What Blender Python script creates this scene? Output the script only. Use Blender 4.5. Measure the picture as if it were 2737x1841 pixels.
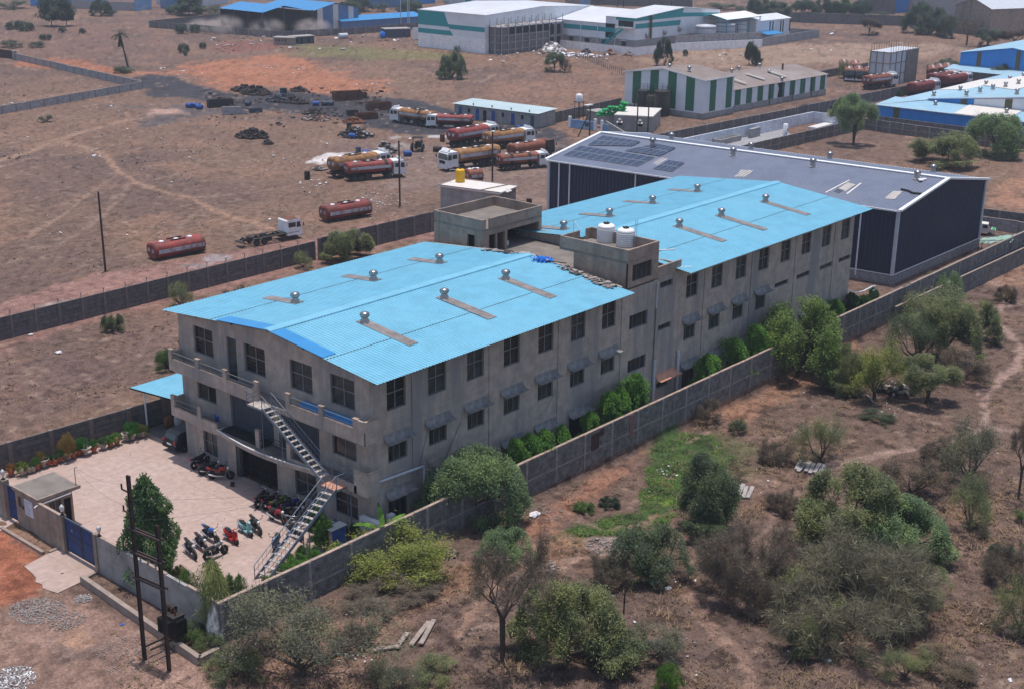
SUN,SKY,EXPO,HAZE=3.75,0.16,0.0,0.00026
import bpy, math, random
import numpy as np
from mathutils import Vector, Matrix
R=random.Random(7)
rad=math.radians
for o in list(bpy.data.objects): bpy.data.objects.remove(o)
COL=bpy.context.scene.collection
SC=bpy.context.scene
# ---------------------------------------------------------------- camera
PW,PH=2737.0,1841.0
FL,PITCH,ROLL,PSI,CX,CY=[3551.110307829489, 0.32922789924618756, 0.010545565457203839, 0.7155852465148014, -52.98002585968201, -57.89867497440085]
CH=40.0
_fw=np.array([math.cos(PSI)*math.cos(PITCH),math.sin(PSI)*math.cos(PITCH),-math.sin(PITCH)])
_r0=np.array([math.sin(PSI),-math.cos(PSI),0.0]);_u0=np.cross(_r0,_fw)
_rt=_r0*math.cos(ROLL)+_u0*math.sin(ROLL);_up=-_r0*math.sin(ROLL)+_u0*math.cos(ROLL)
CAM=np.array([CX,CY,CH])
cd=bpy.data.cameras.new('camera');cam=bpy.data.objects.new('camera',cd);COL.objects.link(cam)
cam.matrix_world=Matrix(((_rt[0],_up[0],-_fw[0],CX),(_rt[1],_up[1],-_fw[1],CY),(_rt[2],_up[2],-_fw[2],CH),(0,0,0,1)))
cd.sensor_width=36;cd.lens=36*FL/PW;cd.clip_end=6000;cd.clip_start=1
SC.camera=cam
def sst(t): t=min(1,max(0,t));return t*t*(3-2*t)
def gz(u,v):                       # the open field right of the long wall lies a little lower
    if v>-3.2: return 0.0
    return -0.8*sst((u+6)/34.0)*sst((-3.2-v)/0.35)
def ray(x,y): return _fw*FL+_rt*(x-PW/2)-_up*(y-PH/2)
def g(x,y,z=None):                 # where the ray of a photograph pixel meets height z (or the ground)
    d=ray(x,y)
    if z is not None:
        P=CAM+(z-CH)/d[2]*d;return Vector(P)
    h=0.0
    for _ in range(6):
        P=CAM+(h-CH)/d[2]*d;h=gz(P[0],P[1])
    return Vector(P)
def pl(x,y,ax,val):
    d=ray(x,y);return Vector(CAM+(val-CAM[ax])/d[ax]*d)
def pr(P):
    d=np.array(P,float)-CAM;z=d@_fw
    return (PW/2+FL*(d@_rt)/z,PH/2-FL*(d@_up)/z,z)
def ht(x,y,yt,z0=None):
    b=g(x,y,z0);lo,hi=b[2],b[2]+60
    for _ in range(40):
        m=(lo+hi)/2
        if pr((b[0],b[1],m))[1]>yt: lo=m
        else: hi=m
    return lo-b[2]
def Zm(ox,oy,s): return lambda x,y:(ox+x/s,oy+y/s)
# ---------------------------------------------------------------- mesh builder
class MB:
    def __init__(s): s.v=[];s.f=[];s.m=[];s.s=[];s.M=None
    def add(s,vs,fs,mi=0,sm=False):
        b=len(s.v)
        if s.M is not None: vs=[s.M@Vector(p) for p in vs]
        s.v+=[tuple(p) for p in vs]
        for f in fs: s.f.append([i+b for i in f]);s.m.append(mi);s.s.append(sm)
    def box(s,x0,x1,y0,y1,z0,z1,mi=0):
        s.add([(x0,y0,z0),(x1,y0,z0),(x1,y1,z0),(x0,y1,z0),(x0,y0,z1),(x1,y0,z1),(x1,y1,z1),(x0,y1,z1)],
              [(0,3,2,1),(4,5,6,7),(0,1,5,4),(1,2,6,5),(2,3,7,6),(3,0,4,7)],mi)
    def prism(s,pts,z0,z1,mi=0,top=None):
        n=len(pts);s.add([(p[0],p[1],z0) for p in pts]+[(p[0],p[1],z1) for p in pts],[(i,(i+1)%n,(i+1)%n+n,i+n) for i in range(n)]+[tuple(range(n))[::-1]],mi)
        s.add([(p[0],p[1],z1) for p in pts],[tuple(range(n))],mi if top is None else top)
    def extr(s,prof,d,mi=0,cap=True): # profile polygon (3d pts) extruded along vector d
        n=len(prof);d=Vector(d);P=[Vector(p) for p in prof]
        s.add(P+[p+d for p in P],[(i,(i+1)%n,(i+1)%n+n,i+n) for i in range(n)]+([tuple(range(n))[::-1],tuple(range(n,2*n))] if cap else []),mi)
    def poly(s,pts,mi=0): s.add(pts,[tuple(range(len(pts)))],mi)
    def tube(s,p0,p1,r0,r1=None,n=6,mi=0,cap=True,sm=True):
        if r1 is None: r1=r0
        p0=Vector(p0);p1=Vector(p1);d=p1-p0
        if d.length<1e-6: return
        d.normalize();a=d.orthogonal().normalized();b=d.cross(a)
        vs=[]
        for p,r in ((p0,r0),(p1,r1)):
            for k in range(n):
                t=2*math.pi*k/n;vs.append(p+a*(r*math.cos(t))+b*(r*math.sin(t)))
        s.add(vs,[(k,(k+1)%n,(k+1)%n+n,k+n) for k in range(n)],mi,sm)
        if cap: s.add(vs,[tuple(range(n))[::-1],tuple(range(n,2*n))],mi)
    def path(s,pts,r,n=6,mi=0):
        for a,b in zip(pts[:-1],pts[1:]): s.tube(a,b,r,r,n,mi)
    def bar(s,p0,p1,w,h,mi=0):        # rectangular bar, w horizontal, h vertical-ish
        p0=Vector(p0);p1=Vector(p1);d=(p1-p0).normalized()
        sd=d.cross(Vector((0,0,1)))
        if sd.length<1e-3: sd=Vector((1,0,0))
        sd.normalize();up=sd.cross(d)
        pr_=[p0+sd*(w/2*a)+up*(h/2*b) for a,b in((-1,-1),(1,-1),(1,1),(-1,1))]
        s.extr(pr_,p1-p0,mi)
    def lathe(s,prof,n=16,o=(0,0,0),mi=0,ax='z',sx=1,sy=1,sm=True):
        vs=[];o=Vector(o)
        for r,h in prof:
            for k in range(n):
                t=2*math.pi*k/n;x=r*math.cos(t)*sx;y=r*math.sin(t)*sy
                vs.append(o+Vector((x,y,h) if ax=='z' else ((h,x,y) if ax=='x' else (y,h,x))))
        fs=[]
        for j in range(len(prof)-1):
            for k in range(n): fs.append((j*n+k,j*n+(k+1)%n,(j+1)*n+(k+1)%n,(j+1)*n+k))
        s.add(vs,fs,mi,sm)
        L=len(prof)-1
        ends=[]
        if prof[0][0]>1e-4: ends.append(tuple(range(n))[::-1])
        if prof[L][0]>1e-4: ends.append(tuple(range(L*n,L*n+n)))
        if ends: s.add(vs,ends,mi)
    def ell(s,c,r,n=10,m=6,mi=0,jit=0,rnd=R):
        c=Vector(c);vs=[];fs=[]
        for j in range(m+1):
            a=math.pi*j/m
            for k in range(n):
                t=2*math.pi*k/n;q=1+jit*(rnd.random()-.5)
                vs.append(c+Vector((r[0]*math.sin(a)*math.cos(t)*q,r[1]*math.sin(a)*math.sin(t)*q,-r[2]*math.cos(a)*q)))
        for j in range(m):
            for k in range(n): fs.append((j*n+k,j*n+(k+1)%n,(j+1)*n+(k+1)%n,(j+1)*n+k))
        s.add(vs,fs,mi,jit==0)
    def rock(s,c,r,mi=0,rnd=R):
        s.ell(c,(r*rnd.uniform(.7,1.3),r*rnd.uniform(.7,1.3),r*rnd.uniform(.45,.9)),6,4,mi,.5,rnd)
    def mesh(s,name,mats):
        me=bpy.data.meshes.new(name);me.from_pydata(s.v,[],s.f)
        me.polygons.foreach_set('material_index',s.m)
        me.polygons.foreach_set('use_smooth',s.s)
        for m in (mats if isinstance(mats,(list,tuple)) else [mats]): me.materials.append(m)
        me.update();return me
    def build(s,name,mats,parent=None,**k):
        return link(name,s.mesh(name,mats),parent,**k)
def link(name,me,parent=None,loc=None,rz=None,color=None):
    o=bpy.data.objects.new(name,me);COL.objects.link(o)
    if parent is not None: o.parent=parent
    if loc is not None: o.location=loc
    if rz is not None: o.rotation_euler=(0,0,rz)
    if color is not None: o.color=(*color,1)
    return o
def tag(o,label=None,cat=None,group=None,kind=None):
    if label: o['label']=label
    if cat: o['category']=cat
    if group: o['group']=group
    if kind: o['kind']=kind
    return o
def thing(name,label,cat,loc=(0,0,0),rz=0,group=None):
    o=bpy.data.objects.new(name,None);COL.objects.link(o);o.empty_display_size=.3
    o.location=loc;o.rotation_euler=(0,0,rz)
    return tag(o,label,cat,group)
def struct(o): o['kind']='structure';return o
def dup(root,loc,rz,label=None,group=None,scale=None,colors=None):
    def cp(o,par):
        c=o.copy();COL.objects.link(c)
        if par is not None: c.parent=par
        if colors and o.name.split('.')[0] in colors: c.color=(*colors[o.name.split('.')[0]],1)
        for ch in list(o.children): cp(ch,c)
        return c
    r=cp(root,None);r.location=loc;r.rotation_euler=(0,0,rz)
    if scale is not None: r.scale=scale if not isinstance(scale,(int,float)) else (scale,)*3
    if label: r['label']=label
    if group: r['group']=group
    return r
# ---------------------------------------------------------------- materials
def nd(nt,t,**k):
    n=nt.nodes.new(t)
    for a,b in k.items(): setattr(n,a,b)
    return n
def mixc(nt,mode,fac,a,b):
    m=nd(nt,'ShaderNodeMix',data_type='RGBA',blend_type=mode)
    for sock,val in ((m.inputs[0],fac),(m.inputs[6],a),(m.inputs[7],b)):
        if hasattr(val,'links') or hasattr(val,'is_linked'): nt.links.new(val,sock)
        elif isinstance(val,(int,float)): sock.default_value=val
        else: sock.default_value=(*val,1)
    return m.outputs[2]
def rampf(nt,src,lo,hi):
    m=nd(nt,'ShaderNodeMapRange');m.interpolation_type='SMOOTHSTEP'
    nt.links.new(src,m.inputs[0]);m.inputs[1].default_value=lo;m.inputs[2].default_value=hi
    return m.outputs[0]
def noise(nt,vec,scale,detail=4,rough=.6):
    n=nd(nt,'ShaderNodeTexNoise');n.inputs['Scale'].default_value=scale;n.inputs['Detail'].default_value=detail;n.inputs['Roughness'].default_value=rough
    if vec is not None: nt.links.new(vec,n.inputs['Vector'])
    return n.outputs['Fac']
def mapped(nt,vec,sc):
    m=nd(nt,'ShaderNodeMapping');m.inputs['Scale'].default_value=sc;nt.links.new(vec,m.inputs['Vector']);return m.outputs[0]
def base(name,rough=.8,metal=0,spec=.3):
    m=bpy.data.materials.new(name);m.use_nodes=True;nt=m.node_tree
    b=nt.nodes['Principled BSDF'];b.inputs['Roughness'].default_value=rough;b.inputs['Metallic'].default_value=metal
    b.inputs['Specular IOR Level'].default_value=spec
    tc=nd(nt,'ShaderNodeTexCoord')
    return m,nt,b,tc.outputs['Object']
def mat(name,col,rough=.8,var=.2,scale=1.5,col2=None,amt=.5,s2=.25,lo=.45,hi=.65,streak=False,bump=0,bs=8,metal=0,spec=.3,objcol=False,obw=False,alpha=1):
    m,nt,b,v=base(name,rough,metal,spec)
    src=col
    if objcol:
        oi=nd(nt,'ShaderNodeObjectInfo');src=oi.outputs['Color']
    n1=noise(nt,v,scale,6,.65)
    dark=rampf(nt,n1,.3,.7)
    c=mixc(nt,'MULTIPLY',1.0,src,mixc(nt,'MIX',dark,(1-var,)*3,(1+var*.6,)*3))
    if col2 is not None:
        vv=mapped(nt,v,(1,1,.12)) if streak else v
        n2=noise(nt,vv,s2,6,.7)
        f=rampf(nt,n2,lo,hi)
        mm=nd(nt,'ShaderNodeMath',operation='MULTIPLY');nt.links.new(f,mm.inputs[0]);mm.inputs[1].default_value=amt
        c=mixc(nt,'MIX',mm.outputs[0],c,col2)
    nt.links.new(c,b.inputs['Base Color'])
    if bump:
        n3=noise(nt,v,bs,5,.7);bp=nd(nt,'ShaderNodeBump');bp.inputs['Strength'].default_value=1;bp.inputs['Distance'].default_value=bump
        nt.links.new(n3,bp.inputs['Height']);nt.links.new(bp.outputs[0],b.inputs['Normal'])
    return m
def brickmat(name,c1,c2,mortar,bw=.4,bh=.2,msize=.02,var=.3,bump=.01,axis='x',stain=None,flat=False):
    m,nt,b,v=base(name,.9,0,.2)
    sx=nd(nt,'ShaderNodeSeparateXYZ');nt.links.new(v,sx.inputs[0])
    ad=nd(nt,'ShaderNodeMath',operation='ADD');nt.links.new(sx.outputs[0],ad.inputs[0]);nt.links.new(sx.outputs[1],ad.inputs[1])
    cb=nd(nt,'ShaderNodeCombineXYZ');nt.links.new(ad.outputs[0],cb.inputs[0]);nt.links.new(sx.outputs[2],cb.inputs[1])
    if flat: nt.links.new(sx.outputs[0],cb.inputs[0]);nt.links.new(sx.outputs[1],cb.inputs[1])
    br=nd(nt,'ShaderNodeTexBrick');br.inputs['Scale'].default_value=1;br.inputs['Brick Width'].default_value=bw;br.inputs['Row Height'].default_value=bh
    br.inputs['Mortar Size'].default_value=msize;br.inputs['Color1'].default_value=(*c1,1);br.inputs['Color2'].default_value=(*c2,1);br.inputs['Mortar'].default_value=(*mortar,1)
    nt.links.new(cb.outputs[0],br.inputs['Vector'])
    n1=noise(nt,v,2.2,6,.7)
    c=mixc(nt,'MULTIPLY',1.0,br.outputs['Color'],mixc(nt,'MIX',rampf(nt,n1,.3,.7),(1-var,)*3,(1+var*.5,)*3))
    if stain:
        f=rampf(nt,noise(nt,mapped(nt,v,(1,1,.2)),.16 if flat else .5,7,.72),.46,.72)
        mm=nd(nt,'ShaderNodeMath',operation='MULTIPLY');nt.links.new(f,mm.inputs[0]);mm.inputs[1].default_value=.75
        c=mixc(nt,'MIX',mm.outputs[0],c,stain)
    nt.links.new(c,b.inputs['Base Color'])
    bp=nd(nt,'ShaderNodeBump');bp.inputs['Distance'].default_value=bump;bp.invert=True
    nt.links.new(br.outputs['Fac'],bp.inputs['Height']);nt.links.new(bp.outputs[0],b.inputs['Normal'])
    return m
def leafmat(name,trans=.35):
    m,nt,b,v=base(name,.55,0,.25)
    oi=nd(nt,'ShaderNodeObjectInfo');ge=nd(nt,'ShaderNodeNewGeometry')
    r=ge.outputs['Random Per Island']
    c=mixc(nt,'MULTIPLY',1.0,oi.outputs['Color'],mixc(nt,'MIX',r,(.6,.62,.55),(1.35,1.3,1.25)))
    n1=noise(nt,ge.outputs['Position'],.55,3,.6)
    c=mixc(nt,'MULTIPLY',1.0,c,mixc(nt,'MIX',rampf(nt,n1,.35,.65),(.78,.8,.9),(1.22,1.16,1.0)))
    nt.links.new(c,b.inputs['Base Color'])
    tr=nd(nt,'ShaderNodeBsdfTranslucent');nt.links.new(c,tr.inputs['Color'])
    mx=nd(nt,'ShaderNodeMixShader');mx.inputs[0].default_value=trans
    nt.links.new(b.outputs[0],mx.inputs[1]);nt.links.new(tr.outputs[0],mx.inputs[2])
    nt.links.new(mx.outputs[0],nt.nodes['Material Output'].inputs[0])
    return m
M={}
def defmats():
    D=M
    D['plaster']=mat('weathered_plaster',(.43,.355,.305),.9,.22,1.1,(.25,.235,.235),.9,.4,.45,.64,True,.01,6)
    D['plaster2']=mat('grey_plaster',(.335,.25,.20),.9,.25,1.2,(.17,.15,.135),.7,.5,.45,.65,True,.01,6)
    D['lightplaster']=mat('pale_cement_plaster',(.33,.31,.30),.9,.25,.8,(.19,.175,.165),.5,.5,.5,.7,True)
    D['coping']=mat('brick_coping',(.38,.28,.225),.9,.35,2,(.2,.165,.145),.7,.8)
    D['slab']=mat('roof_slab_concrete',(.19,.165,.145),.9,.25,.8,(.30,.25,.215),.5,.5,.5,.7)
    D['yard']=mat('yard_concrete',(.44,.325,.28),.9,.12,.9,(.34,.235,.195),.75,.14,.42,.65,False,.003,5)
    D['yard']=brickmat('yard_concrete',(.44,.33,.29),(.425,.312,.27),(.34,.25,.215),6.2,5.2,.03,.18,.004,stain=(.33,.235,.195),flat=True)
    D['kerb']=mat('kerb_concrete',(.30,.235,.20),.9,.2,1.2,(.25,.2,.17),.5,.8)
    D['blueroof']=mat('pale_blue_roof_sheet',(.155,.41,.55),.5,.10,.8,(.185,.43,.56),.4,.12,.42,.6,True,spec=.35)
    D['blueroof2']=mat('deep_blue_roof_sheet',(.03,.22,.48),.45,.08,.6,spec=.4)
    D['skyl']=mat('grey_skylight_sheet',(.225,.195,.185),.6,.35,1.5,(.15,.13,.12),.6,1.2)
    D['steel']=mat('turbine_steel',(.36,.36,.37),.33,.3,6,metal=.9)
    D['ventbase']=mat('vent_base_sheet',(.42,.38,.35),.55,.2,2)
    D['glass']=mat('dark_window_glass',(.012,.014,.016),.2,.5,1.2,(.03,.035,.037),.6,.9,.45,.7,spec=.5)
    D['glass2']=mat('dusty_window_glass',(.03,.04,.042),.3,.5,1.5,(.07,.08,.08),.6,.8,.45,.7,spec=.5)
    D['frame']=mat('grey_steel_frame',(.10,.10,.105),.6,.15)
    D['framel']=mat('pale_frame_bar',(.21,.21,.21),.6,.15)
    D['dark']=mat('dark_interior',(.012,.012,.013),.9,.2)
    D['slate']=mat('slate_blue_sheet',(.055,.072,.10),.6,.15,1.5)
    D['navy']=mat('navy_cladding',(.014,.026,.062),.5,.12,.8,(.02,.03,.06),.5,.3,spec=.4)
    D['navyroof']=mat('slate_blue_roof',(.14,.155,.21),.42,.12,.5,(.165,.18,.23),.6,.15,.45,.7,spec=.45)
    D['trim']=mat('white_trim',(.80,.80,.82),.5,.1)
    D['steelblue']=mat('grey_blue_painted_steel',(.17,.20,.25),.5,.2,2)
    D['tread']=mat('stair_tread_plate',(.42,.37,.34),.7,.25,2)
    D['gate']=mat('blue_gate_paint',(.028,.065,.20),.5,.2,1.5,(.06,.07,.12),.5,.5)
    D['bluebox']=mat('blue_panel',(.02,.08,.30),.5,.15)
    D['white']=mat('white_paint',(.72,.72,.73),.5,.1,1.5,(.5,.48,.46),.4,.6)
    D['whited']=mat('dirty_white',(.84,.83,.84),.7,.15,1,(.5,.48,.48),.5,.3,.5,.75,True)
    D['tank']=mat('white_plastic_tank',(.75,.73,.72),.45,.06,2,(.6,.55,.5),.4,.8)
    D['yellow']=mat('yellow_plastic',(.75,.42,.01),.4,.1,2)
    D['poleiron']=mat('rusty_pole_iron',(.050,.036,.032),.7,.35,3,(.10,.05,.035),.6,.8)
    D['black']=mat('black_rubber',(.02,.02,.021),.7,.3,4)
    D['tyre']=mat('dusty_tyre',(.045,.042,.042),.85,.3,4,(.12,.09,.075),.4,2)
    D['rust']=mat('rust',(.16,.065,.035),.8,.4,2,(.05,.03,.025),.7,.7)
    D['chassis']=mat('grimy_chassis',(.04,.033,.03),.8,.4,2)
    D['paint']=mat('vehicle_paint',(1,1,1),.35,.08,2,objcol=True,spec=.5)
    D['tankpaint']=mat('weathered_tank_paint',(1,1,1),.6,.35,1.4,(.085,.04,.028),.8,.6,.42,.6,objcol=True,spec=.35)
    D['stripe']=mat('white_tank_stripe',(.50,.50,.55),.5,.2,1.5,(.2,.11,.08),.8,.7,.45,.62)
    D['chrome']=mat('chrome',(.7,.7,.7),.2,.1,metal=1)
    D['seat']=mat('black_seat',(.02,.02,.022),.6,.2)
    D['lamp']=mat('lamp_lens',(.7,.7,.7),.15,.05,spec=.6)
    D['redlamp']=mat('red_lens',(.35,.01,.01),.25,.05)
    D['cwglass']=mat('vehicle_glass',(.03,.035,.04),.12,.3,1,spec=.6)
    D['block']=brickmat('dark_block_wall',(.185,.17,.165),(.15,.14,.138),(.23,.21,.205),.45,.2,.015,.45,.008,stain=(.085,.078,.076))
    D['precast']=brickmat('precast_panel_wall',(.15,.135,.135),(.12,.11,.112),(.075,.07,.07),30,.42,.02,.35,.01,stain=(.17,.14,.13))
    D['band']=mat('wall_band_concrete',(.27,.24,.23),.9,.25,2,(.13,.12,.115),.5,.8)
    D['post']=mat('precast_post',(.19,.155,.14),.9,.2,2)
    D['brickgrey']=brickmat('grey_block_masonry',(.34,.325,.335),(.27,.26,.27),(.42,.40,.40),.5,.25,.03,.3,.01)
    D['infill']=brickmat('grey_block_infill',(.19,.18,.185),(.155,.148,.15),(.24,.225,.22),.6,.3,.03,.3,.01)
    D['whitebrick']=brickmat('white_block_masonry',(.70,.73,.80),(.62,.65,.73),(.80,.80,.84),.6,.3,.03,.25,.01,stain=(.5,.5,.52))
    D['trunk']=mat('bark',(.085,.062,.05),.9,.3,3)
    D['twig']=mat('dry_twig',(.15,.13,.105),.9,.35,.9,objcol=True)
    D['leaf']=leafmat('leaf')
    D['terra']=mat('terracotta',(.36,.10,.06),.7,.2,2)
    D['potgrey']=mat('cement_pot',(.40,.33,.30),.85,.2,2)
    D['teal']=mat('teal_cladding',(.008,.28,.31),.5,.08)
    D['cladwhite']=mat('white_cladding',(.74,.76,.80),.5,.08,.5,(.62,.64,.70),.4,.2)
    D['whiteroof']=mat('white_roof_sheet',(.60,.61,.64),.5,.06,.3,(.5,.5,.52),.5,.08)
    D['green']=mat('green_cladding',(.025,.14,.075),.5,.1)
    D['brownroof']=mat('brown_roof_sheet',(.235,.185,.165),.6,.15,.5,(.34,.31,.3),.6,.09,.5,.7)
    D['blueclad']=mat('blue_cladding',(.035,.245,.66),.5,.08,.8)
    D['palesky']=mat('pale_cyan_roof',(.30,.46,.55),.5,.07,.4,(.22,.42,.56),.6,.12)
    D['cream']=mat('cream_roof_sheet',(.66,.61,.56),.5,.08)
    D['olive']=mat('translucent_olive_panel',(.12,.10,.05),.5,.2)
    D['aqua']=mat('pale_aqua_roof',(.44,.54,.56),.55,.08,.6,(.36,.44,.46),.5,.3)
    D['solar']=mat('solar_cell',(.022,.026,.05),.15,.2,1,spec=.6)
    D['solarline']=mat('solar_frame',(.30,.31,.36),.4,.1)
    D['tarp']=mat('blue_tarpaulin',(.005,.16,.62),.4,.2,3)
    D['bag']=mat('green_sack',(.01,.30,.08),.5,.25,3)
    D['rubble']=mat('pale_rubble',(.36,.31,.295),.9,.35,3,(.22,.18,.16),.6,1)
    D['rubbled']=mat('dark_scrap',(.06,.05,.048),.85,.5,2,(.13,.075,.05),.5,.8)
    D['rustred']=mat('burnt_orange_scrap',(.22,.09,.045),.85,.4,2,(.07,.04,.03),.6,.7)
    D['stone']=mat('grey_stone',(.32,.26,.235),.9,.25,2)
    D['litter']=mat('litter_white',(.68,.66,.68),.7,.15)
    D['plank']=mat('weathered_timber',(.30,.24,.21),.9,.3,3)
    D['greywood']=mat('grey_cement_sheet',(.33,.30,.29),.9,.2,2)
    D['brownwall']=mat('maroon_sheet',(.055,.025,.024),.7,.25)
    D['orangec']=mat('orange_canopy',(.55,.27,.18),.6,.15)
    D['canopy']=mat('grey_canopy',(.27,.255,.25),.9,.35,2,(.15,.14,.14),.6,.8)
    D['pipe']=mat('white_pvc_pipe',(.50,.52,.56),.5,.1)
    D['straw']=mat('dry_straw',(.26,.165,.11),.95,.3,.6,(.18,.115,.08),.6,.2)
    D['grassg']=mat('green_grass',(.085,.14,.035),.9,.35,.8,(.13,.17,.04),.6,.4)
    D['hazeblue']=mat('dusty_blue_sheet',(.10,.19,.36),.6,.15,.5)
    D['poster']=mat('notice_board_white',(.62,.64,.72),.5,.06)
    D['ink']=mat('notice_print',(.25,.27,.36),.6,.1)
    D['lightblue']=mat('faded_blue_wall',(.17,.33,.55),.8,.25,1,(.4,.45,.5),.6,.4)
    D['redroof']=mat('maroon_roof',(.22,.10,.10),.7,.2)
defmats()
# ---------------------------------------------------------------- ground
def hash2(ix,iy,seed):
    h=(ix.astype(np.int64)*374761393+iy.astype(np.int64)*668265263+seed*1442695041)&0xFFFFFFFF
    h=((h^(h>>13))*1274126177)&0xFFFFFFFF
    return ((h^(h>>16))&0xFFFF)/65535.0
def vnoise(x,y,s,seed=0):
    x=x/s;y=y/s;ix=np.floor(x);iy=np.floor(y);fx=x-ix;fy=y-iy;fx=fx*fx*(3-2*fx);fy=fy*fy*(3-2*fy)
    a=hash2(ix,iy,seed);b=hash2(ix+1,iy,seed);c=hash2(ix,iy+1,seed);d=hash2(ix+1,iy+1,seed)
    return (a*(1-fx)+b*fx)*(1-fy)+(c*(1-fx)+d*fx)*fy
def fbm(x,y,s,seed=0,o=4):
    t=0;w=.5;n=0
    for k in range(o): t=t+w*vnoise(x,y,s,seed+k*17);n+=w;w*=.55;s*=.47
    return t/n
D_=lambda *a:[(x*1.17418,y*1.17418) for x,y in a]
def W(pts): return np.array([g(x,y)[:2] for x,y in pts])
def sdpoly(X,Y,P):
    d=np.full(X.shape,1e9);ins=np.zeros(X.shape,bool);n=len(P)
    for i in range(n):
        a=P[i];b=P[(i+1)%n];ex,ey=b-a;wx=X-a[0];wy=Y-a[1]
        t=np.clip((wx*ex+wy*ey)/(ex*ex+ey*ey+1e-9),0,1)
        d=np.minimum(d,(wx-ex*t)**2+(wy-ey*t)**2)
        c=((a[1]>Y)!=(b[1]>Y));xi=a[0]+(Y-a[1])*ex/(ey if abs(ey)>1e-9 else 1e-9)
        ins^=c&(X<xi)
    d=np.sqrt(d);return np.where(ins,d,-d)
def dline(X,Y,P):
    d=np.full(X.shape,1e9)
    for a,b in zip(P[:-1],P[1:]):
        ex,ey=b-a;wx=X-a[0];wy=Y-a[1];t=np.clip((wx*ex+wy*ey)/(ex*ex+ey*ey+1e-9),0,1)
        d=np.minimum(d,(wx-ex*t)**2+(wy-ey*t)**2)
    return np.sqrt(d)
SS=lambda t:np.clip(t,0,1)**2*(3-2*np.clip(t,0,1))
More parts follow.
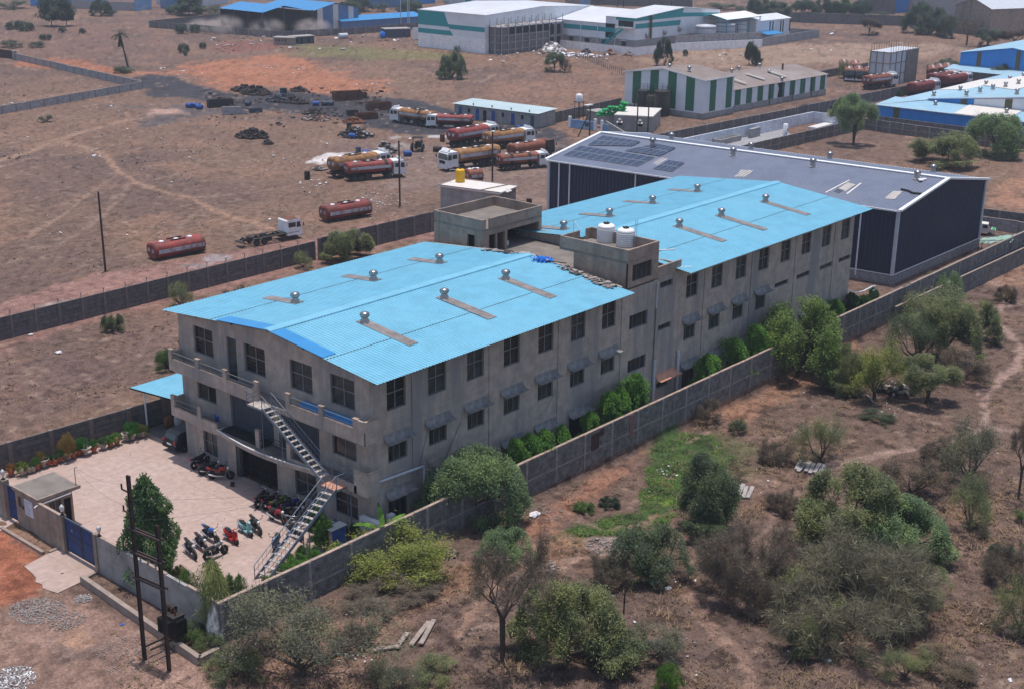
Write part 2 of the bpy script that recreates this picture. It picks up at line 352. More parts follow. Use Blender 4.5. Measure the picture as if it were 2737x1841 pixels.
# soil and surface patches: (outline in photograph pixels, colour, edge softness m, noise amplitude m, strength, tuft density)
ZONES=[
 ([(40,165),(130,157),(250,162),(345,188),(330,200),(190,187),(60,182)],(.33,.14,.085),2,5,.9,.2),
 ([(370,196),(440,190),(560,163),(640,150),(760,152),(870,168),(930,195),(1000,235),(930,262),(780,246),(700,238),(640,246),(540,225),(450,203)],(.34,.15,.09),4,9,.9,.15),
 ([(560,120),(640,112),(760,118),(760,128),(640,140),(570,134)],(.20,.09,.075),3,5,.8,.2),
 ([(1000,120),(1330,150),(1560,160),(1640,200),(1500,190),(1300,180),(1100,170),(1000,150)],(.22,.13,.09),8,8,.6,.8),
 ([(0,60),(300,66),(420,110),(300,150),(0,140)],(.17,.105,.085),10,14,.6,1),
 ([(780,120),(1000,128),(1240,150),(1180,156),(960,160),(800,150)],(.15,.15,.065),3,6,.7,1),
 ([(1800,110),(2240,120),(2600,120),(2500,150),(2000,180),(1750,165)],(.29,.205,.155),8,8,.9,1),
 ([(1160,250),(1500,200),(1660,190),(1660,250),(1500,320),(1300,260)],(.24,.14,.10),8,8,.6,.9),
 # cinder road and lot
 ([(190,185),(345,212),(400,200),(470,203),(530,228),(600,249),(660,256),(740,240),(820,246),(900,258),(1010,260),(1100,268),(1180,285),(1230,300),(1270,330),(1460,338),(1540,400),(1450,440),(1240,380),(1150,362),(1040,356),(960,330),(860,312),(760,296),(660,290),(560,272),(480,258),(410,262),(380,240),(200,192)],(.055,.053,.062),1.0,2.6,1.0,.0),
 ([(380,295),(470,285),(560,288),(640,296),(560,305),(480,325),(400,340),(390,322),(420,312)],(.095,.085,.09),1,4,.85,.1),
 ([(230,280),(330,283),(420,285),(390,292),(300,290)],(.1,.09,.09),1,3,.8,.2),
 ([(1000,500),(1060,430),(1150,392),(1300,370),(1500,385),(1480,560),(1350,548),(1240,520),(1120,520)],(.20,.145,.125),3,6,.85,.0),
 ([(860,395),(960,360),(1130,380),(1190,400),(1080,440),(960,440),(900,420)],(.17,.12,.105),2,5,.7,.1),
 ([(386,297),(420,292),(470,293),(480,300),(450,305),(400,306)],(.42,.27,.225),.8,1,.9,.0),
 # white powder
 ([(820,436),(850,418),(880,408),(950,408),(960,420),(900,432),(860,440)],(.58,.55,.54),.4,1.5,.95,0),
 ([(1028,368),(1060,362),(1082,370),(1040,376)],(.42,.38,.37),.5,1.5,.8,0),
 ([(1140,362),(1200,362),(1198,370),(1145,369)],(.45,.42,.42),.4,.6,.9,0),
 ([(1010,392),(1080,380),(1100,392),(1040,402)],(.36,.32,.30),.8,2.5,.7,0),
 # the red road beside the block wall
 ([(-60,835),(0,806),(97,778),(290,730),(405,707),(579,680),(830,630),(1000,597),(1150,570),(1300,548),(1460,560),(1450,620),(1100,640),(900,700),(286,850),(-60,960)],(.25,.145,.125),.7,1.6,.9,.05),
 # field between the walls: dark burnt ground
 ([(0,1000),(160,930),(330,960),(430,1000),(330,1100),(120,1130),(0,1180)],(.135,.09,.08),4,9,.75,.7),
 ([(300,880),(480,850),(460,950),(330,940)],(.15,.10,.09),3,6,.6,.7),
 # red road lower left and pale dirt
 ([(-80,1380),(0,1430),(60,1465),(110,1503),(150,1545),(110,1590),(60,1610),(0,1630),(-80,1640)],(.30,.115,.07),.4,1.0,.95,.0),
 ([(-80,1640),(60,1600),(200,1575),(330,1620),(450,1700),(560,1780),(600,1841),(500,1900),(-80,1900)],(.285,.185,.15),1,2.5,.8,.1),
 ([(160,1700),(260,1690),(330,1740),(240,1790),(150,1760)],(.15,.11,.10),.6,1.5,.7,.1),
 ([(170,1710),(200,1680),(260,1710),(210,1730)],(.36,.22,.15),.5,1,.7,0),
 # right field
 ([(1470,1440),(1530,1398),(1610,1388),(1700,1360),(1722,1280),(1730,1200),(1775,1148),(1880,1165),(1950,1225),(1900,1285),(1830,1330),(1800,1400),(1690,1440),(1560,1452)],(.058,.098,.034),.6,1.0,1.0,1.0),
 ([(1880,1165),(1985,1190),(2020,1240),(1960,1280),(1900,1270)],(.085,.10,.045),.8,1.8,.7,.8),
 ([(535,692),(570,681),(622,682),(604,694),(562,701)],(.25,.22,.225),.3,.5,.9,0),([(480,712),(520,703),(560,706),(520,716)],(.24,.20,.20),.3,.6,.8,0),([(100,820),(150,806),(190,800),(160,815)],(.26,.22,.22),.3,.6,.8,0),
 ([(1735,1330),(1780,1270),(1830,1265),(1835,1310),(1780,1345)],(.17,.24,.035),.4,1.6,.75,.8),
 ([(1330,1400),(1480,1330),(1640,1240),(1720,1180),(1730,1220),(1640,1330),(1520,1400),(1440,1470),(1350,1460)],(.30,.155,.105),.8,2.2,.85,.25),
 ([(1150,1500),(1300,1490),(1500,1430),(1640,1440),(1500,1500),(1350,1530),(1250,1580),(1100,1640),(1050,1600)],(.27,.155,.10),.8,2.2,.7,.5),
 ([(600,1800),(900,1640),(1050,1620),(1150,1680),(1050,1760),(900,1841),(640,1880)],(.27,.165,.125),.9,2.4,.75,.3),
 ([(1880,1100),(2000,1060),(2170,960),(2280,920),(2250,980),(2100,1080),(1960,1120)],(.27,.15,.10),.6,1.6,.75,.4),
 ([(2640,700),(2737,640),(2800,660),(2737,760),(2650,760)],(.29,.17,.12),.8,1.5,.7,.4),
 ([(2640,500),(2737,480),(2760,560),(2640,545)],(.30,.165,.11),1.5,3,.8,.4),
 ([(1560,1440),(1660,1430),(1690,1465),(1600,1480)],(.26,.21,.2),.4,1,.7,.1),
 ([(2100,1180),(2300,1140),(2420,1200),(2300,1240),(2120,1230)],(.17,.115,.085),2,3,.5,.9),
 ([(1960,360),(2060,420),(2340,490),(2440,460),(2640,470),(2640,520),(2300,480),(2000,400)],(.17,.125,.085),3,6,.6,.9),
 ([(2270,235),(2440,265),(2440,300),(2250,330),(2200,290)],(.17,.11,.10),1,2,.8,0),
]
PATHS=[
 (D_((-20,372),(70,345),(130,320),(200,297),(300,272)),1.0,(.33,.19,.125),.8),
 (D_((130,320),(200,337),(240,352),(262,385),(300,412),(380,440),(430,452),(470,470),(520,490),(580,505),(660,545)),1.0,(.33,.185,.12),.85),
 (D_((-20,490),(60,480),(160,462)),.7,(.31,.18,.125),.6),
 (D_((262,395),(215,435),(150,480),(60,545)),.6,(.31,.18,.12),.6),
 (D_((300,412),(440,395),(560,378),(690,385)),.5,(.29,.17,.12),.45),
 (D_((430,452),(560,440),(660,425),(760,400)),.6,(.29,.17,.12),.45),
 (D_((-20,400),(60,395),(130,420),(240,430)),.6,(.26,.16,.12),.4),
 (D_((300,272),(360,262),(430,258)),.8,(.30,.18,.125),.6),(D_((200,337),(150,352),(60,362),(-20,385)),.5,(.29,.175,.125),.6),(D_((300,412),(270,455),(200,520),(120,560)),.5,(.29,.175,.125),.5),(D_((470,470),(430,500),(380,560),(300,590)),.5,(.28,.17,.12),.45),(D_((520,345),(440,370),(380,375),(262,385)),.5,(.28,.17,.12),.45),(D_((1000,165),(1090,190),(1130,170)),.6,(.30,.19,.14),.6),
 (D_((-20,300),(120,330)),.8,(.30,.18,.125),.6),
 (D_((560,148),(760,160),(1000,165)),1.2,(.26,.15,.11),.6),
 (D_((2270,640),(2275,690),(2262,720),(2300,760),(2320,800),(2315,840),(2270,870),(2243,905),(2240,960),(2270,978),(2345,985)),.75,(.32,.195,.145),.85),
 (D_((2180,1000),(2120,1012),(2050,1030),(1980,1048),(1880,1062)),.7,(.31,.19,.14),.75),
 (D_((2240,960),(2200,990),(2120,1012)),.6,(.3,.18,.135),.6),
 (D_((2345,680),(2290,700),(2262,720)),.6,(.3,.19,.14),.5),
 (D_((1240,1310),(1330,1270),(1420,1235),(1480,1180),(1560,1150)),.5,(.31,.18,.125),.65),
 (D_((1710,1570),(1690,1500),(1650,1450),(1600,1410),(1560,1330)),.55,(.30,.17,.12),.55),
 (D_((1030,1450),(1100,1370),(1160,1290),(1230,1250)),.6,(.32,.18,.12),.6),
 (D_((1640,1290),(1720,1210),(1790,1150),(1880,1062)),.6,(.28,.17,.125),.5),
]
def surface(X,Y):
    """base colour and tuft density at world positions"""
    n=X.shape
    dist=np.hypot(X-CX,Y-CY)
    f1=fbm(X,Y,26,3);f2=fbm(X,Y,7,9);f3=fbm(X,Y,2.2,21,3)
    C=np.empty(n+(3,))
    c1=np.array((.186,.12,.09));c2=np.array((.142,.097,.081));c3=np.array((.225,.14,.102))
    t=SS((f1-.36)/.28)[...,None];C[:]=c2*(1-t)+c1*t
    t=SS((f2-.53)/.16)[...,None]*.8;C[:]=C*(1-t)+c3*t
    T=np.ones(n)*.75*(.35+1.1*SS((f2-.3)/.4))
    right=(Y<-3.3)
    t=(np.where(right,.35+.5*SS((f1-.4)/.25),0))[...,None];C[:]=C*(1-t)+np.array((.112,.078,.067))*t
    jx=(f2-.5)*2;jf=(f3-.5)*2
    for pts,col,soft,amp,st,den in ZONES:
        P=W(pts)
        lo=P.min(0)-amp*3-soft;hi=P.max(0)+amp*3+soft
        k=(X>lo[0])&(X<hi[0])&(Y>lo[1])&(Y<hi[1])
        if not k.any(): continue
        sd=sdpoly(X[k],Y[k],P)+jx[k]*amp+jf[k]*amp*.6
        w=SS((sd+soft)/(2*soft))*st
        cc=np.array(col)*(1+.22*jf[k][:,None]+.12*jx[k][:,None])
        C[k]=C[k]*(1-w[:,None])+cc*w[:,None];T[k]=T[k]*(1-w)+den*w
    for pts,wd,col,st in PATHS:
        P=W(pts);lo=P.min(0)-5;hi=P.max(0)+5
        k=(X>lo[0])&(X<hi[0])&(Y>lo[1])&(Y<hi[1])
        if not k.any(): continue
        d=dline(X[k]+jx[k]*.9,Y[k]+jf[k]*.9,P)+jf[k]*.35
        w=(1-SS((d-wd*.3)/(wd*.6)))*min(1,st*1.25)
        cp_=np.array(col)*np.array((.86,.98,1.1));C[k]=C[k]*(1-w[:,None])+cp_*w[:,None];T[k]*=(1-w)
    # small dark bare specks and pale scuffs
    sp=fbm(X,Y,.9,51,2);q=SS((sp-.60)/.14)*np.where(right,.5,.3);C*=(1-q)[...,None]
    sp=fbm(X,Y,1.3,77,2);q=(SS((sp-.72)/.1)*.4)[...,None];C[:]=C*(1-q)+np.array((.33,.24,.19))*q
    return C,np.clip(T,0,1.2)
def gz_np(X,Y):
    a=np.clip((X+6)/34,0,1);b=np.clip((-3.2-Y)/.35,0,1)
    return -.8*(a*a*(3-2*a))*(b*b*(3-2*b))
def inyard(X,Y): # inside the compound or under the buildings: keep flat
    return ((X>-14.6)&(X<105)&(Y>-3.3)&(Y<27))
def make_ground():
    dep=np.concatenate([np.linspace(33.0,1.0,540),np.array([.8,.6,.4,.2])])
    r=np.concatenate([[4,20,40],CH/np.tan(np.radians(dep))]);
    ang=np.concatenate([np.arange(-180,-29,6.),np.linspace(-28,28,820),np.arange(30,180,6.)])
    A,Rr=np.meshgrid(PSI-np.radians(ang),r)
    X=CX+Rr*np.cos(A);Y=CY+Rr*np.sin(A)
    C,T=surface(X,Y)
    bump=(fbm(X,Y,3.5,5)-.5)*.35+(fbm(X,Y,.8,6,2)-.5)*.16
    bump=np.where(inyard(X,Y),0,bump)*np.clip(T,.15,1)
    bump=np.where((X>24)&(X<230)&(Y>20)&(Y<200),bump*.5,bump)
    Z=gz_np(X,Y)+bump-.02
    nr,na=X.shape
    co=np.stack([X,Y,Z],-1).reshape(-1,3).astype(np.float32)
    i=np.arange(nr-1)[:,None]*na;j=np.arange(na)[None,:];j2=(j+1)%na
    F=np.stack([i+j,i+j2,i+na+j2,i+na+j],-1).reshape(-1,4).astype(np.int32)
    me=bpy.data.meshes.new('ground');me.vertices.add(len(co));me.vertices.foreach_set('co',co.ravel())
    me.loops.add(F.size);me.loops.foreach_set('vertex_index',F.ravel())
    me.polygons.add(len(F));me.polygons.foreach_set('loop_start',np.arange(0,F.size,4,dtype=np.int32));me.polygons.foreach_set('loop_total',np.full(len(F),4,np.int32))
    me.polygons.foreach_set('use_smooth',np.ones(len(F),bool))
    at=me.color_attributes.new('soil','FLOAT_COLOR','POINT')
    c4=np.concatenate([np.clip(C,0,1).reshape(-1,3),np.ones((len(co),1))],1).astype(np.float32);at.data.foreach_set('color',c4.ravel())
    me.update();me.validate()
    m,nt,b,v=base('ground_soil',.95,0,.1)
    a=nd(nt,'ShaderNodeVertexColor',layer_name='soil')
    n1=noise(nt,v,1.1,8,.75);n2=noise(nt,v,6,5,.8)
    c=mixc(nt,'MULTIPLY',1.0,a.outputs[0],mixc(nt,'MIX',rampf(nt,n1,.3,.7),(.62,.60,.60),(1.3,1.28,1.25)))
    c=mixc(nt,'MULTIPLY',1.0,c,mixc(nt,'MIX',rampf(nt,n2,.32,.68),(.62,.61,.61),(1.32,1.3,1.28)))
    nt.links.new(c,b.inputs['Base Color'])
    bp=nd(nt,'ShaderNodeBump');bp.inputs['Distance'].default_value=.06;nt.links.new(n2,bp.inputs['Height']);nt.links.new(bp.outputs[0],b.inputs['Normal'])
    me.materials.append(m)
    o=bpy.data.objects.new('ground',me);COL.objects.link(o);struct(o)
make_ground()
def fastmesh(name,co,F,mats,k):
    me=bpy.data.meshes.new(name);me.vertices.add(len(co));me.vertices.foreach_set('co',co.astype(np.float32).ravel())
    me.loops.add(F.size);me.loops.foreach_set('vertex_index',F.astype(np.int32).ravel())
    me.polygons.add(len(F));me.polygons.foreach_set('loop_start',np.arange(0,F.size,k,dtype=np.int32));me.polygons.foreach_set('loop_total',np.full(len(F),k,np.int32))
    me.update();me.validate();me.materials.append(mats);return me
def inpoly_any(X,Y,polys):
    k=np.zeros(X.shape,bool)
    for P in polys: k|=sdpoly(X,Y,np.array(P))>0
    return k
def make_tufts(name,label,n,rng,pick,h0,h1,colr,blades=4,w=.035,dens=None):
    rs=np.random.RandomState(rng)
    X,Y=pick(rs,n)
    C,T=surface(X,Y)
    if dens=='green': keep=(C[:,1]>C[:,0]*1.0)
    else: keep=rs.rand(len(X))<T*.9
    X=X[keep];Y=Y[keep];n=len(X)
    sc=rs.uniform(h0,h1,n)*(1+.9*(fbm(X,Y,4,31,2)>.58))
    co=[];
    for b in range(blades):
        a=rs.uniform(0,6.28,n);ln=rs.uniform(.5,1.2,n)*sc;hh=sc*rs.uniform(.3,.9,n)
        ox=rs.normal(0,.09,n);oy=rs.normal(0,.09,n);px=-np.sin(a)*w*(1+sc);py=np.cos(a)*w*(1+sc)
        bz=gz_np(X,Y)-.03
        co.append(np.stack([np.stack([X+ox+px,Y+oy+py,bz],-1),np.stack([X+ox-px,Y+oy-py,bz],-1),np.stack([X+ox+np.cos(a)*ln,Y+oy+np.sin(a)*ln,bz+hh],-1)],1))
    co=np.concatenate(co).reshape(-1,3);F=np.arange(len(co)).reshape(-1,3)
    o=link(name,fastmesh(name,co,F,M['leaf'],3),color=colr);tag(o,label,'grass',kind='stuff');return o
def pick_right(rs,n):  # uniformly over the visible part of the right field
    x=rs.uniform(300,2800,n);y=rs.uniform(640,1880,n)
    P=np.array([g(a,b)[:2] for a,b in zip(x,y)])
    k=(P[:,1]<-3.9)|(P[:,0]<-18)
    return P[k,0],P[k,1]
def pick_left(rs,n):
    x=rs.uniform(-40,2760,n);y=180+960*rs.rand(n)**1.3
    P=np.array([g(a,b)[:2] for a,b in zip(x,y)]);X,Y=P[:,0],P[:,1]
    k=(Y>28)|(X>108);k&=~((Y>50)&(Y<56))&~inpoly_any(X,Y,KEEPOUT)
    return X[k],Y[k]
KEEPOUT=[[(66,50),(80,50),(80,66),(66,66)],[(122,90),(140,90),(140,116),(122,116)],[(132,60),(205,60),(205,98),(132,98)],[(165,15),(270,15),(270,58),(165,58)],[(170,58),(190,58),(190,66),(160,70)]]
make_tufts('dry_grass','dry brown grass tufts on the scrub land beside the long wall',40000,1,pick_right,.08,.26,(.28,.20,.14),5,.03)
make_tufts('dry_field_grass','sparse dry brown grass on the fields behind the compound',17000,2,pick_left,.08,.24,(.28,.19,.13),4,.05)
def pick_green(rs,n):
    x=rs.uniform(1470,2080,n);y=rs.uniform(1150,1450,n)
    P=np.array([g(a,b)[:2] for a,b in zip(x,y)]);k=(P[:,1]<-4)
    return P[k,0],P[k,1]
make_tufts('green_grass','low green weed cover in the damp hollow by the long wall',26000,3,pick_green,.05,.16,(.115,.21,.05),4,.05,'green')
# ---------------------------------------------------------------- main factory building
RV,HE,HR=9.105,11.17,12.265;B0,B1=-1.5,21.0
def zr(v): return HE+(HR-HE)*((v-B0)/(RV-B0) if v<RV else (B1-v)/(B1-RV))
fac=thing('factory_building','long grey plastered three storey factory with two pale blue sheet roofs','building',(0,0,0))
def wallgrid(mb,O,ex,ez,nin,Wd,Hh,holes,dep,mi=0):
    """rectangular wall with rectangular openings and reveals; ex right, ez up, nin inward"""
    O=Vector(O);ex=Vector(ex);ez=Vector(ez);nin=Vector(nin)
    xs=sorted(set([0,Wd]+[h[0] for h in holes]+[h[1] for h in holes]));zs=sorted(set([0,Hh]+[h[2] for h in holes]+[h[3] for h in holes]))
    for a,b in zip(xs[:-1],xs[1:]):
        for c,d in zip(zs[:-1],zs[1:]):
            mx,mz=(a+b)/2,(c+d)/2
            if any(h[0]<mx<h[1] and h[2]<mz<h[3] for h in holes): continue
            mb.poly([O+ex*a+ez*c,O+ex*b+ez*c,O+ex*b+ez*d,O+ex*a+ez*d],mi)
    for a,b,c,d in holes:
        P=[O+ex*a+ez*c,O+ex*b+ez*c,O+ex*b+ez*d,O+ex*a+ez*d]
        for i in range(4): mb.poly([P[i],P[(i+1)%4],P[(i+1)%4]+nin*dep,P[i]+nin*dep],mi)
_wm={};WR=random.Random(9)
def window(parent,loc,rz,w,h,style='quad'):
    k=(round(w,2),round(h,2),style,WR.random()<.3)
    if k not in _wm:
        f=MB();p=MB();t=.07
        p.box(t,w-t,.055,.075,t,h-t,0)
        f.box(0,t,0,.09,0,h);f.box(w-t,w,0,.09,0,h);f.box(t,w-t,0,.09,0,t);f.box(t,w-t,0,.09,h-t,h)
        if style=='quad':
            f.box(w/2-.035,w/2+.035,.005,.055,t,h-t,1);f.box(t,w/2-.035,.01,.055,h*.53,h*.53+.07,1);f.box(w/2+.035,w-t,.01,.055,h*.53,h*.53+.07,1)
            for z in (.18,.3,.75,.86): f.box(t,w-t,.03,.045,h*z,h*z+.012,0)
        elif style=='slide':
            f.box(t,w-t,.005,.055,h-.42,h-.36,1)
            for q in (.34,.67): f.box(w*q-.025,w*q+.025,.01,.055,t,h-.42,1)
            p.box(w*.36,w*.66,.05,.055,t,h-.42,1)
            n=9
            for i in range(1,n): f.box(w*i/n-.007,w*i/n+.007,-.0,.012,t,h-t,0)
        elif style=='grill':
            for q in (.25,.5,.75): f.box(w*q-.03,w*q+.03,.01,.055,t,h-t,0)
            n=14
            for i in range(1,n): f.box(w*i/n-.006,w*i/n+.006,-.0,.012,t,h-t,0)
        elif style=='pair':
            f.box(w/2-.03,w/2+.03,.005,.055,t,h-t,1);p.box(w*.52,w-t,.05,.055,t,h-t,1)
        else:
            for q in (.33,.66): f.box(w*q-.02,w*q+.02,.01,.055,t,h-t,0)
        _wm[k]=(f.mesh('window',[M['frame'],M['framel']]),p.mesh('pane',[M['glass2' if k[3] else 'glass'],M['glass' if k[3] else 'glass2']]))
    o=link('window',_wm[k][0],parent,loc,rz);link('pane',_wm[k][1],o);return o
F90=-math.pi/2
LEN=64.3;WID=20.1;WT=11.0
# right long wall openings (u0,u1,z0,z1)
holesR=[];winR=[];canR=[]
for i in range(7):
    u=1.5+3.755*i;holesR.append((u,u+1.7,8.34,10.4));winR.append((u,8.34,1.7,2.06,'quad'))
    if i>0 or True: holesR.append((u+.03,u+1.75,4.7,6.2));winR.append((u+.03,4.7,1.72,1.5,'slide'));canR.append((u-.35,6.3,2.5))
for u in (1.46,5.2,12.8,):
    holesR.append((u,u+1.75,.45,2.3));winR.append((u,.45,1.75,1.85,'slide'));canR.append((u-.3,2.4,2.5))
holesR.append((20.3,22.6,.05,2.4));canR.append((20.1,2.45,2.8));canR.append((16.2,2.45,2.5));holesR.append((16.5,18.2,.45,2.3));winR.append((16.5,.45,1.7,1.85,'slide'))
holesR.append((8.9,10.7,.05,2.3));canR.append((8.6,2.4,2.5))
for z0,z1 in ((7.5,8.7),(3.9,5.02)): holesR.append((27.5,29.92,z0,z1));winR.append((27.5,z0,2.42,z1-z0,'grill'))
for z0,z1 in ((10.02,10.55),(6.46,6.95)): holesR.append((31.5,33.25,z0,z1));winR.append((31.5,z0,1.75,z1-z0,'slit'))
holesR.append((31.6,33.2,1.5,2.0));winR.append((31.6,1.5,1.6,.5,'slit'))
for i in range(8):
    u=35.35+3.775*i;holesR.append((u,u+1.7,8.34,10.3));winR.append((u,8.34,1.7,1.96,'quad'))
for i in range(4):
    u=35.3+3.76*i;holesR.append((u,u+1.7,4.7,6.2));winR.append((u,4.7,1.7,1.5,'slide' if i<3 else 'slit'));canR.append((u-.35,6.35,2.45))
for u in (49.75,53.7,58.05,61.75): holesR.append((u,u+2.4,6.1,6.55));winR.append((u,6.1,2.4,.45,'slit'))
for i in range(7):
    u=35.4+3.9*i;holesR.append((u,u+1.9,.2 if i in(0,3) else .5,2.3));canR.append((u-.35,2.4,2.6))
    winR.append((u,.5 if i not in(0,3) else .2,1.9,1.8 if i not in (0,3) else 2.1,'slide'))
holesR=sorted(set(holesR))
w=MB()
wallgrid(w,(0,0,0),(1,0,0),(0,0,1),(0,1,0),26.8,WT,[h for h in holesR if h[0]<26.7],.22)
wallgrid(w,(26.8,-.05,0),(1,0,0),(0,0,1),(0,1,0),7.6,11.0,[(a-26.8,b-26.8,c,d) for a,b,c,d in holesR if 26.8<a<34.3],.22)
wallgrid(w,(34.4,0,0),(1,0,0),(0,0,1),(0,1,0),LEN-34.4,WT,[(a-34.4,b-34.4,c,d) for a,b,c,d in holesR if a>34.4],.22)
w.poly([(26.8,-.05,0),(26.8,0,0),(26.8,0,11),(26.8,-.05,11)]);w.poly([(34.4,-.05,0),(34.4,0,0),(34.4,0,11),(34.4,-.05,11)])
holesF=[];winF=[]
for a,b in ((18.33,16.1),(12.56,10.32),(7.70,5.47),(3.68,1.39)):
    holesF.append((WID-a,WID-b,8.42,10.48));winF.append((a,8.42,a-b,2.06,'quad'))
holesF.append((WID-14.49,WID-13.42,7.35,10.5))
for a,b,z0,z1,st in ((18.32,16.1,4.93,6.2,'pair'),(3.69,1.38,4.89,6.2,'pair'),(18.0,16.35,.7,2.5,'quad'),(7.68,5.45,.66,2.65,'quad'),(3.66,1.38,.66,2.35,'quad')):
    holesF.append((WID-a,WID-b,z0,z1));winF.append((a,z0,a-b,z1-z0,st))
holesF.append((WID-14.47,WID-9.75,3.72,6.2));holesF.append((WID-9.2,WID-5.0,3.72,6.2))
holesF.append((WID-14.2,WID-9.6,.04,2.5))
wallgrid(w,(0,WID,0),(0,-1,0),(0,0,1),(1,0,0),WID,WT,holesF,.24)
w.extr([(0,0,WT),(0,WID,WT),(0,WID,zr(WID)-.03),(0,RV,HR-.03),(0,0,zr(0)-.03)],(.2,0,0))
w.extr([(LEN,0,WT),(LEN,WID,WT),(LEN,WID,zr(WID)-.03),(LEN,RV,HR-.03),(LEN,0,zr(0)-.03)],(-.2,0,0))
w.poly([(LEN,0,0),(LEN,WID,0),(LEN,WID,WT),(LEN,0,WT)]);w.poly([(0,WID,0),(LEN,WID,0),(LEN,WID,WT),(0,WID,WT)])
# cross walls behind the terrace, plinth bands, pilasters, ledges (proud of the wall)
for uu in (26.35,34.1): w.extr([(uu,.05,10.9),(uu,WID-.05,10.9),(uu,WID-.05,zr(WID)-.05),(uu,RV,HR-.05),(uu,.05,zr(.05)-.05)],(.2,0,0))
for u in (3.85,11.35,18.9,26.62,30.7,34.45,38.1,45.6,53.2,60.6): w.box(u-.15,u+.15,-.065,-.003,0,10.95)
w.box(0.003,26.4,-.03,-.003,7.15,7.25);w.box(34.7,LEN-.003,-.03,-.003,7.15,7.25)
for u0,u1 in ((0.2,3.6),(4.1,11.1),(11.7,18.6),(19.2,26.3)): w.box(u0,u1,-.028,-.003,3.55,3.63)
w.build('wall',[M['plaster']],fac)
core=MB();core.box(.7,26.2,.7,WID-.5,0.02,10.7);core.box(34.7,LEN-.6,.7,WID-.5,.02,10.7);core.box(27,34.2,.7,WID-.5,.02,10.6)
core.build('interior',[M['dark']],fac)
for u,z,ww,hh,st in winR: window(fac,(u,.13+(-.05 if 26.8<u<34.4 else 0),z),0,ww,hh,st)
for v,z,ww,hh,st in winF: window(fac,(.14,v,z),F90,ww,hh,st)
# curved window canopies
cp=MB();n=8
prof=[(-.0,.50),(-.05,.28),(-.15,.11),(-.3,.03),(-.48,0),(-.62,.02)]
pp=[(0,a,b) for a,b in prof]+[(0,a,b-.07) for a,b in prof[::-1]]
cp.extr(pp,(2.5,0,0),0);cme=cp.mesh('window_canopy',[M['canopy']])
for u,z,ww in canR:
    o=link('window_canopy',cme,fac,(u,-.003,z),0);o.scale=(ww/2.5,1,1)
oc=link('window_canopy',MB.mesh((lambda b:(b.extr(pp,(3.0,0,0),0),b)[1])(MB()),'window_canopy',[M['orangec']]),fac,(31.45,-.06,2.3),0);oc['label']='orange canopy over the low stair window'
# upper door, shutters, ground door
d=MB();d.box(0,1.07,.03,.08,0,3.12,0);d.box(.0,.07,0,.1,0,3.12,1);d.box(1.0,1.07,0,.1,0,3.12,1)
for z in (.2,.9,1.6,2.3): d.box(.15,.92,.01,.03,z,z+.5,2)
link('door',d.mesh('door',[M['slate'],M['frame'],M['glass2']]),fac,(.12,14.49,7.36),F90)
for a,b in ((14.47,9.75),(9.2,5.0)):
    s=MB();n=int((a-b)/.22)
    for i in range(n):
        x0=(a-b)*i/n;x1=(a-b)*(i+1)/n;s.extr([(x0,.05,0),(x1,.02,0),(x1,.10,0),(x0,.10,0)],(0,0,2.44),0)
    link('shutter',s.mesh('shutter',[M['slate']]),fac,(.12,a,3.74),F90)
s=MB()
for x in (.05,.22,.39): s.box(x,x+.09,-.1,.25,0,2.42,1)
for x in (1.35,2.45,3.5,4.5): s.box(x,x+.05,.1,.15,0,2.44,0)
for z in (.9,2.38): s.box(.4,4.55,.11,.14,z,z+.05,0)
for i in range(24): s.box(.6+i*.165,.612+i*.165,.12,.135,0,2.4,0)
link('entrance_gate',s.mesh('entrance_gate',[M['black'],M['frame']]),fac,(.05,14.2,.05),F90)
# ---- roofs with real corrugations
def corr(mb,e0,e1,r0,r1,pitch,amp,mi=0,patch=None):
    e0,e1,r0,r1=map(Vector,(e0,e1,r0,r1));L=(e1-e0).length;n=int(L/pitch);up=Vector((0,0,1))
    pts=[];
    for i in range(n):
        for t,h in ((0,0),(.55,0),(.66,1),(.89,1)): pts.append(((i+t)/n,h))
    pts.append((1,0))
    vs=[];fs=[]
    nr=6
    for t,h in pts:
        a=e0.lerp(e1,t)+up*(amp*h);b=r0.lerp(r1,t)+up*(amp*h)
        for k in range(nr+1): vs.append(a.lerp(b,k/nr))
    q=nr+1
    for i in range(len(pts)-1):
        for k in range(nr): fs.append((i*q+k,(i+1)*q+k,(i+1)*q+k+1,i*q+k+1))
    mb.add(vs,fs,mi)
def roofpart(a0,a1,name_label,patch):
    r=MB()
    corr(r,(a0,B0,HE),(a1,B0,HE),(a0,RV,HR),(a1,RV,HR),.29,.04)
    corr(r,(a0,B1,HE),(a1,B1,HE),(a0,RV,HR),(a1,RV,HR),.29,.04)
    # ridge capping, sheet lap lines
    r.extr([(a0,RV-.42,HR-.0),(a0,RV-.40,HR+.055),(a0,RV,HR+.115),(a0,RV+.40,HR+.055),(a0,RV+.42,HR)],(a1-a0,0,0),0)
    for v in (3.2,15.2):
        z=zr(v);r.bar((a0,v,z+.03),(a1,v,z+.03),.03,.03,2)
    if patch:
        for vA,vB in ((RV-.45,RV-5.6),(RV+.45,RV+5.5)):
            r.extr([(a0-.02,vA,zr(vA)+.058),(a0-.02,vB,zr(vB)+.058),(a0-.02,vB,zr(vB)+.066),(a0-.02,vA,zr(vA)+.066)],(1.15,0,0),1)
    # purlins under the overhang
    for k in range(8):
        u=a0+.5+(a1-a0-1)*k/7;r.bar((u,B0+.1,HE-.06),(u,.0,zr(0)-.08),.06,.08,3)
    for v in (B0+.3,2.0,5.5,RV,13.,17.,B1-.4): r.bar((a0+.02,v,zr(v)-.06),(a0+.7,v,zr(v)-.06),.06,.08,3)
    return r.build('roof',[M['blueroof'],M['blueroof2'],M['frame'],M['dark']],fac)
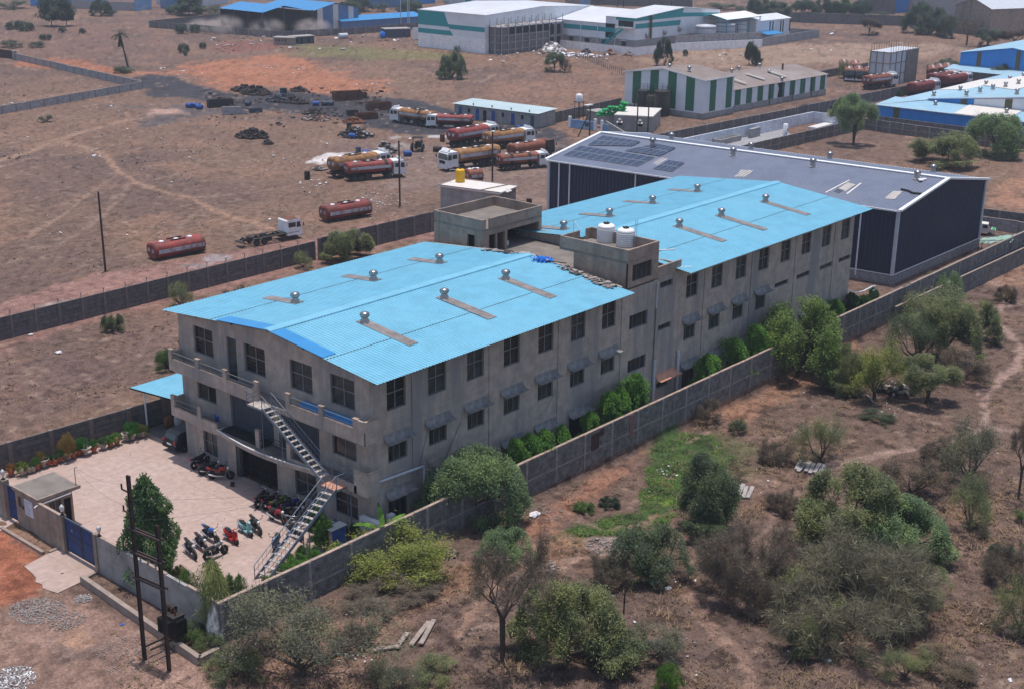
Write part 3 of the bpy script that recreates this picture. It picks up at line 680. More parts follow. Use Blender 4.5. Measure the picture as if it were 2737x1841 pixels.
roofA=roofpart(-.69,26.07,'near',True);roofB=roofpart(33.64,64.9,'far',False)
roofA['label']='near pale blue roof with two deep blue patches';roofB['label']='far pale blue roof'
# ---- turbine vents with skylight strips
def vent_mesh(baseh=.32):
    b=MB()
    b.lathe([(.62,-.02),(.5,.02),(.36,baseh*.6),(.31,baseh)],4,(0,0,0),1,sm=False)
    b.lathe([(.27,baseh-.02),(.27,baseh+.16)],14,(0,0,0),1)
    z=baseh+.14;n=26
    prof=[(.26,0),(.36,.08),(.405,.2),(.39,.32),(.31,.42),(.16,.48),(0,.50)]
    vs=[];fs=[]
    for r,h in prof:
        for k in range(n*2):
            t=math.pi*k/n;rr=r*(1.0 if k%2 else .93);vs.append((rr*math.cos(t+h*.8),rr*math.sin(t+h*.8),z+h))
    m=n*2
    for j in range(len(prof)-1):
        for k in range(m): fs.append((j*m+k,j*m+(k+1)%m,(j+1)*m+(k+1)%m,(j+1)*m+k))
    b.add(vs,fs,0,True);return b
VENT=vent_mesh().mesh('roof_vent',[M['steel'],M['ventbase']])
def on_roof(x,y,zf):
    z=11
    for _ in range(30):
        P=g(x,y,z);z=zf(P)
    return P
def addvents(lst,zf,par,strip=4.6,down=None,col='skyl'):
    for x,y in lst:
        P=on_roof(x,y,zf);link('roof_vent',VENT,par,(P.x,P.y,zf(P)+.03),math.pi/4).scale=(.85,.85,.82);o=None
        if strip:
            s=-1 if P.y<RV else 1;v0=P.y-s*.45;v1=P.y+s*strip;b=MB()
            b.extr([(P.x-.45,v0,zr(v0)+.058),(P.x+.45,v0,zr(v0)+.058),(P.x+.45,v1,zr(v1)+.058),(P.x-.45,v1,zr(v1)+.058)],(0,0,.008),0)
            b.build('skylight',[M[col]],par)
zrf=lambda P:zr(P.y)
z5=Zm(900,600,2.59)
addvents([z5(195,682),z5(745,515),z5(1170,382)],zrf,fac,4.7)
addvents([z5(712,268),z5(255,388),(2045/2.59,600+543/2.59)],zrf,fac,3.3)
z3=Zm(1837,0,2.59);r4=Zm(1450,560,5.2275)
addvents([z3(235,1500),z3(540,1403),r4(1910,250)],zrf,fac,4.7)
addvents([(1587*1.17418,437*1.17418),(1485*1.17418,464*1.17418),r4(935,100),r4(295,280)],zrf,fac,3.3)
# ---- terrace, stair head room and tank tower
t=MB()
t.box(26.8,34.4,.0,20.05,10.7,10.95,1)
t.box(26.8,26.98,5.4,14.8,10.95,11.35,0);t.box(34.2,34.38,5.4,14.8,10.95,11.85,0)
# rubble lined edge, low parapet right of the tower
t.box(31.12,34.38,-.045,.12,11.0,11.9,0);t.box(34.2,34.38,.12,5.3,10.95,11.6,0)
t.build('terrace',[M['plaster2'],M['slab']],fac)
h=MB();U0,U1,V0,V1,ZT=26.75,34.5,14.85,20.45,13.98
h.box(U0,U1,V0,V1,12.95,13.15,1)
for a,b,c,dd in ((U0,U0+.16,V0,V1),(U1-.16,U1,V0,V1),(U0+.16,U1-.16,V1-.16,V1)): h.box(a,b,c,dd,13.15,ZT,0)
h.box(U0+.95,U1-.16,V0,V0+.16,13.15,ZT,0);h.box(U0+.16,U0+.5,V0,V0+.16,13.15,ZT,0)
for a,b in ((U0,U0+.35),(U0+2.9,U0+3.2),(U1-.35,U1)): h.box(a,b,V0,V0+.3,10.95,12.95,0)
h.box(U0+.35,U0+.9,V0+.02,V0+.2,10.95,12.6,0);h.box(U0+.35,U0+2.9,V0+.01,V0+.28,12.55,12.95,0);h.box(U0+3.2,U1-.35,V0+.01,V0+.28,12.6,12.95,0)
h.box(U0+1.75,U0+1.95,V0+.03,V0+.2,10.95,12.55,0)
wallgrid(h,(U0,V1,10.6),(0,-1,0),(0,0,1),(1,0,0),V1-V0-.3,2.35,[(3.9,4.75,.75,1.95)],.2)
h.box(U1-.2,U1-.003,V0+.3,V1,10.6,12.95,0);h.box(U0+.003,U1-.2,V1-.2,V1-.003,10.6,12.95,0);h.box(U0+.22,U1-.22,V0+2.7,V0+2.8,10.95,12.95,2)
h.box(U0+.26,U0+.3,V0+.35,V1-.3,11,12.9,2)
h.box(U0+3.05,U0+3.2,V0+.3,V0+2.7,10.95,12.95,0);h.box(U0+.3,U1-.3,V0+.3,V1-.3,10.955,10.965,1)
h.box(U0-.04,U0,V1-.6,V1-.4,10.7,13.9,0)
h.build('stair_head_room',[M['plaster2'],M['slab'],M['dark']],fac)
k=MB();A0,A1,C1,ZK=27.05,31.1,6.75,14.05
k.box(A0,A1,-.045,C1,12.95,13.15,1)
k.box(A0,A0+.15,-.045,C1,13.15,ZK,0);k.box(A0+.15,A1-.15,-.045,.11,13.15,ZK,0);k.box(A1-.15,A1,-.045,C1,13.15,ZK,0)
k.box(A0+.15,A0+2.4,C1-.15,C1,13.15,ZK,0);k.box(A0+3.3,A1-.15,C1-.15,C1,13.15,ZK,0)
wallgrid(k,(A0,-.05,10.9),(1,0,0),(0,0,1),(0,1,0),A1-A0,2.2,[(.6,3.2,.5,1.85)],.2)
k.box(A0,A0+.2,.15,5.3,10.9,12.95,0);k.box(A1-.2,A1,.15,5.3,10.9,12.95,0);k.box(A0+.2,A1-.2,5.1,5.3,10.9,12.95,0);k.box(A0+.25,A1-.25,.3,5,10.96,12.9,2)
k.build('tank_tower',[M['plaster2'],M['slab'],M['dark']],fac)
window(fac,(A0+.6,.07,11.4),0,2.6,1.35,'grill')
# white drain spouts
for a,b in (((31.1,-.05,13.3),(32.2,-.75,13.28)),((34.3,-.05,11.3),(35.0,-.6,11.28)),): 
    q=MB();q.tube(a,b,.05,.05,8);q.build('drain_spout',[M['white']],fac)
# ---- balconies of the front
def pier(mb,v0,v1,u0,u1,z0,z1): mb.box(u0,u1,v0,v1,z0,z1-.05,0);mb.box(u0-.03,u1+.03,v0-.03,v1+.03,z1-.05,z1,1)
def balcony(z0,piers,low,extra=None):
    b=MB();ud=-1.12
    return b
ub=MB();ud=-1.12
ub.box(ud+.12,-.003,-.75,20.0,7.1,7.32,2)
for v in (19.75,16.6,13.42,10.0,6.72,3.42,.18): pier(ub,v-.2,v+.2,ud-.02,ud+.2,7.0,8.6)
ub.box(ud,ud+.12,10.2,19.55,6.98,7.86,0);ub.box(ud,ud+.12,-.75,6.52,6.98,7.86,0)
ub.box(ud,ud+.12,6.92,9.8,6.98,7.3,0)
for a,b in ((16.8,19.55),(13.62,16.4),(10.2,13.22)): ub.box(ud-.015,ud+.14,a,b,7.862,7.9,3)
for a,b in ((3.62,6.52),(.38,3.22)): ub.box(ud-.015,ud+.14,a,b,7.862,7.9,1)
ub.box(ud,-.003,-.80,-.66,6.98,8.55,0);ub.box(ud-.03,.0,-.83,-.63,8.55,8.6,1)
ub.box(ud+.12,-.003,19.9,20.05,6.98,8.3,0)
ub.box(ud,ud+.14,-.66,-.02,7.86,8.55,0)
for z in (8.05,8.38):
    for a,b in ((19.55,16.8),(16.4,13.62),(13.22,10.2),(6.52,3.62),(3.22,.38)): ub.tube((ud+.08,a,z),(ud+.08,b,z),.022,.022,6,4)
ub.build('balcony',[M['plaster'],M['coping'],M['slab'],M['kerb'],M['framel']],fac)['label']='upper balcony of the front'
lb=MB()
lb.box(ud+.12,-.003,-.75,20.1,3.5,3.72,2)
for v in (19.9,16.72,10.16,6.85): pier(lb,v-.2,v+.2,ud-.02,ud+.2,3.45,5.02)
for a,b in ((16.92,19.7),(14.7,16.52)): lb.box(ud,ud+.12,a,b,3.42,4.15,0);lb.box(ud-.015,ud+.14,a,b,4.152,4.2,1)
lb.box(ud,ud+.12,.2,6.65,3.42,3.95,0)
lb.box(ud,-.003,-.80,-.66,3.42,4.97,0);lb.box(ud-.03,0,-.83,-.63,4.97,5.02,1);lb.box(ud,ud+.14,-.66,.45,3.42,4.97,0);lb.box(ud-.03,ud+.17,-.63,.48,4.97,5.02,1)
lb.box(ud+.12,-.003,19.98,20.12,3.42,4.8,0)
for z in (4.4,4.75): lb.tube((ud+.08,19.7,z),(ud+.08,16.92,z),.022,.022,6,4)
for z in (4.3,4.55,4.8): lb.tube((ud+.08,9.96,z),(ud+.08,7.05,z),.02,.02,6,5)
# curved porch slab over the door with a white edge pipe
arc=[(-1.1-.55*math.sin(math.pi*i/16),14.7-10.2*i/16) for i in range(17)]
lb.prism([(-.95,14.7)]+arc+[(-.95,4.5)],3.44,3.74,0,2)
lb.path([(u-.02,v,3.78) for u,v in arc],.05,6,6)
lb.path([(-1.1,14.7,3.78),(-.3,14.3,3.78)],.04,6,6)
lb.box(-1.0,-.06,9.9,14.3,3.74,3.9,5)
lb.build('balcony',[M['plaster'],M['coping'],M['slab'],M['kerb'],M['framel'],M['dark'],M['white']],fac)['label']='lower balcony with curved porch slab'
# pipes on the right wall
pp_=MB();pp_.path([(.2,-.2,3.85),(4.55,-.2,3.62),(4.62,-.2,.0)],.09,10);pp_.build('drain_pipe',[M['pipe']],fac)
pp_=MB();pp_.tube((.75,-.1,.0),(.6,-.1,4.9),.025,.025,6);pp_.build('drain_pipe',[M['pipe']],fac)
for u,z1 in ((30.95,4.2),(34.35,4.2),):
    q=MB();q.tube((u,-.22,-.0),(u,-.22,z1),.13,.13,10,0);q.tube((u,-.22,z1-.8),(u,-.22,z1-.72),.16,.16,10,0);q.build('drain_pipe',[M['pipe']],fac)
q=MB();q.tube((30.9,-.16,8.6),(31.0,-.16,10.7),.05,.05,8);q.tube((30.82,-.16,4.2),(30.9,-.16,8.6),.045,.045,8,1);q.build('drain_pipe',[M['pipe'],M['frame']],fac)
q=MB();q.path([(18.5,-.06,5.0),(17.3,-.06,3.7)],.012,4);q.path([(8.3,-.06,5.6),(6.6,-.06,3.2)],.015,4);q.path([(5.2,-.05,6.2),(4.2,-.05,3.4),(3.4,-.05,1.9)],.012,4);q.build('cable',[M['black']],fac)
# left lean-to canopy
lc=MB();lc.M=None
corr(lc,(-.1,27.0,3.5),(4.2,27.0,3.5),(.2,20.15,3.95),(6.5,20.15,3.95),.235,.03)
lc.bar((-.1,27,3.45),(4.2,27,3.45),.08,.1,1);lc.bar((-.1,27,3.45),(.2,20.2,3.9),.06,.1,1)
lc.build('lean_to_roof',[M['blueroof'],M['dark']],fac)
q=MB();q.tube((.7,26.3,0),(.66,26.3,3.5),.07,.07,10);q.build('canopy_post',[M['trim']],fac)
# ---- external steel staircase
st=thing('steel_staircase','grey blue steel staircase in two flights down the front of the factory','staircase',(0,0,0))
def flight(a0,a1,b0,b1,n):
    """a0,a1 top corners, b0,b1 bottom corners of the flight"""
    a0,a1,b0,b1=map(Vector,(a0,a1,b0,b1))
    s=MB()
    for p,q in ((a0,b0),(a1,b1)): s.bar(p,q,.06,.2,0)
    s.build('stringer',[M['steelblue']],st)
    tr=MB()
    for i in range(1,n):
        t=i/n;p=a0.lerp(b0,t);q=a1.lerp(b1,t);d=(b0-a0);d.z=0;d.normalize()
        tr.bar(p-d*.0+Vector((0,0,.05)),q+Vector((0,0,.05)),.24,.035,0)
    tr.build('tread',[M['tread']],st)
    up=Vector((0,0,1))
    for p,q in ((a0,b0),(a1,b1)):
        r=MB();r.tube(p+up*.95,q+up*.95,.03,.03,8);r.tube(p+up*.55,q+up*.55,.015,.015,6)
        r.tube(q,q+up*.95,.03,.03,6);r.tube(p,p+up*.95,.03,.03,6)
        m=18
        for k in range(1,m): x=p.lerp(q,k/m);r.tube(x,x+up*.95,.009,.009,4)
        r.build('handrail',[M['steelblue']],st)
flight((-1.95,8.4,7.28),(-1.15,8.4,7.28),(-1.95,2.45,3.75),(-1.15,2.45,3.75),15)
flight((-2.15,1.98,3.72),(-2.0,1.12,3.72),(-8.72,1.2,.02),(-8.6,.35,.02),15)
for lab,(x0,x1,y0,y1,z) in (('u',(-1.98,-1.0,8.35,9.95,7.26)),('l',(-2.15,-.62,1.1,2.5,3.7))):
    b=MB();b.box(x0,x1,y0,y1,z-.05,z,1);b.box(x0,x0+.06,y0,y1,z-.16,z-.05,0);b.box(x0+.06,x1,y0,y0+.06,z-.16,z-.05,0)
    b.build('landing',[M['steelblue'],M['orangec'] if z<5 else M['tread']],st)
    r=MB();c=[(x0,y1),(x0,y0+.05)] if z>5 else [(x0+.1,y0),(x1,y0)]
    if z>5: c=[(x1,y1),(x0,y1),(x0,y0+.9)]
    else: c=[(x0+.15,y0),(x1,y0),(x1,y1)]
    for zz in (.35,.65,.95): r.path([(a,b_,z+zz) for a,b_ in c],.022,6)
    for a,b_ in c: r.tube((a,b_,z),(a,b_,z+.95),.025,.025,6)
    r.build('guard_rail',[M['steelblue']],st)
for u,v,z in ((-2.05,1.2,3.6),(-.75,1.2,3.6),(-5.0,.95,2.0),(-4.9,.5,2.0),(-2.1,2.4,3.6)): q=MB();q.tube((u,v,0),(u,v,z),.045,.045,6);q.build('support_post',[M['steelblue']],st)
for u,v in ((-1.9,8.5),(-1.9,6.5)): q=MB();q.tube((u,v,3.74),(u,v,7.15 if v>8 else 5.95),.025,.025,6);q.build('support_post',[M['steelblue']],st)
# things on balconies / terrace
b=MB()
corr(b,(-.95,6.3,7.5),(-.95,.5,7.5),(-.12,6.3,7.95),(-.12,.5,7.95),.235,.03)
b.extr([(-.97,6.3,7.42),(-.55,6.3,7.62),(-.55,6.3,7.66),(-.97,6.3,7.46)],(0,-5.8,0),1)
tag(b.build('roofing_sheets',[M['blueroof2'],M['blueroof']]),'blue corrugated sheets lying in the upper balcony beside the stair','roof sheet')
b=MB();b.lathe([(.16,0),(.24,.42),(.26,.42),(.25,.4),(.17,.04),(0,.04)],14);b.path([(-.25,0,.4),(-.2,0,.62),(0,0,.7),(.2,0,.62),(.25,0,.4)],.012,5)
o=b.build('bucket',[M['tarp']]);p=g(*Zm(400,780,3.885)(708,1330),3.75);o.location=(max(p.x,-.85),p.y,3.73);tag(o,'blue plastic bucket standing in the lower front balcony','bucket')
def watertank(name,label,loc,r,hh,mt,ribs=7,group=None):
    t=thing(name,label,'water tank',loc,0,group);b=MB();pr_=[(r,0)]
    for i in range(ribs):
        z=hh*.78*i/ribs;dz=hh*.78/ribs;pr_+=[(r*.95,z+dz*.08),(r*1.04,z+dz*.3),(r*1.04,z+dz*.7),(r*.95,z+dz*.92)]
    pr_+=[(r,hh*.8),(r*.97,hh*.88),(r*.86,hh*.95),(r*.6,hh*.99),(r*.35,hh),(0,hh)]
    b.lathe(pr_,28,mi=0);b.build('tank_body',[mt],t)
    b=MB();b.lathe([(r*.32,hh*.985),(r*.32,hh*1.05),(r*.28,hh*1.075),(0,hh*1.08)],16,mi=0)
    for k in range(4): a=k*math.pi/2+.3;b.box(r*.3*math.cos(a)-.04,r*.3*math.cos(a)+.04,r*.3*math.sin(a)-.04,r*.3*math.sin(a)+.04,hh*1.0,hh*1.09)
    b.build('lid',[M['black']],t);return t
P1=g(*r4(882,470),13.16);P2=g(*r4(1155,535),13.16)
watertank('water_tank','white ribbed water tank on the tank tower, the one farther from its front corner',(P1.x+.5,P1.y+.35,13.15),.72,1.45,M['tank'])
watertank('water_tank','white ribbed water tank on the tank tower, the one at its front corner',(P2.x+.5,P2.y+.35,13.15),.72,1.45,M['tank'])
q=MB()
for a,b_ in (((28.6,6.6,13.1),(28.6,6.6,15.1)),((28.6,6.6,15.0),(27.6,5.0,14.7)),((30.9,2.2,13.1),(30.9,2.2,15.4)),((31.0,2.1,13.1),(31.0,2.1,15.4))): q.tube(a,b_,.022,.022,6)
q.build('tank_pipe',[M['pipe']],fac)
# loose roof tiles along the near roof's back edge
rr=random.Random(5);b=MB()
for i in range(150):
    v=rr.uniform(.2,5.2) if rr.random()<.62 else (rr.uniform(5.2,9.5) if rr.random()<.35 else rr.uniform(9.8,14.2))
    u=26.0+rr.uniform(-.55,.35)-(.25 if v<2 else 0);z=(zr(v) if u<26.07 else max(10.95,zr(v)-.1))+.05
    b.M=Matrix.Translation((u,v,z+rr.uniform(0,.06)))@Matrix.Rotation(rr.uniform(0,6.28),4,'Z')@Matrix.Rotation(rr.uniform(-.25,.25),4,'X')
    a=rr.uniform(.12,.34);b.box(-a,a,-a*.55,a*.55,0,rr.uniform(.02,.06),rr.choice((0,1,1,2,2,2)))
b.M=None;b.bar((25.2,7.9,zr(7.9)+.1),(26.4,5.5,zr(5.5)+.25),.09,.06,2)
tag(b.build('roof_debris',[M['stone'],M['greywood'],M['rubbled'],M['terra']]),'loose broken tiles and boards along the near roof edge by the terrace','debris',kind='stuff')
b=MB();n=14
vs=[];fs=[]
for i in range(n+1):
    for j in range(n+1): vs.append((i/n*1.6-.8,j/n*2.2-1.1,.05+.28*abs(math.sin(i*1.7+j*.9))*abs(math.sin(j*1.3-i*.6))*rr.uniform(.6,1.3)+(.15 if 3<i<9 and 4<j<10 else 0)))
for i in range(n):
    for j in range(n):
        if (i-7)**2/49+(j-7)**2/40<1.05: fs.append((i*(n+1)+j,(i+1)*(n+1)+j,(i+1)*(n+1)+j+1,i*(n+1)+j+1))
b.add(vs,fs);o=b.build('tarpaulin',[M['tarp']]);P=g(*z5(1420,240),12.2);o.location=(P.x,P.y,12.0);o.rotation_euler=(0,.0,.6);tag(o,'crumpled bright blue tarpaulin on the ridge end of the near roof','tarpaulin')
q=MB();q.lathe([(.16,0),(.18,.4),(.0,.4)],12);o=q.build('paint_bucket',[M['white']]);P=g(*Zm(1100,420,4.662)(1188,1100),10.97);o.location=(P.x,P.y,10.97);tag(o,'small white bucket in the doorway of the stair head room','bucket')
# ---------------------------------------------------------------- yard and walls of the compound
b=MB();b.prism([(-14.38,-3.0),(0.3,-3.0),(0.3,26.4),(-14.38,26.9)],-.06,.012);struct(b.build('yard_pavement',[M['yard']]))
b=MB();b.prism([(.3,-2.98),(66,-2.98),(66,.3),(.3,.3)],-.06,.004);b.prism([(.3,20),(12,20),(12,26.3),(.3,26.4)],-.06,.004);struct(b.build('side_pavement',[M['slab']]))
k8=Zm(0,1340,6.03);r6=Zm(0,1080,5.2275);z7=Zm(0,1200,2.447);r7=Zm(850,1180,5.2275);c3=Zm(450,1150,3.92);z4=Zm(0,600,2.59);z6=Zm(1837,600,2.59);k6=Zm(2437,560,7.77)
q=[g(*k8(*p)) for p in ((1040,735),(1630,1110),(1340,1285),(930,1480),(800,1440),(690,1400),(680,1340),(575,1300),(580,1230),(530,1170),(390,1050),(720,870))]
b=MB();b.prism([(p.x,p.y) for p in q],-.08,.05);struct(b.build('gate_ramp',[M['yard']]))
q=[g(*k8(*p)) for p in ((150,170),(330,290),(100,425),(-60,520),(-200,400),(-60,60))]
b=MB();b.prism([(p.x,p.y) for p in q],-.08,.05);struct(b.build('gate_ramp',[M['yard']]))
def lowwall(pts,w,h,name,label,mt='kerb',z0=-.3,ext=None):
    b=MB()
    for (x0,y0),(x1,y1) in zip(pts[:-1],pts[1:]):
        d=Vector((x1-x0,y1-y0,0)).normalized();s=Vector((-d.y,d.x,0))*w/2
        b.extr([Vector((x0,y0,z0))+s,Vector((x0,y0,z0))-s,Vector((x0,y0,h))-s,Vector((x0,y0,h))+s],Vector((x1-x0,y1-y0,0)))
    return tag(b.build(name,[M[mt]]),label,'kerb wall')
lowwall([(-15.6,18.9),(-15.6,13.7)],.22,.16,'kerb','low concrete kerb along the bare strip between the two gates')
lowwall([(-14.6,13.55),(-15.3,13.5)],.2,.14,'kerb','short kerb stub at the left foot of the wide blue gate')
lowwall([(-14.6,9.05),(-15.9,8.75)],.2,.15,'kerb','short kerb between the gate ramp and the planted strip')
lowwall([(-15.97,8.6),(-16.67,-4.1),(-15.4,-4.05)],.3,.5,'retaining_kerb','low retaining wall in front of the compound under the twin iron poles')
# front plaster wall, right long block wall, left precast walls
def compound(name,label,p0,p1,h,th,mt,postmt,pitch,band=None,cope=True,outer=1,z0=-1.2,postw=.28,stake=False,proud=.04,cw=.0,copemt='coping',hpost=0):
    t=thing(name,label,'wall',(p0[0],p0[1],0),math.atan2(p1[1]-p0[1],p1[0]-p0[0]))
    L=math.hypot(p1[0]-p0[0],p1[1]-p0[1])
    b=MB();b.box(0,L,-th/2,th/2,z0,h);b.build('panel',[M[mt]],t)
    if cope:
        rr=random.Random(int(L*10));b=MB();x=0
        while x<L:
            dx=min(L-x,rr.uniform(1.2,3.0));
            if rr.random()<.93: b.box(x,x+dx-.02,-th/2-cw,th/2+cw,h+.003,h+.05+rr.uniform(0,.02))
            x+=dx
        b.build('coping',[M[copemt]],t)
    if band:
        b=MB()
        for z in band: b.box(0.01,L-.01,-th/2-.03,th/2+.03,z,z+.14)
        b.build('band',[M['band']],t)
    if pitch:
        b=MB();n=max(1,round(L/pitch));b.box(-postw/2,postw/2,-th/2-proud,th/2+proud,z0,h+hpost-.01)
        me=b.mesh('wall_post',[M[postmt]])
        s=MB();s.bar((0,0,h-.01),(0,0,h+.3),.045,.045);s.bar((0,0,h+.3),(0,-.14,h+.52),.04,.04);s.bar((0,0,h+.3),(0,.14,h+.52),.04,.04);sm=s.mesh('wire_bracket',[M['frame']])
        for i in range(n+1):
            o=link('wall_post',me,t,(L*i/n if 0<i<n else (.15 if i==0 else L-.15),0,0))
            if stake and 0<i<n: link('wire_bracket',sm,o)
    return t
LW=compound('block_wall','long dark block wall with concrete bands along the scrub land',(-14.62,-3.15),(67.2,-3.15),2.5,.23,'block','band',3.3,(.95,),True,postw=.22,proud=.035)
for px,py,w_,z0_,z1_ in ((1688,1120,.5,.6,2.45),(1592,1142,.9,1.0,2.3),(1610,1110,.5,1.9,2.4)):
    Q=pl(px,py,1,-3.27);b=MB();b.box(Q.x+14.62-w_/2,Q.x+14.62+w_/2,-.158,-.118,z0_,z1_);b.build('paint_smear',[M['brownwall' if px!=1688 else 'redroof']],LW)
compound('block_wall','far half of the dark block wall beside the navy shed',(67.25,-3.15),(116,-3.15),2.5,.23,'block','band',3.3,(.95,),True,postw=.22,proud=.035,copemt='kerb')
compound('outer_wall','lower outer block wall running beyond the end of the navy shed',(67.4,-3.75),(120,-4.5),1.15,.22,'block','band',0,None,True,copemt='kerb')
compound('block_wall','wall across the end of the navy shed yard, the nearer of two',(109.4,12),(111.2,-3.1),1.5,.2,'brickgrey','band',4,None,True,copemt='kerb')
compound('block_wall','dark wall behind the navy shed yard, the farther of two',(111.0,12),(118,-24),2.1,.2,'block','band',4,None,False)
compound('front_wall','grey plastered front wall between the blue gate and the wall corner',(-14.5,8.95),(-14.5,-3.03),2.5,.2,'lightplaster','post',0,None,True)
compound('front_wall','short plastered wall piece between gatehouse and wide blue gate',(-14.5,16.0),(-14.5,12.95),2.5,.2,'plaster2','post',0,None,True)
for v,l in ((12.83,'left'),(9.06,'right')):
    b=MB();b.box(-14.68,-14.32,v-.16,v+.16,-.2,2.62);tag(b.build('gate_pillar',[M['plaster2']]),'plastered gate pillar at the %s side of the wide blue gate'%l,'pillar')
gt=thing('steel_gate','wide dark blue sheet steel gate in two leaves','gate',(-14.5,12.66,0),F90)
for x0,x1,hh in ((0.02,1.72,2.5),(1.76,3.42,2.48)):
    b=MB()
    n=10
    for i in range(n):
        a=x0+(x1-x0)*i/n;c=x0+(x1-x0)*(i+1)/n;b.extr([(a,.02,.28),(a+.6*(c-a),.02,.28),(a+.7*(c-a),-.0,.28),(c,-.0,.28),(c,.05,.28),(a,.05,.28)],(0,0,hh-.28),0)
    for z in (.24,1.4,hh-.04): b.box(x0,x1,-.03,.07,z,z+.07,1)
    for x in (x0,x1-.07): b.box(x,x+.07,-.03,.07,.24,hh,1)
    b.build('gate_leaf',[M['gate'],M['slate']],gt)
b=MB();b.lathe([(.0,-.012),(.11,-.012),(.11,0),(0,0)],5,(.8,-.01,1.85),0,ax='y');b.build('star_emblem',[M['steel']],gt)
g2=thing('steel_gate','narrow dark blue steel gate left of the gatehouse','gate',(-14.5,19.68,0),F90)
b=MB()
for i in range(6): b.extr([(i*.18+.02,.02,.3),(i*.18+.12,.02,.3),(i*.18+.14,0,.3),(i*.18+.2,0,.3),(i*.18+.2,.05,.3),(i*.18+.02,.05,.3)],(0,0,2.3),0)
for z in (.28,1.5,2.55): b.box(.02,1.12,-.03,.06,z,z+.06,1)
b.build('gate_leaf',[M['gate'],M['slate']],g2)
b=MB();b.box(-14.72,-14.28,19.72,20.25,-.2,2.85);tag(b.build('gate_pillar',[M['plaster2']]),'thick plastered pillar left of the narrow blue gate','pillar')
compound('front_wall','plastered wall with a faded notice at the left edge beyond the narrow gate',(-14.55,30),(-14.55,20.3),2.4,.22,'lightplaster','post',0,None,True)
b=MB();b.box(-14.70,-14.663,20.9,22.3,1.1,2.1,0);b.box(-14.706,-14.70,21.0,22.2,1.7,1.95,1);tag(b.build('notice_board',[M['poster'],M['hazeblue']]),'faded pale notice board on the wall at the left edge','sign')
def gatelamp(loc,lab):
    t=thing('gate_lamp',lab,'lamp',loc);b=MB();b.lathe([(.13,0),(.13,.04),(.04,.07),(.035,.22),(.09,.25),(.0,.26)],10);b.build('lamp_base',[M['black']],t)
    b=MB();b.lathe([(.09,.25),(.15,.5),(.17,.52),(.05,.68),(0,.74)],10);b.build('lamp_shade',[M['white']],t)
gatelamp((-14.5,12.83,2.62),'white lantern on the gate pillar next to the gatehouse')
gatelamp((-14.5,8.7,2.56),'white lantern on the wall right of the wide blue gate')
gatelamp((-14.5,20.0,2.85),'white lantern on the pillar at the left picture edge')
# gatehouse
gh=thing('gatehouse','small grey gatehouse with flat overhanging roof beside the blue gates','gatehouse',(0,0,0))
b=MB();wallgrid(b,(-14.52,18.6,0),(0,-1,0),(0,0,1),(1,0,0),2.6,2.55,[(.28,.75,1.45,2.2)],.12)
wallgrid(b,(-14.52,16.0,0),(1,0,0),(0,0,1),(0,1,0),2.6,2.55,[(.9,1.75,1.2,2.1),(1.95,2.45,.02,2.0)],.12)
b.poly([(-11.92,16,0),(-11.92,18.6,0),(-11.92,18.6,2.55),(-11.92,16,2.55)]);b.poly([(-14.52,18.6,0),(-11.92,18.6,0),(-11.92,18.6,2.55),(-14.52,18.6,2.55)])
b.build('wall',[M['plaster2']],gh)
b=MB();b.box(-14.62,-11.5,15.6,18.8,2.552,2.78,0);b.box(-14.5,-11.62,15.72,18.68,2.78,2.784,1)
b.build('roof',[M['plaster2'],M['slab']],gh)
b=MB();b.box(-14.4,-12.0,16.15,18.45,.02,2.5);b.build('interior',[M['dark']],gh)
window(gh,(-13.6,16.06,1.2),0,.85,.9,'pair');window(gh,(-14.46,18.3,1.45),F90,.45,.75,'pair')
b=MB();b.box(0,1.0,-.03,0,0,1.15,0)
rr=random.Random(3)
for i in range(8): b.box(.08,.08+rr.uniform(.45,.84),-.033,-.03,.1+i*.125,.135+i*.125,1)
o=b.build('notice_board',[M['poster'],M['ink']]);o.location=(-14.523,17.45,1.15);o.rotation_euler=(0,0,F90);tag(o,'white notice board with printed lines on the gatehouse front','sign')
b=MB();b.box(0,.16,-.06,0,0,.22);o=b.build('letter_box',[M['rust']]);o.location=(-14.523,17.75,1.45);o.rotation_euler=(0,0,F90);tag(o,'small rusty letter box beside the gatehouse notice board','box')
b=MB();b.tube((-14.7,15.62,2.38),(-12.2,15.62,2.46),.05,.05,8);b.tube((-14.7,15.62,2.38),(-14.85,15.62,2.3),.05,.05,8);b.build('drain_pipe',[M['white']],gh)
b=MB();b.path([(-11.7,15.8,2.78),(-11.7,15.8,4.0),(-11.55,15.7,4.05)],.025,6);b.build('conduit_pipe',[M['frame']],gh)
# left yard wall (precast), the wall along the red road, the field beyond
compound('precast_wall','precast panel wall behind the row of potted plants',(-16.5,27.75),(2.6,26.55),2.0,.12,'precast','post',3.35,None,False,postw=.34,proud=.09,hpost=.06)
compound('precast_wall','precast panel wall running on behind the factory in shadow',(2.65,26.5),(30,26.2),2.0,.12,'precast','post',3.35,None,False,postw=.3,proud=.08)
A=g(0,905);Bp=g(286,828);e=(Bp-A).normalized();S0=A-e*14
P2=g(985*1.17418,520*1.17418)
compound('precast_wall','long dark precast wall with iron brackets along the red road',(S0.x,S0.y),(42.6,55.0),2.15,.12,'precast','post',2.55,None,False,postw=.26,proud=.08,stake=True,hpost=.03)
compound('precast_wall','taller end piece of the road wall behind the stair head room',(43.0,54.8),(64,54.6),2.45,.12,'precast','post',3.2,None,False,postw=.4,proud=.1)
# potted plants come with the other plants; kerb strip under them
b=MB();b.box(-14.2,.6,25.95,26.5,.012,.13);o=b.build('plant_kerb',[M['kerb']]);o.rotation_euler=(0,0,0);struct(o)
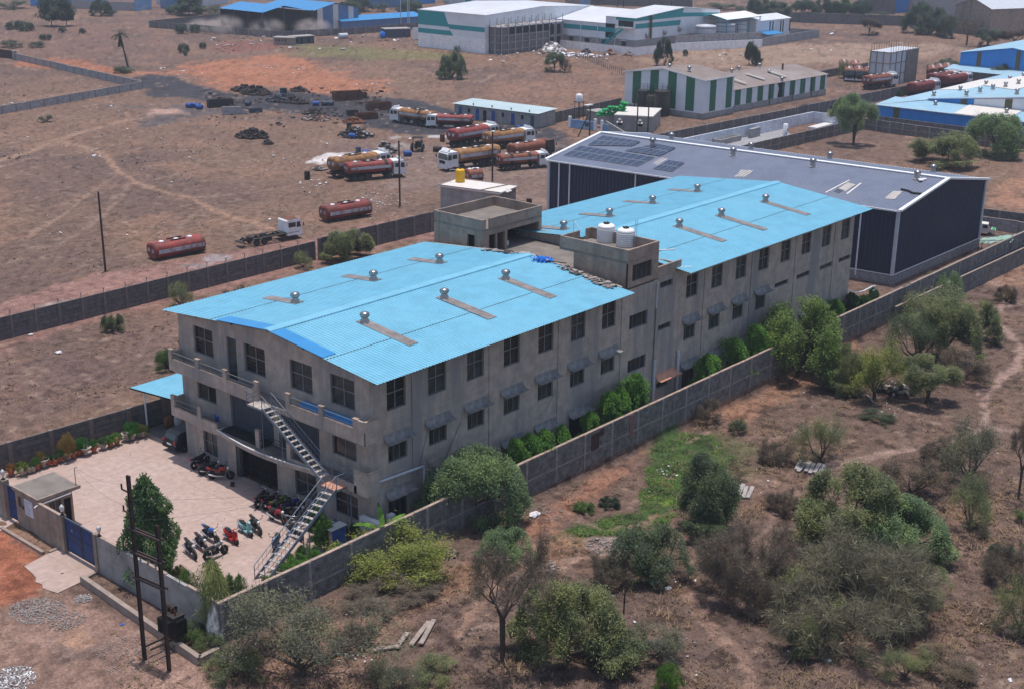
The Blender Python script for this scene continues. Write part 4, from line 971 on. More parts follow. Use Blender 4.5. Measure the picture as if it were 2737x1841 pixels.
# twin iron poles with cross arms and the transformer
hp=thing('twin_iron_pole','pair of dark rusty iron power poles joined by cross arms','power pole',(-18.36,-1.41,0))
def girder(mb,p0,p1,w): # rolled H section pole
    p0=Vector(p0);p1=Vector(p1)
    mb.bar(p0+Vector((0,-w/2,0)),p1+Vector((0,-w/2,0)),w,.03);mb.bar(p0+Vector((0,w/2,0)),p1+Vector((0,w/2,0)),w,.03);mb.bar(p0,p1,.03,w-.03)
h1,h2=11.0,8.65;dv=-1.89;du=.26
for x,y,h in ((0,0,h1),(du,dv,h2)):
    b=MB();girder(b,(x,y,-.4),(x,y,h),.165);b.build('pole',[M['poleiron']],hp)
for z,o in ((7.9,.0),(6.55,.25),(5.05,.1)):
    b=MB();b.bar((-.12,.25,z),(du-.12,dv-.3,z),.08,.12);b.bar((.12,.25,z-.02),(du+.12,dv-.3,z-.02),.08,.1);b.build('cross_arm',[M['poleiron']],hp)
b=MB()
for z in (10.0,8.75): b.bar((0,.75,z),(0,-.1,z),.06,.08);b.tube((0,.72,z),(0,.72,z+.3),.05,.05,8)
b.build('side_arm',[M['poleiron']],hp)
for k in range(3):
    t_=.2+.3*k;x=du*t_;y=dv*t_
    b=MB();b.lathe([(.03,-.5),(.07,-.45),(.03,-.4),(.07,-.32),(.03,-.26),(.07,-.2),(.03,-.1),(.03,0)],8,(x,y,6.5));b.build('insulator',[M['greywood']],hp)
tf=thing('transformer','dark oil transformer with radiator fins between the iron poles','transformer',(-16.35,-1.4,0))
b=MB();b.box(-.35,.35,-.55,.55,.85,1.95);b.box(-.4,.4,-.6,.6,1.95,2.02);b.build('tank_body',[M['chassis']],tf)
b=MB()
for k in range(7): b.box(-.72,-.36,-.5+k*.155,-.44+k*.155,.95,1.85)
for k in range(5): b.box(-.28+k*.13,-.24+k*.13,-.85,-.56,.95,1.85)
b.build('radiator',[M['black']],tf)
b=MB();b.tube((.1,.75,2.25),(.1,-.1,2.25),.17,.17,12);b.build('conservator',[M['chassis']],tf)
for k in range(3):
    b=MB();b.lathe([(.07,2.0),(.04,2.1),(.07,2.16),(.04,2.25),(.06,2.3),(0,2.42)],8,(-.1,-.35+.33*k,0));b.build('bushing',[M['rust']],tf)
b=MB();b.bar((-2.0,0,.75),(.8,0,.75),.1,.1);b.bar((-1.9,-.5,.75),(.8,-.5,.75),.1,.1);b.box(-.3,.3,-.6,.6,.0,.8);b.build('support_frame',[M['poleiron']],tf)
# overhead wires
def wire(name,lab,a,b_,sag,r=.006):
    pts=[];a=Vector(a);b_=Vector(b_)
    for i in range(13):
        t=i/12;p=a.lerp(b_,t);p.z-=sag*4*t*(1-t);pts.append(p)
    m=MB();m.path(pts,r,4);tag(m.build(name,[M['frame']]),lab,'wire')
wire('overhead_wire','upper thin overhead wire from the iron pole over the yard',(-18.36,-.66,10.3),(-11.6,15.75,4.03),.3)
wire('overhead_wire','lower thin overhead wire from the iron pole to the gatehouse pipe',(-18.36,-.66,9.05),(-11.6,15.75,3.85),.3)
wire('overhead_wire','thin wire from iron pole toward the stair foot',(-18.3,-1.5,9.6),(-.1,-3.0,5.2),.4)
wire('overhead_wire','second thin wire from iron pole toward the factory corner',(-18.2,-1.6,8.4),(-.1,-.1,4.4),.5)
# AC units and blue box under the stairs
def acunit(loc,rz,lab,w=.9,h=1.25):
    t=thing('air_conditioner',lab,'air conditioner',loc,rz);b=MB();b.box(0,w,-.18,.18,.1,h);b.box(.02,.2,-.15,.15,0,.1);b.box(w-.2,w-.02,-.15,.15,0,.1);b.build('casing',[M['white']],t)
    b=MB()
    for z in (.35,.85): b.lathe([(.0,-.19),(.2,-.19),(.2,-.182)],16,(w*.35,0,h*z/1.25+.02),0,ax='y')
    for k in range(5): b.box(w*.68,w*.95,-.186,-.181,h*.3+k*.12,h*.3+k*.12+.05)
    b.build('fan_grille',[M['frame']],t)
acunit((-.38,-.35,0),F90-.0,'large white air conditioner outdoor unit at the factory corner',.95,1.55)
acunit((-.38,.65,0),F90,'white outdoor unit half behind the corner unit',.95,1.5)
acunit((.9,-.5,0),0,'narrow white outdoor unit behind the banana plant',.5,1.4)
bx=thing('generator_cabinet','grey and blue steel cabinet under the lower stair landing','cabinet',(-2.7,.75,0))
b=MB();b.box(-.6,.6,-.5,.5,.3,1.55,0);b.box(-.7,.7,-.6,.6,1.55,1.6,2);b.build('casing',[M['kerb'],M['bluebox'],M['slate']],bx)
b=MB();b.box(-.55,.55,-.53,-.503,.35,1.5,0)
for k in range(5): b.box(-.5+k*.22,-.48+k*.22,-.545,-.53,.4,1.45,0)
b.build('door',[M['bluebox']],bx);b=MB()
for a,c in ((-.5,-.4),(.5,-.4),(-.5,.4),(.5,.4)): b.box(a-.04,a+.04,c-.04,c+.04,0,.3)
b.build('leg',[M['frame']],bx)
# ---------------------------------------------------------------- vehicles
def wheelmesh(r,w,hub='hub',mt='tyre',hm='rust',spokes=0):
    b=MB();t=w/2
    b.lathe([(r*.55,-t*.8),(r*.86,-t),(r*.97,-t*.7),(r,-t*.3),(r,t*.3),(r*.97,t*.7),(r*.86,t),(r*.55,t*.8)],22,ax='y',mi=0)
    b.lathe([(0,-t*.55),(r*.25,-t*.6),(r*.3,-t*.4),(r*.56,-t*.45),(r*.56,t*.45),(r*.3,t*.4),(r*.25,t*.6),(0,t*.55)],14,ax='y',mi=1)
    return b
TW=wheelmesh(.46,.28).mesh('wheel',[M['tyre'],M['chassis']])
def rrect(w,h,r,n=4):
    P=[]
    for cx,cy,a0 in ((w/2-r,h/2-r,0),(-w/2+r,h/2-r,90),(-w/2+r,-h/2+r,180),(w/2-r,-h/2+r,270)):
        for k in range(n+1): a=rad(a0+90*k/n);P.append((cx+r*math.cos(a),cy+r*math.sin(a)))
    return P
def cabparts(t,x0,x1,col=None,flat=False,roofrust=False,vis=True):
    """x1 is the front"""
    w=1.14;z0,z1=.62,2.72;b=MB()
    prof=[(x0,z0),(x1-.02,z0),(x1,1.0),(x1,1.62),(x1-.16,2.5),(x1-.36,z1),(x0+.12,z1),(x0,z1-.15)]
    b.extr([(x,-w,z) for x,z in prof],(0,2*w,0),0)
    if vis: b.extr([(x1-.75,-.85,z1+.002),(x1-.25,-.85,z1+.002),(x1-.6,-.85,z1+.38),(x1-.85,-.85,z1+.42)],(0,1.7,0),0)
    for s in (-1,1): b.extr([(x1-.95,s*(w+.002),.55),(x1-.1,s*(w+.002),.55),(x1-.1,s*(w+.002),.95),(x1-.95,s*(w+.002),.95)],(0,s*.06,0),0)
    o=b.build('cab',[M['white'] if col is None else col],t)
    if roofrust:
        r=MB();r.box(x0+.15,x1-.45,-w+.06,w-.06,z1+.003,z1+.05);r.build('roof_panel',[M['rust']],o)
    gl=M['cwglass']
    b=MB();b.extr([(x1+.012,-w+.1,1.68),(x1-.14,-w+.14,2.44),(x1-.14,w-.14,2.44),(x1+.012,w-.1,1.68)],(.012,0,.004));b.build('windscreen',[gl],o)
    for s in (-1,1):
        b=MB();y=s*(w+.002);P=[(x1-.18,y,1.62),(x1-.3,y,2.36),(x1-.82,y,2.36),(x1-.86,y,1.62)];b.extr(P,(0,s*.012,0));P=[(x1-.98,y,1.72),(x1-.98,y,2.34),(x0+.2,y,2.34),(x0+.2,y,1.72)]
        b.extr(P,(0,s*.012,0));b.build('side_window',[gl],o)
        b=MB();b.bar((x1-.05,s*(w+.02),2.2),(x1+.12,s*(w+.22),2.2),.03,.03);b.box(x1+.08,x1+.14,s*(w+.2)-.09,s*(w+.2)+.09,1.75,2.2);b.build('mirror',[M['black']],o)
        b=MB();b.box(x1+.012,x1+.05,s*.82-.2,s*.82+.2,.78,.95);b.build('headlight',[M['lamp']],o)
    b=MB();b.box(x1+.004,x1+.03,-.7,.7,1.05,1.5);b.build('grille',[M['black']],o)
    b=MB();b.box(x1-.06,x1+.1,-w,w,.42,.74);b.box(x1+.1,x1+.12,-.35,.35,.5,.62);b.build('bumper',[M['white']],o)
    return o
def tankbody(t,x0,x1,stripe=True,bands=(),name='tank',squash=(2.36,1.75),zc=1.98,lids=True,par=None,caps=True):
    w,h=squash;P=rrect(w,h,.72,5);n=len(P);b=MB();vs=[];prof=[(x0-.12,.8),(x0,1),(x1,1),(x1+.12,.8)]
    for x,s in prof: vs+=[(x,y*s,zc+z*s) for y,z in P]
    fs=[];mi=[]
    for j in range(3):
        for k in range(n):
            a=j*n+k;b_=j*n+(k+1)%n;f=(a,b_,b_+n,a+n)
            zz=[vs[i][2] for i in f];yy=[abs(vs[i][1]) for i in f]
            b.add([vs[i] for i in f],[(0,1,2,3)],0,False)
    b.add(vs[:n],[tuple(range(n))],0);b.add(vs[3*n:],[tuple(range(n))],0)
    for q in np.linspace(x0+.1,x1-.1,7): b.add([(q-.03,y*1.012,zc+z*1.012) for y,z in P]+[(q+.03,y*1.012,zc+z*1.012) for y,z in P],[(k,(k+1)%n,(k+1)%n+n,k+n) for k in range(n)],0)
    o=b.build(name,[M['tankpaint']],t if par is None else par)
    if stripe:
        s=MB()
        for sg in (-1,1): s.box(x0+.25,x1-.15,sg*(w/2+.014)-.012,sg*(w/2+.014)+.012,zc-.22,zc+.22)
        for sg in (-1,1): s.box(x0-.135,x0-.125,sg*.45-.22,sg*.45+.22,zc-.15,zc+.3)
        s.build('stripe',[M['stripe']],o)
    for q in bands:
        s=MB();s.add([(q-.28,y*1.016,zc+z*1.016) for y,z in P]+[(q+.28,y*1.016,zc+z*1.016) for y,z in P],[(k,(k+1)%n,(k+1)%n+n,k+n) for k in range(n)],0);s.build('band',[M['chassis']],o)
    if lids:
        for q in (.2,.5,.78):
            s=MB();s.lathe([(.28,0),(.28,.12),(.0,.15)],10,(x0+(x1-x0)*q,0,zc+h/2-.03));s.build('manhole_lid',[M['whited']],o)
        s=MB();s.box(x0+(x1-x0)*.35,x0+(x1-x0)*.65,-.5,-.4,zc+h/2-.02,zc+h/2+.14);s.box(x0+(x1-x0)*.35,x0+(x1-x0)*.65,.4,.5,zc+h/2-.02,zc+h/2+.14);s.build('walkway',[M['chassis']],o)
    return o
def chassis(t,x0,x1,axles,wr=TW,y=.98):
    b=MB()
    for s in (-1,1): b.box(x0,x1,s*.42-.06,s*.42+.06,.72,.95)
    for q in np.linspace(x0+.2,x1-.2,6): b.box(q-.05,q+.05,-.42,.42,.74,.9)
    for s in (-1,1):
        b.box(x0+2.9 if len(axles)>3 else x0+3.3,x0+3.9,s*.95-.22,s*.95+.22,.45,.95)
    b.box(x0-.05,x0+.02,-1.1,1.1,.5,.68)
    for a in axles: b.tube((a,-.9,.46),(a,.9,.46),.09,.09,8)
    c=b.build('chassis',[M['chassis']],t)
    for a in axles:
        for s in (-1,1):
            link('wheel',wr,t,(a,s*y,.46))
    for s in (-1,1):
        f=MB();a0,a1=axles[0]-.55,axles[2]+.6 if len(axles)>2 else axles[1]+.55
        f.bar((a0,s*y,.98),(a1,s*y,1.02),.4,.03);f.build('mudguard',[M['chassis']],t)
def tanker(label,rear,front,color,bands=(),stripe=True,cabcol=None,group='tanker trucks parked on the cinder lot',full=True,L=9.6,rust=False):
    rear=Vector(rear);front=Vector(front);d=front-rear;d.z=0;sc=d.length/L;ang=math.atan2(d.y,d.x)
    d.normalize();nrm=Vector((-d.y,d.x,0));c=(rear+front)/2
    away=c-Vector((CX,CY,0));
    if nrm.dot(away)<0: nrm=-nrm
    sc=min(1.06,max(.86,sc));c=c+nrm*1.12*sc
    t=thing('tanker_truck',label,'tanker truck',(c.x,c.y,0),ang,group);t.scale=(sc,sc,sc)
    h=L/2
    chassis(t,-h,h-.2,(-h+1.1,-h+2.15,-h+3.2,h-2.75,h-1.05))
    cabparts(t,h-2.0,h,cabcol,vis=cabcol is None,roofrust=rust)
    o=tankbody(t,-h+.15,h-2.25,stripe,bands);o.color=(*color,1)
    return t
r1=Zm(1000,250,4.662);q2=Zm(600,180,4.662)
ORG=(.34,.155,.055);RED=(.30,.05,.042);YEL=(.34,.165,.055);RUS=(.27,.085,.045);DRED=(.22,.035,.03)
tanker('orange tanker with black band and white cab, the farthest of the parked row',g(*r1(690,430)),g(*r1(195,362)),ORG,(.8-3.2+.2,))
tanker('red tanker with white cab facing left, overlapping the orange one',g(*r1(1215,455)),g(*r1(655,435)),RED)
tanker('red tanker seen from behind, white cab pointing right toward the aqua roofed hut',g(*r1(985,700)),g(*r1(1590,590)),RED)
tanker('yellow tanker heading right behind the yellow white-cabbed one',g(*r1(1440,720)),g(*r1(2005,640)),YEL)
tanker('yellow tanker with blue grey stripe and white cab facing the viewer',g(*r1(1590,890)),g(*r1(900,985)),YEL)
tanker('rusty orange tanker with two black bands beside the navy shed',g(*r1(1600,975)),g(*r1(2165,925)),RUS,(-2.6,.9))
tanker('burnt out rusty tanker with dark cab behind the black banded one',g(*r1(1760,860)),g(*r1(2250,770)),RUS,(),False,M['chassis'],rust=True)
tanker('faded yellow tanker at the left end, behind the red one',g(*q2(1390,1400)),g(*q2(2080,1290)),YEL)
tanker('bright red tanker with white stripe at the left end of the parked group',g(*q2(1545,1435)),g(*q2(2262,1370)),RED,(1.6,))
# tanks standing on the ground
def groundtank(label,p0,p1,color,up):
    p0=Vector(p0);p1=Vector(p1);d=p1-p0;L=d.length;d.normalize();nrm=Vector((-d.y,d.x,0))
    if nrm.dot(p0-Vector((CX,CY,0)))<0: nrm=-nrm
    c=(p0+p1)/2+nrm*1.05
    t=thing('dismounted_tank',label,'tank',(c.x,c.y,0),math.atan2(d.y,d.x))
    o=tankbody(t,-L/2+.1,L/2-.1,True,(),zc=1.02 if up<1 else 1.15);o.color=(*color,1)
    b=MB()
    for x in (-L*.3,L*.3): b.box(x-.12,x+.12,-.9,.9,.0,.25)
    b.bar((-L/2,-.95,.2),(L/2,-.95,.22),.1,.12);b.build('skid',[M['chassis']],t)
groundtank('red and white dismounted tank lying beside the red road',g(418,700),g(552,674),RED,0)
groundtank('rust brown dismounted tank lying beside the red road near the truck cab',g(876,598),g(996,578),DRED,1)
groundtank('orange tank end lying behind the flat roofed pump house',g(*r1(1185,1125)),g(*r1(1365,1110)),RUS,0)
# bare chassis truck
q6=Zm(630,560,6.3);a=g(*q6(260,640));c=g(*q6(1140,480));d=c-a;L=9.4
t=thing('stripped_truck','stripped truck with bare rear chassis and dirty white cab on the red road','truck',((a.x+c.x)/2,(a.y+c.y)/2+1.0,0),math.atan2(d.y,d.x))
s_=d.length/8.0;t.scale=(s_,s_,s_)
chassis(t,-4.6,3.8,(-2.9,-1.75,2.95));cb=cabparts(t,1.7,4.0,M['whited'],vis=False,roofrust=True)
for x in (-4.2,-3.4,-2.2,-.8,.4): b=MB();b.box(x-.12,x+.12,-.55,.55,.953,1.08);b.build('cross_member',[M['chassis']],t)
b=MB();b.box(-5.1,-4.55,-.9,.9,.62,.72);b.build('tow_frame',[M['chassis']],t);b=MB();b.box(.9,1.6,-.8,.8,.5,1.1);b.build('gear_box',[M['chassis']],t)
# ------------------------------------------------ motorbikes and scooters
MW=wheelmesh(.3,.1);_m=MB()
_m.lathe([(.23,-.05),(.285,-.055),(.3,-.02),(.3,.02),(.285,.055),(.23,.05)],20,ax='y',mi=0);_m.lathe([(.21,-.035),(.235,-.04),(.235,.04),(.21,.035)],20,ax='y',mi=1)
_m.lathe([(0,-.06),(.06,-.06),(.06,.06),(0,.06)],10,ax='y',mi=1)
for k in range(6):
    a=k*math.pi/3;_m.bar((.05*math.cos(a),0,.05*math.sin(a)),(.22*math.cos(a),0,.22*math.sin(a)),.03,.03,1)
BW=_m.mesh('wheel',[M['black'],M['framel']])
def motorbike():
    t=thing('motorcycle','motorcycle','motorcycle')
    for x in (-.63,.66): link('wheel',BW,t,(x,0,.3))
    b=MB()
    b.ell((.12,0,.83),(.32,.16,.15),12,8);b.ell((.3,0,.86),(.2,.14,.12),10,6)
    b.extr([(-.25,-.11,.55),(-.05,-.11,.55),(-.02,-.11,.78),(-.2,-.11,.76)],(0,.22,0))
    b.extr([(-.95,-.08,.82),(-.3,-.1,.68),(-.25,-.1,.78),(-.92,-.07,.9)],(0,.18,0))
    b.build('fuel_tank',[M['paint']],t)
    b=MB();b.ell((-.4,0,.86),(.42,.13,.07),12,6);b.ell((-.15,0,.85),(.2,.11,.07),8,5);b.build('seat',[M['seat']],t)
    b=MB();b.ell((.1,0,.5),(.2,.15,.17),10,6);b.box(-.2,.18,-.14,.14,.3,.48);b.tube((.3,0,.78),(.05,0,.35),.035,.035,6);b.tube((.3,0,.78),(-.4,0,.72),.03,.03,6);b.tube((-.15,.1,.4),(-.63,.1,.3),.035,.03,6);b.tube((-.15,-.1,.4),(-.63,-.1,.3),.035,.03,6);b.tube((-.35,.11,.75),(-.63,.11,.32),.03,.03,6);b.tube((-.35,-.11,.75),(-.63,-.11,.32),.03,.03,6)
    b.build('engine',[M['chassis']],t)
    b=MB();b.tube((.15,-.16,.32),(-.3,-.18,.33),.025,.03,8);b.tube((-.3,-.18,.33),(-.85,-.2,.46),.06,.07,10);b.build('exhaust',[M['chrome']],t)
    b=MB()
    for s in (-1,1): b.tube((.66,s*.075,.3),(.4,s*.075,.95),.025,.025,8)
    b.build('fork',[M['framel']],t);b=MB()
    for k in range(7):
        a=rad(20+k*22);a2=rad(20+(k+1)*22);b.bar((.66+.34*math.cos(a),0,.3+.34*math.sin(a)),(.66+.34*math.cos(a2),0,.3+.34*math.sin(a2)),.12,.02)
    b.build('mudguard',[M['black']],t);b=MB()
    for k in range(5):
        a=rad(60+k*22);a2=rad(60+(k+1)*22);b.bar((-.63+.35*math.cos(a),0,.3+.35*math.sin(a)),(-.63+.35*math.cos(a2),0,.3+.35*math.sin(a2)),.14,.02)
    b.build('mudguard',[M['black']],t)
    b=MB();b.path([(.28,-.36,1.0),(.36,-.25,1.03),(.41,0,.98),(.36,.25,1.03),(.28,.36,1.0)],.017,6)
    for s in (-1,1): b.tube((.28,s*.36,1.0),(.24,s*.38,.99),.024,.024,6);b.tube((.34,s*.25,1.03),(.36,s*.34,1.2),.008,.008,4);b.ell((.36,s*.35,1.23),(.02,.06,.04),8,5)
    b.build('handlebar',[M['black']],t)
    b=MB();b.ell((.52,0,.9),(.1,.11,.11),10,6);b.build('headlight',[M['lamp']],t)
    b=MB();b.box(-1.0,-.95,-.06,.06,.8,.88);b.build('tail_light',[M['redlamp']],t)
    return t
def scooter():
    t=thing('scooter','scooter','scooter')
    for x in (-.55,.6): link('wheel',BW,t,(x,0,.26)).scale=(.86,1.1,.86)
    b=MB();b.ell((-.45,0,.56),(.48,.22,.2),14,8);b.ell((-.3,0,.48),(.3,.2,.2),10,6)
    b.extr([(-.15,-.17,.24),(.36,-.17,.24),(.36,-.17,.31),(-.15,-.17,.33)],(0,.34,0))
    b.extr([(.3,-.2,.26),(.42,-.16,.5),(.36,-.14,.86),(.42,-.1,.95),(.5,-.1,.9),(.52,-.16,.5),(.4,-.2,.26)],(0,.2,0));b.extr([(.3,.2,.26),(.42,.16,.5),(.36,.14,.86),(.42,.1,.95),(.5,.1,.9),(.52,.16,.5),(.4,.2,.26)],(0,-.2,0))
    b.ell((.46,0,.62),(.1,.2,.32),12,8);b.ell((.42,0,1.0),(.11,.15,.1),10,6);b.ell((.6,0,.42),(.22,.09,.12),10,6)
    b.build('body_shell',[M['paint']],t)
    b=MB();b.ell((-.38,0,.76),(.42,.15,.075),12,6);b.build('seat',[M['seat']],t)
    b=MB();b.path([(.34,-.34,1.03),(.4,0,1.0),(.34,.34,1.03)],.018,6)
    for s in (-1,1): b.tube((.36,s*.26,1.02),(.38,s*.33,1.2),.008,.008,4);b.ell((.38,s*.34,1.23),(.02,.06,.045),8,5)
    b.build('handlebar',[M['black']],t)
    b=MB();b.ell((.54,0,.99),(.04,.09,.06),10,6);b.build('headlight',[M['lamp']],t)
    b=MB();b.tube((-.2,-.18,.25),(-.75,-.2,.34),.05,.06,8);b.path([(-.55,.2,.75),(-.85,.16,.78),(-.85,-.16,.78),(-.55,-.2,.75)],.015,5);b.build('exhaust',[M['chrome']],t)
    b=MB();b.box(-.94,-.9,-.08,.08,.55,.63);b.build('tail_light',[M['redlamp']],t)
    return t
protoM=motorbike();protoS=scooter();usedM=[0,0]
def bike(kind,label,px,py,ang,color,group='motorcycles parked in the concrete yard',fn=c3,sc=1.0,z=.012):
    P=g(*fn(px,py),z);i=0 if kind=='m' else 1;pro=(protoM,protoS)[i]
    part='fuel_tank' if i==0 else 'body_shell'
    if not usedM[i]:
        usedM[i]=1;t=pro;t.location=P;t.rotation_euler=(0,0,ang);t['label']=label;t['group']=group;t.scale=(sc,)*3
        for c in t.children:
            if c.name.startswith(part): c.color=(*color,1)
        return t
    return dup(pro,P,ang,label,group,sc,{part:color})
def im(fn,a,b_):   # heading of a thing whose rear and front wheels touch the ground at two pixels
    A=g(*fn(*a));B=g(*fn(*b_));return math.atan2(B.y-A.y,B.x-A.x)
BLK=(.012,.012,.014)
bike('m','black motorcycle in the shade with a carrier, nearest the parked car',345,378,im(c3,(290,405),(430,345)),BLK)
bike('m','black motorcycle between the carrier bike and the red one by the factory wall',455,455,im(c3,(400,460),(560,440)),BLK)
bike('m','red and black motorcycle with silver exhaust near the entrance gate',555,510,im(c3,(470,520),(645,520)),(.35,.015,.012))
bike('m','black motorcycle at the left end of the row beside the entrance',985,775,im(c3,(930,810),(1070,700)),BLK)
bike('m','black motorcycle with red trim, second in the row beside the entrance',1095,800,im(c3,(1030,830),(1180,760)),(.03,.01,.012))
bike('m','black and lime motorcycle in the crowded row beside the entrance',1185,825,im(c3,(1110,850),(1270,780)),(.10,.16,.01))
bike('m','dark motorcycle with blue panels behind the lower stair flight',1310,860,im(c3,(1240,880),(1380,830)),(.01,.03,.16))
bike('m','dark motorcycle just left of the lower stair flight',1335,930,im(c3,(1260,930),(1400,930)),(.02,.02,.025))
bike('m','motorcycle with a red seat at the sunny end of the row',1150,960,im(c3,(1080,930),(1235,1000)),(.32,.012,.03))
bike('s','pale turquoise scooter in the middle of the yard',815,1085,im(c3,(750,1040),(890,1135)),(.22,.46,.46))
bike('m','dark motorcycle close behind the turquoise scooter',920,1060,im(c3,(870,1010),(970,1110)),(.03,.035,.035))
bike('s','bright red scooter left of the turquoise one',665,1165,im(c3,(590,1110),(740,1215)),(.42,.012,.016))
bike('m','blue and orange motorcycle behind the bamboo',450,1155,im(c3,(365,1110),(540,1215)),(.02,.12,.40))
bike('m','black motorcycle parked under the dark conical tree, nearest the tree',240,1310,im(c3,(170,1240),(310,1390)),BLK)
bike('m','dark motorcycle half hidden behind the bamboo clump',355,1250,im(c3,(310,1200),(420,1300)),(.03,.03,.035))
bike('m','motorcycle with pale wheel rims in front of the bamboo clump',500,1330,im(c3,(400,1370),(590,1290)),(.1,.1,.1))
bike('s','dark blue scooter parked beside the foot of the stair',1130,1235,im(c3,(1165,1160),(1110,1300)),(.03,.06,.12))
bike('m','dark motorcycle standing under the middle of the lower stair flight',1330,1120,im(c3,(1270,1060),(1400,1150)),BLK)
P=g(*c3(670,570),.012);b=MB();b.box(-.28,.28,-.13,.13,0,.14);o=b.build('wooden_block',[M['chassis']]);o.location=P;o.rotation_euler=(0,0,.9);tag(o,'dark block on the yard floor beside the red motorcycle','block')
for P,l,cc in ((g(*Zm(420,1100,7.84)(1290,1110)),'black helmet hanging on the handlebar of the red motorcycle',BLK),(g(*Zm(420,1100,7.84)(1030,1000)),'dark helmet with white visor on the carrier motorcycle',BLK)):
    t=thing('helmet',l,'helmet',(P.x+.35,P.y-.2,.95));b=MB();b.ell((0,0,.14),(.15,.13,.15),14,8);b.build('shell',[M['black']],t);b=MB();b.ell((-.05,0,.13),(.115,.115,.06),12,6);b.build('visor',[M['lamp']],t)
# ------------------------------------------------ parked car under the lean-to
n7=Zm(420,1100,7.84)
A=g(*n7(190,800));Bc=g(*n7(390,905));C_=(A+Bc)/2
t=thing('parked_car','black hatchback car parked nose in under the lean-to','car',(C_.x+1.95,C_.y+.1,0.01),math.pi*0+.0)
b=MB()
# x forward is into the lean-to; the rear faces the yard
prof=[(-1.95,.35),(-1.98,.75),(-1.9,1.0),(-1.62,1.46),(-1.3,1.56),(.2,1.58),(.75,1.42),(1.3,1.02),(1.9,.9),(1.98,.6),(1.95,.35)]
vs=[];n=len(prof)
for y,s in ((-.82,0),(-.86,1),(.86,1),(.82,0)):
    for x,z in prof: vs.append((x*(1 if s else .985),y*(1-.16*max(0,(z-.95))/.6),z if s else z-.0))
b.add(vs,[(j*n+i,j*n+i+1,(j+1)*n+i+1,(j+1)*n+i) for j in range(3) for i in range(n-1)],0,False)
b.add(vs[:n],[tuple(range(n))[::-1]],0);b.add(vs[3*n:],[tuple(range(n))],0)
b.box(-1.9,1.9,-.8,.8,.3,.36)
o=b.build('body',[M['paint']],t);o.color=(.016,.017,.022,1)
b=MB();b.extr([(-1.885,-.66,1.05),(-1.67,-.6,1.40),(-1.67,.6,1.40),(-1.885,.66,1.05)],(-.025,0,.005));b.build('rear_window',[M['cwglass']],t)
b=MB();b.extr([(.85,-.66,1.38),(1.28,-.7,1.06),(1.28,.7,1.06),(.85,.66,1.38)],(.03,0,.03));b.build('windscreen',[M['cwglass']],t)
for s in (-1,1):
    b=MB();b.extr([(-1.45,s*.80,1.02),(.95,s*.84,1.02),(.3,s*.775,1.48),(-1.2,s*.765,1.48)],(0,s*.02,0));b.build('side_window',[M['cwglass']],t)
    b=MB();b.box(-2.0,-1.93,s*.68-.13,s*.68+.13,.82,1.0);b.build('tail_light',[M['redlamp']],t)
    for x in (-1.25,1.25): link('wheel',BW,t,(x,s*.78,.3)).scale=(1,2.0,1)
b=MB();b.box(-2.01,-1.985,-.26,.26,.62,.74);b.build('number_plate',[M['white']],t)
b=MB();b.box(-2.03,-1.9,-.82,.82,.36,.56);b.build('bumper',[M['black']],t)
for (x,y,s,l,mt) in ((245,330,.45,'brown sack stacked under the lean-to behind the car','rustred'),(430,300,.32,'white sack under the lean-to behind the car','white')):
    P=g(*n7(x,y),0);b=MB();b.ell((0,0,.5),(s,s*.8,.55),12,8,0,.12);o=b.build('sack',[M[mt]]);o.location=P;tag(o,l,'sack')
# ---------------------------------------------------------------- other buildings
a1=Zm(0,0,4.662);a2=Zm(450,0,4.662);a3=Zm(900,0,4.662);a4=Zm(1350,0,4.662);a5=Zm(1800,0,4.662);a6=Zm(2237,0,4.662)
b7=Zm(2237,150,4.662);b8=Zm(1640,160,3.885);z2=Zm(900,0,2.59);r3=Zm(1100,420,4.662)
def ribroof(mb,P,n,amp,mi=0):
    """corrugated quad P0->P1 along the eave, P3,P2 the upper edge"""
    P=[Vector(p) for p in P];corr(mb,P[0],P[1],P[3],P[2],(P[1]-P[0]).length/n,amp,mi)
# --- navy shed with solar panels
NR,NL,FR,FL_,RR_,RL_=(78.4,2.0),(74.1,46.7),(100.8,1.8),(97.7,48.1),(89.6,1.9),(85.9,47.4)
HE2,HR2=8.2,10.0
ns=thing('navy_shed','navy blue metal shed with white trim and solar panels on its slate roof','shed',(0,0,0))
b=MB()
for p,q in ((NR,FR),):
    b.add([(p[0],p[1],1.05),(q[0],q[1],1.05),(q[0],q[1],HE2-.05),(RR_[0],RR_[1],HR2-.06),(p[0],p[1],HE2-.05)],[(0,1,2,3,4)])
b.add([(NL[0],NL[1],.5),(FL_[0],FL_[1],.5),(FL_[0],FL_[1],HE2-.05),(RL_[0],RL_[1],HR2-.06),(NL[0],NL[1],HE2-.05)],[(0,1,2,3,4)])
b.poly([(NR[0],NR[1],1.05),(NL[0],NL[1],1.05),(NL[0],NL[1],HE2-.05),(NR[0],NR[1],HE2-.05)]);b.poly([(FR[0],FR[1],1.05),(FL_[0],FL_[1],1.05),(FL_[0],FL_[1],HE2-.05),(FR[0],FR[1],HE2-.05)])
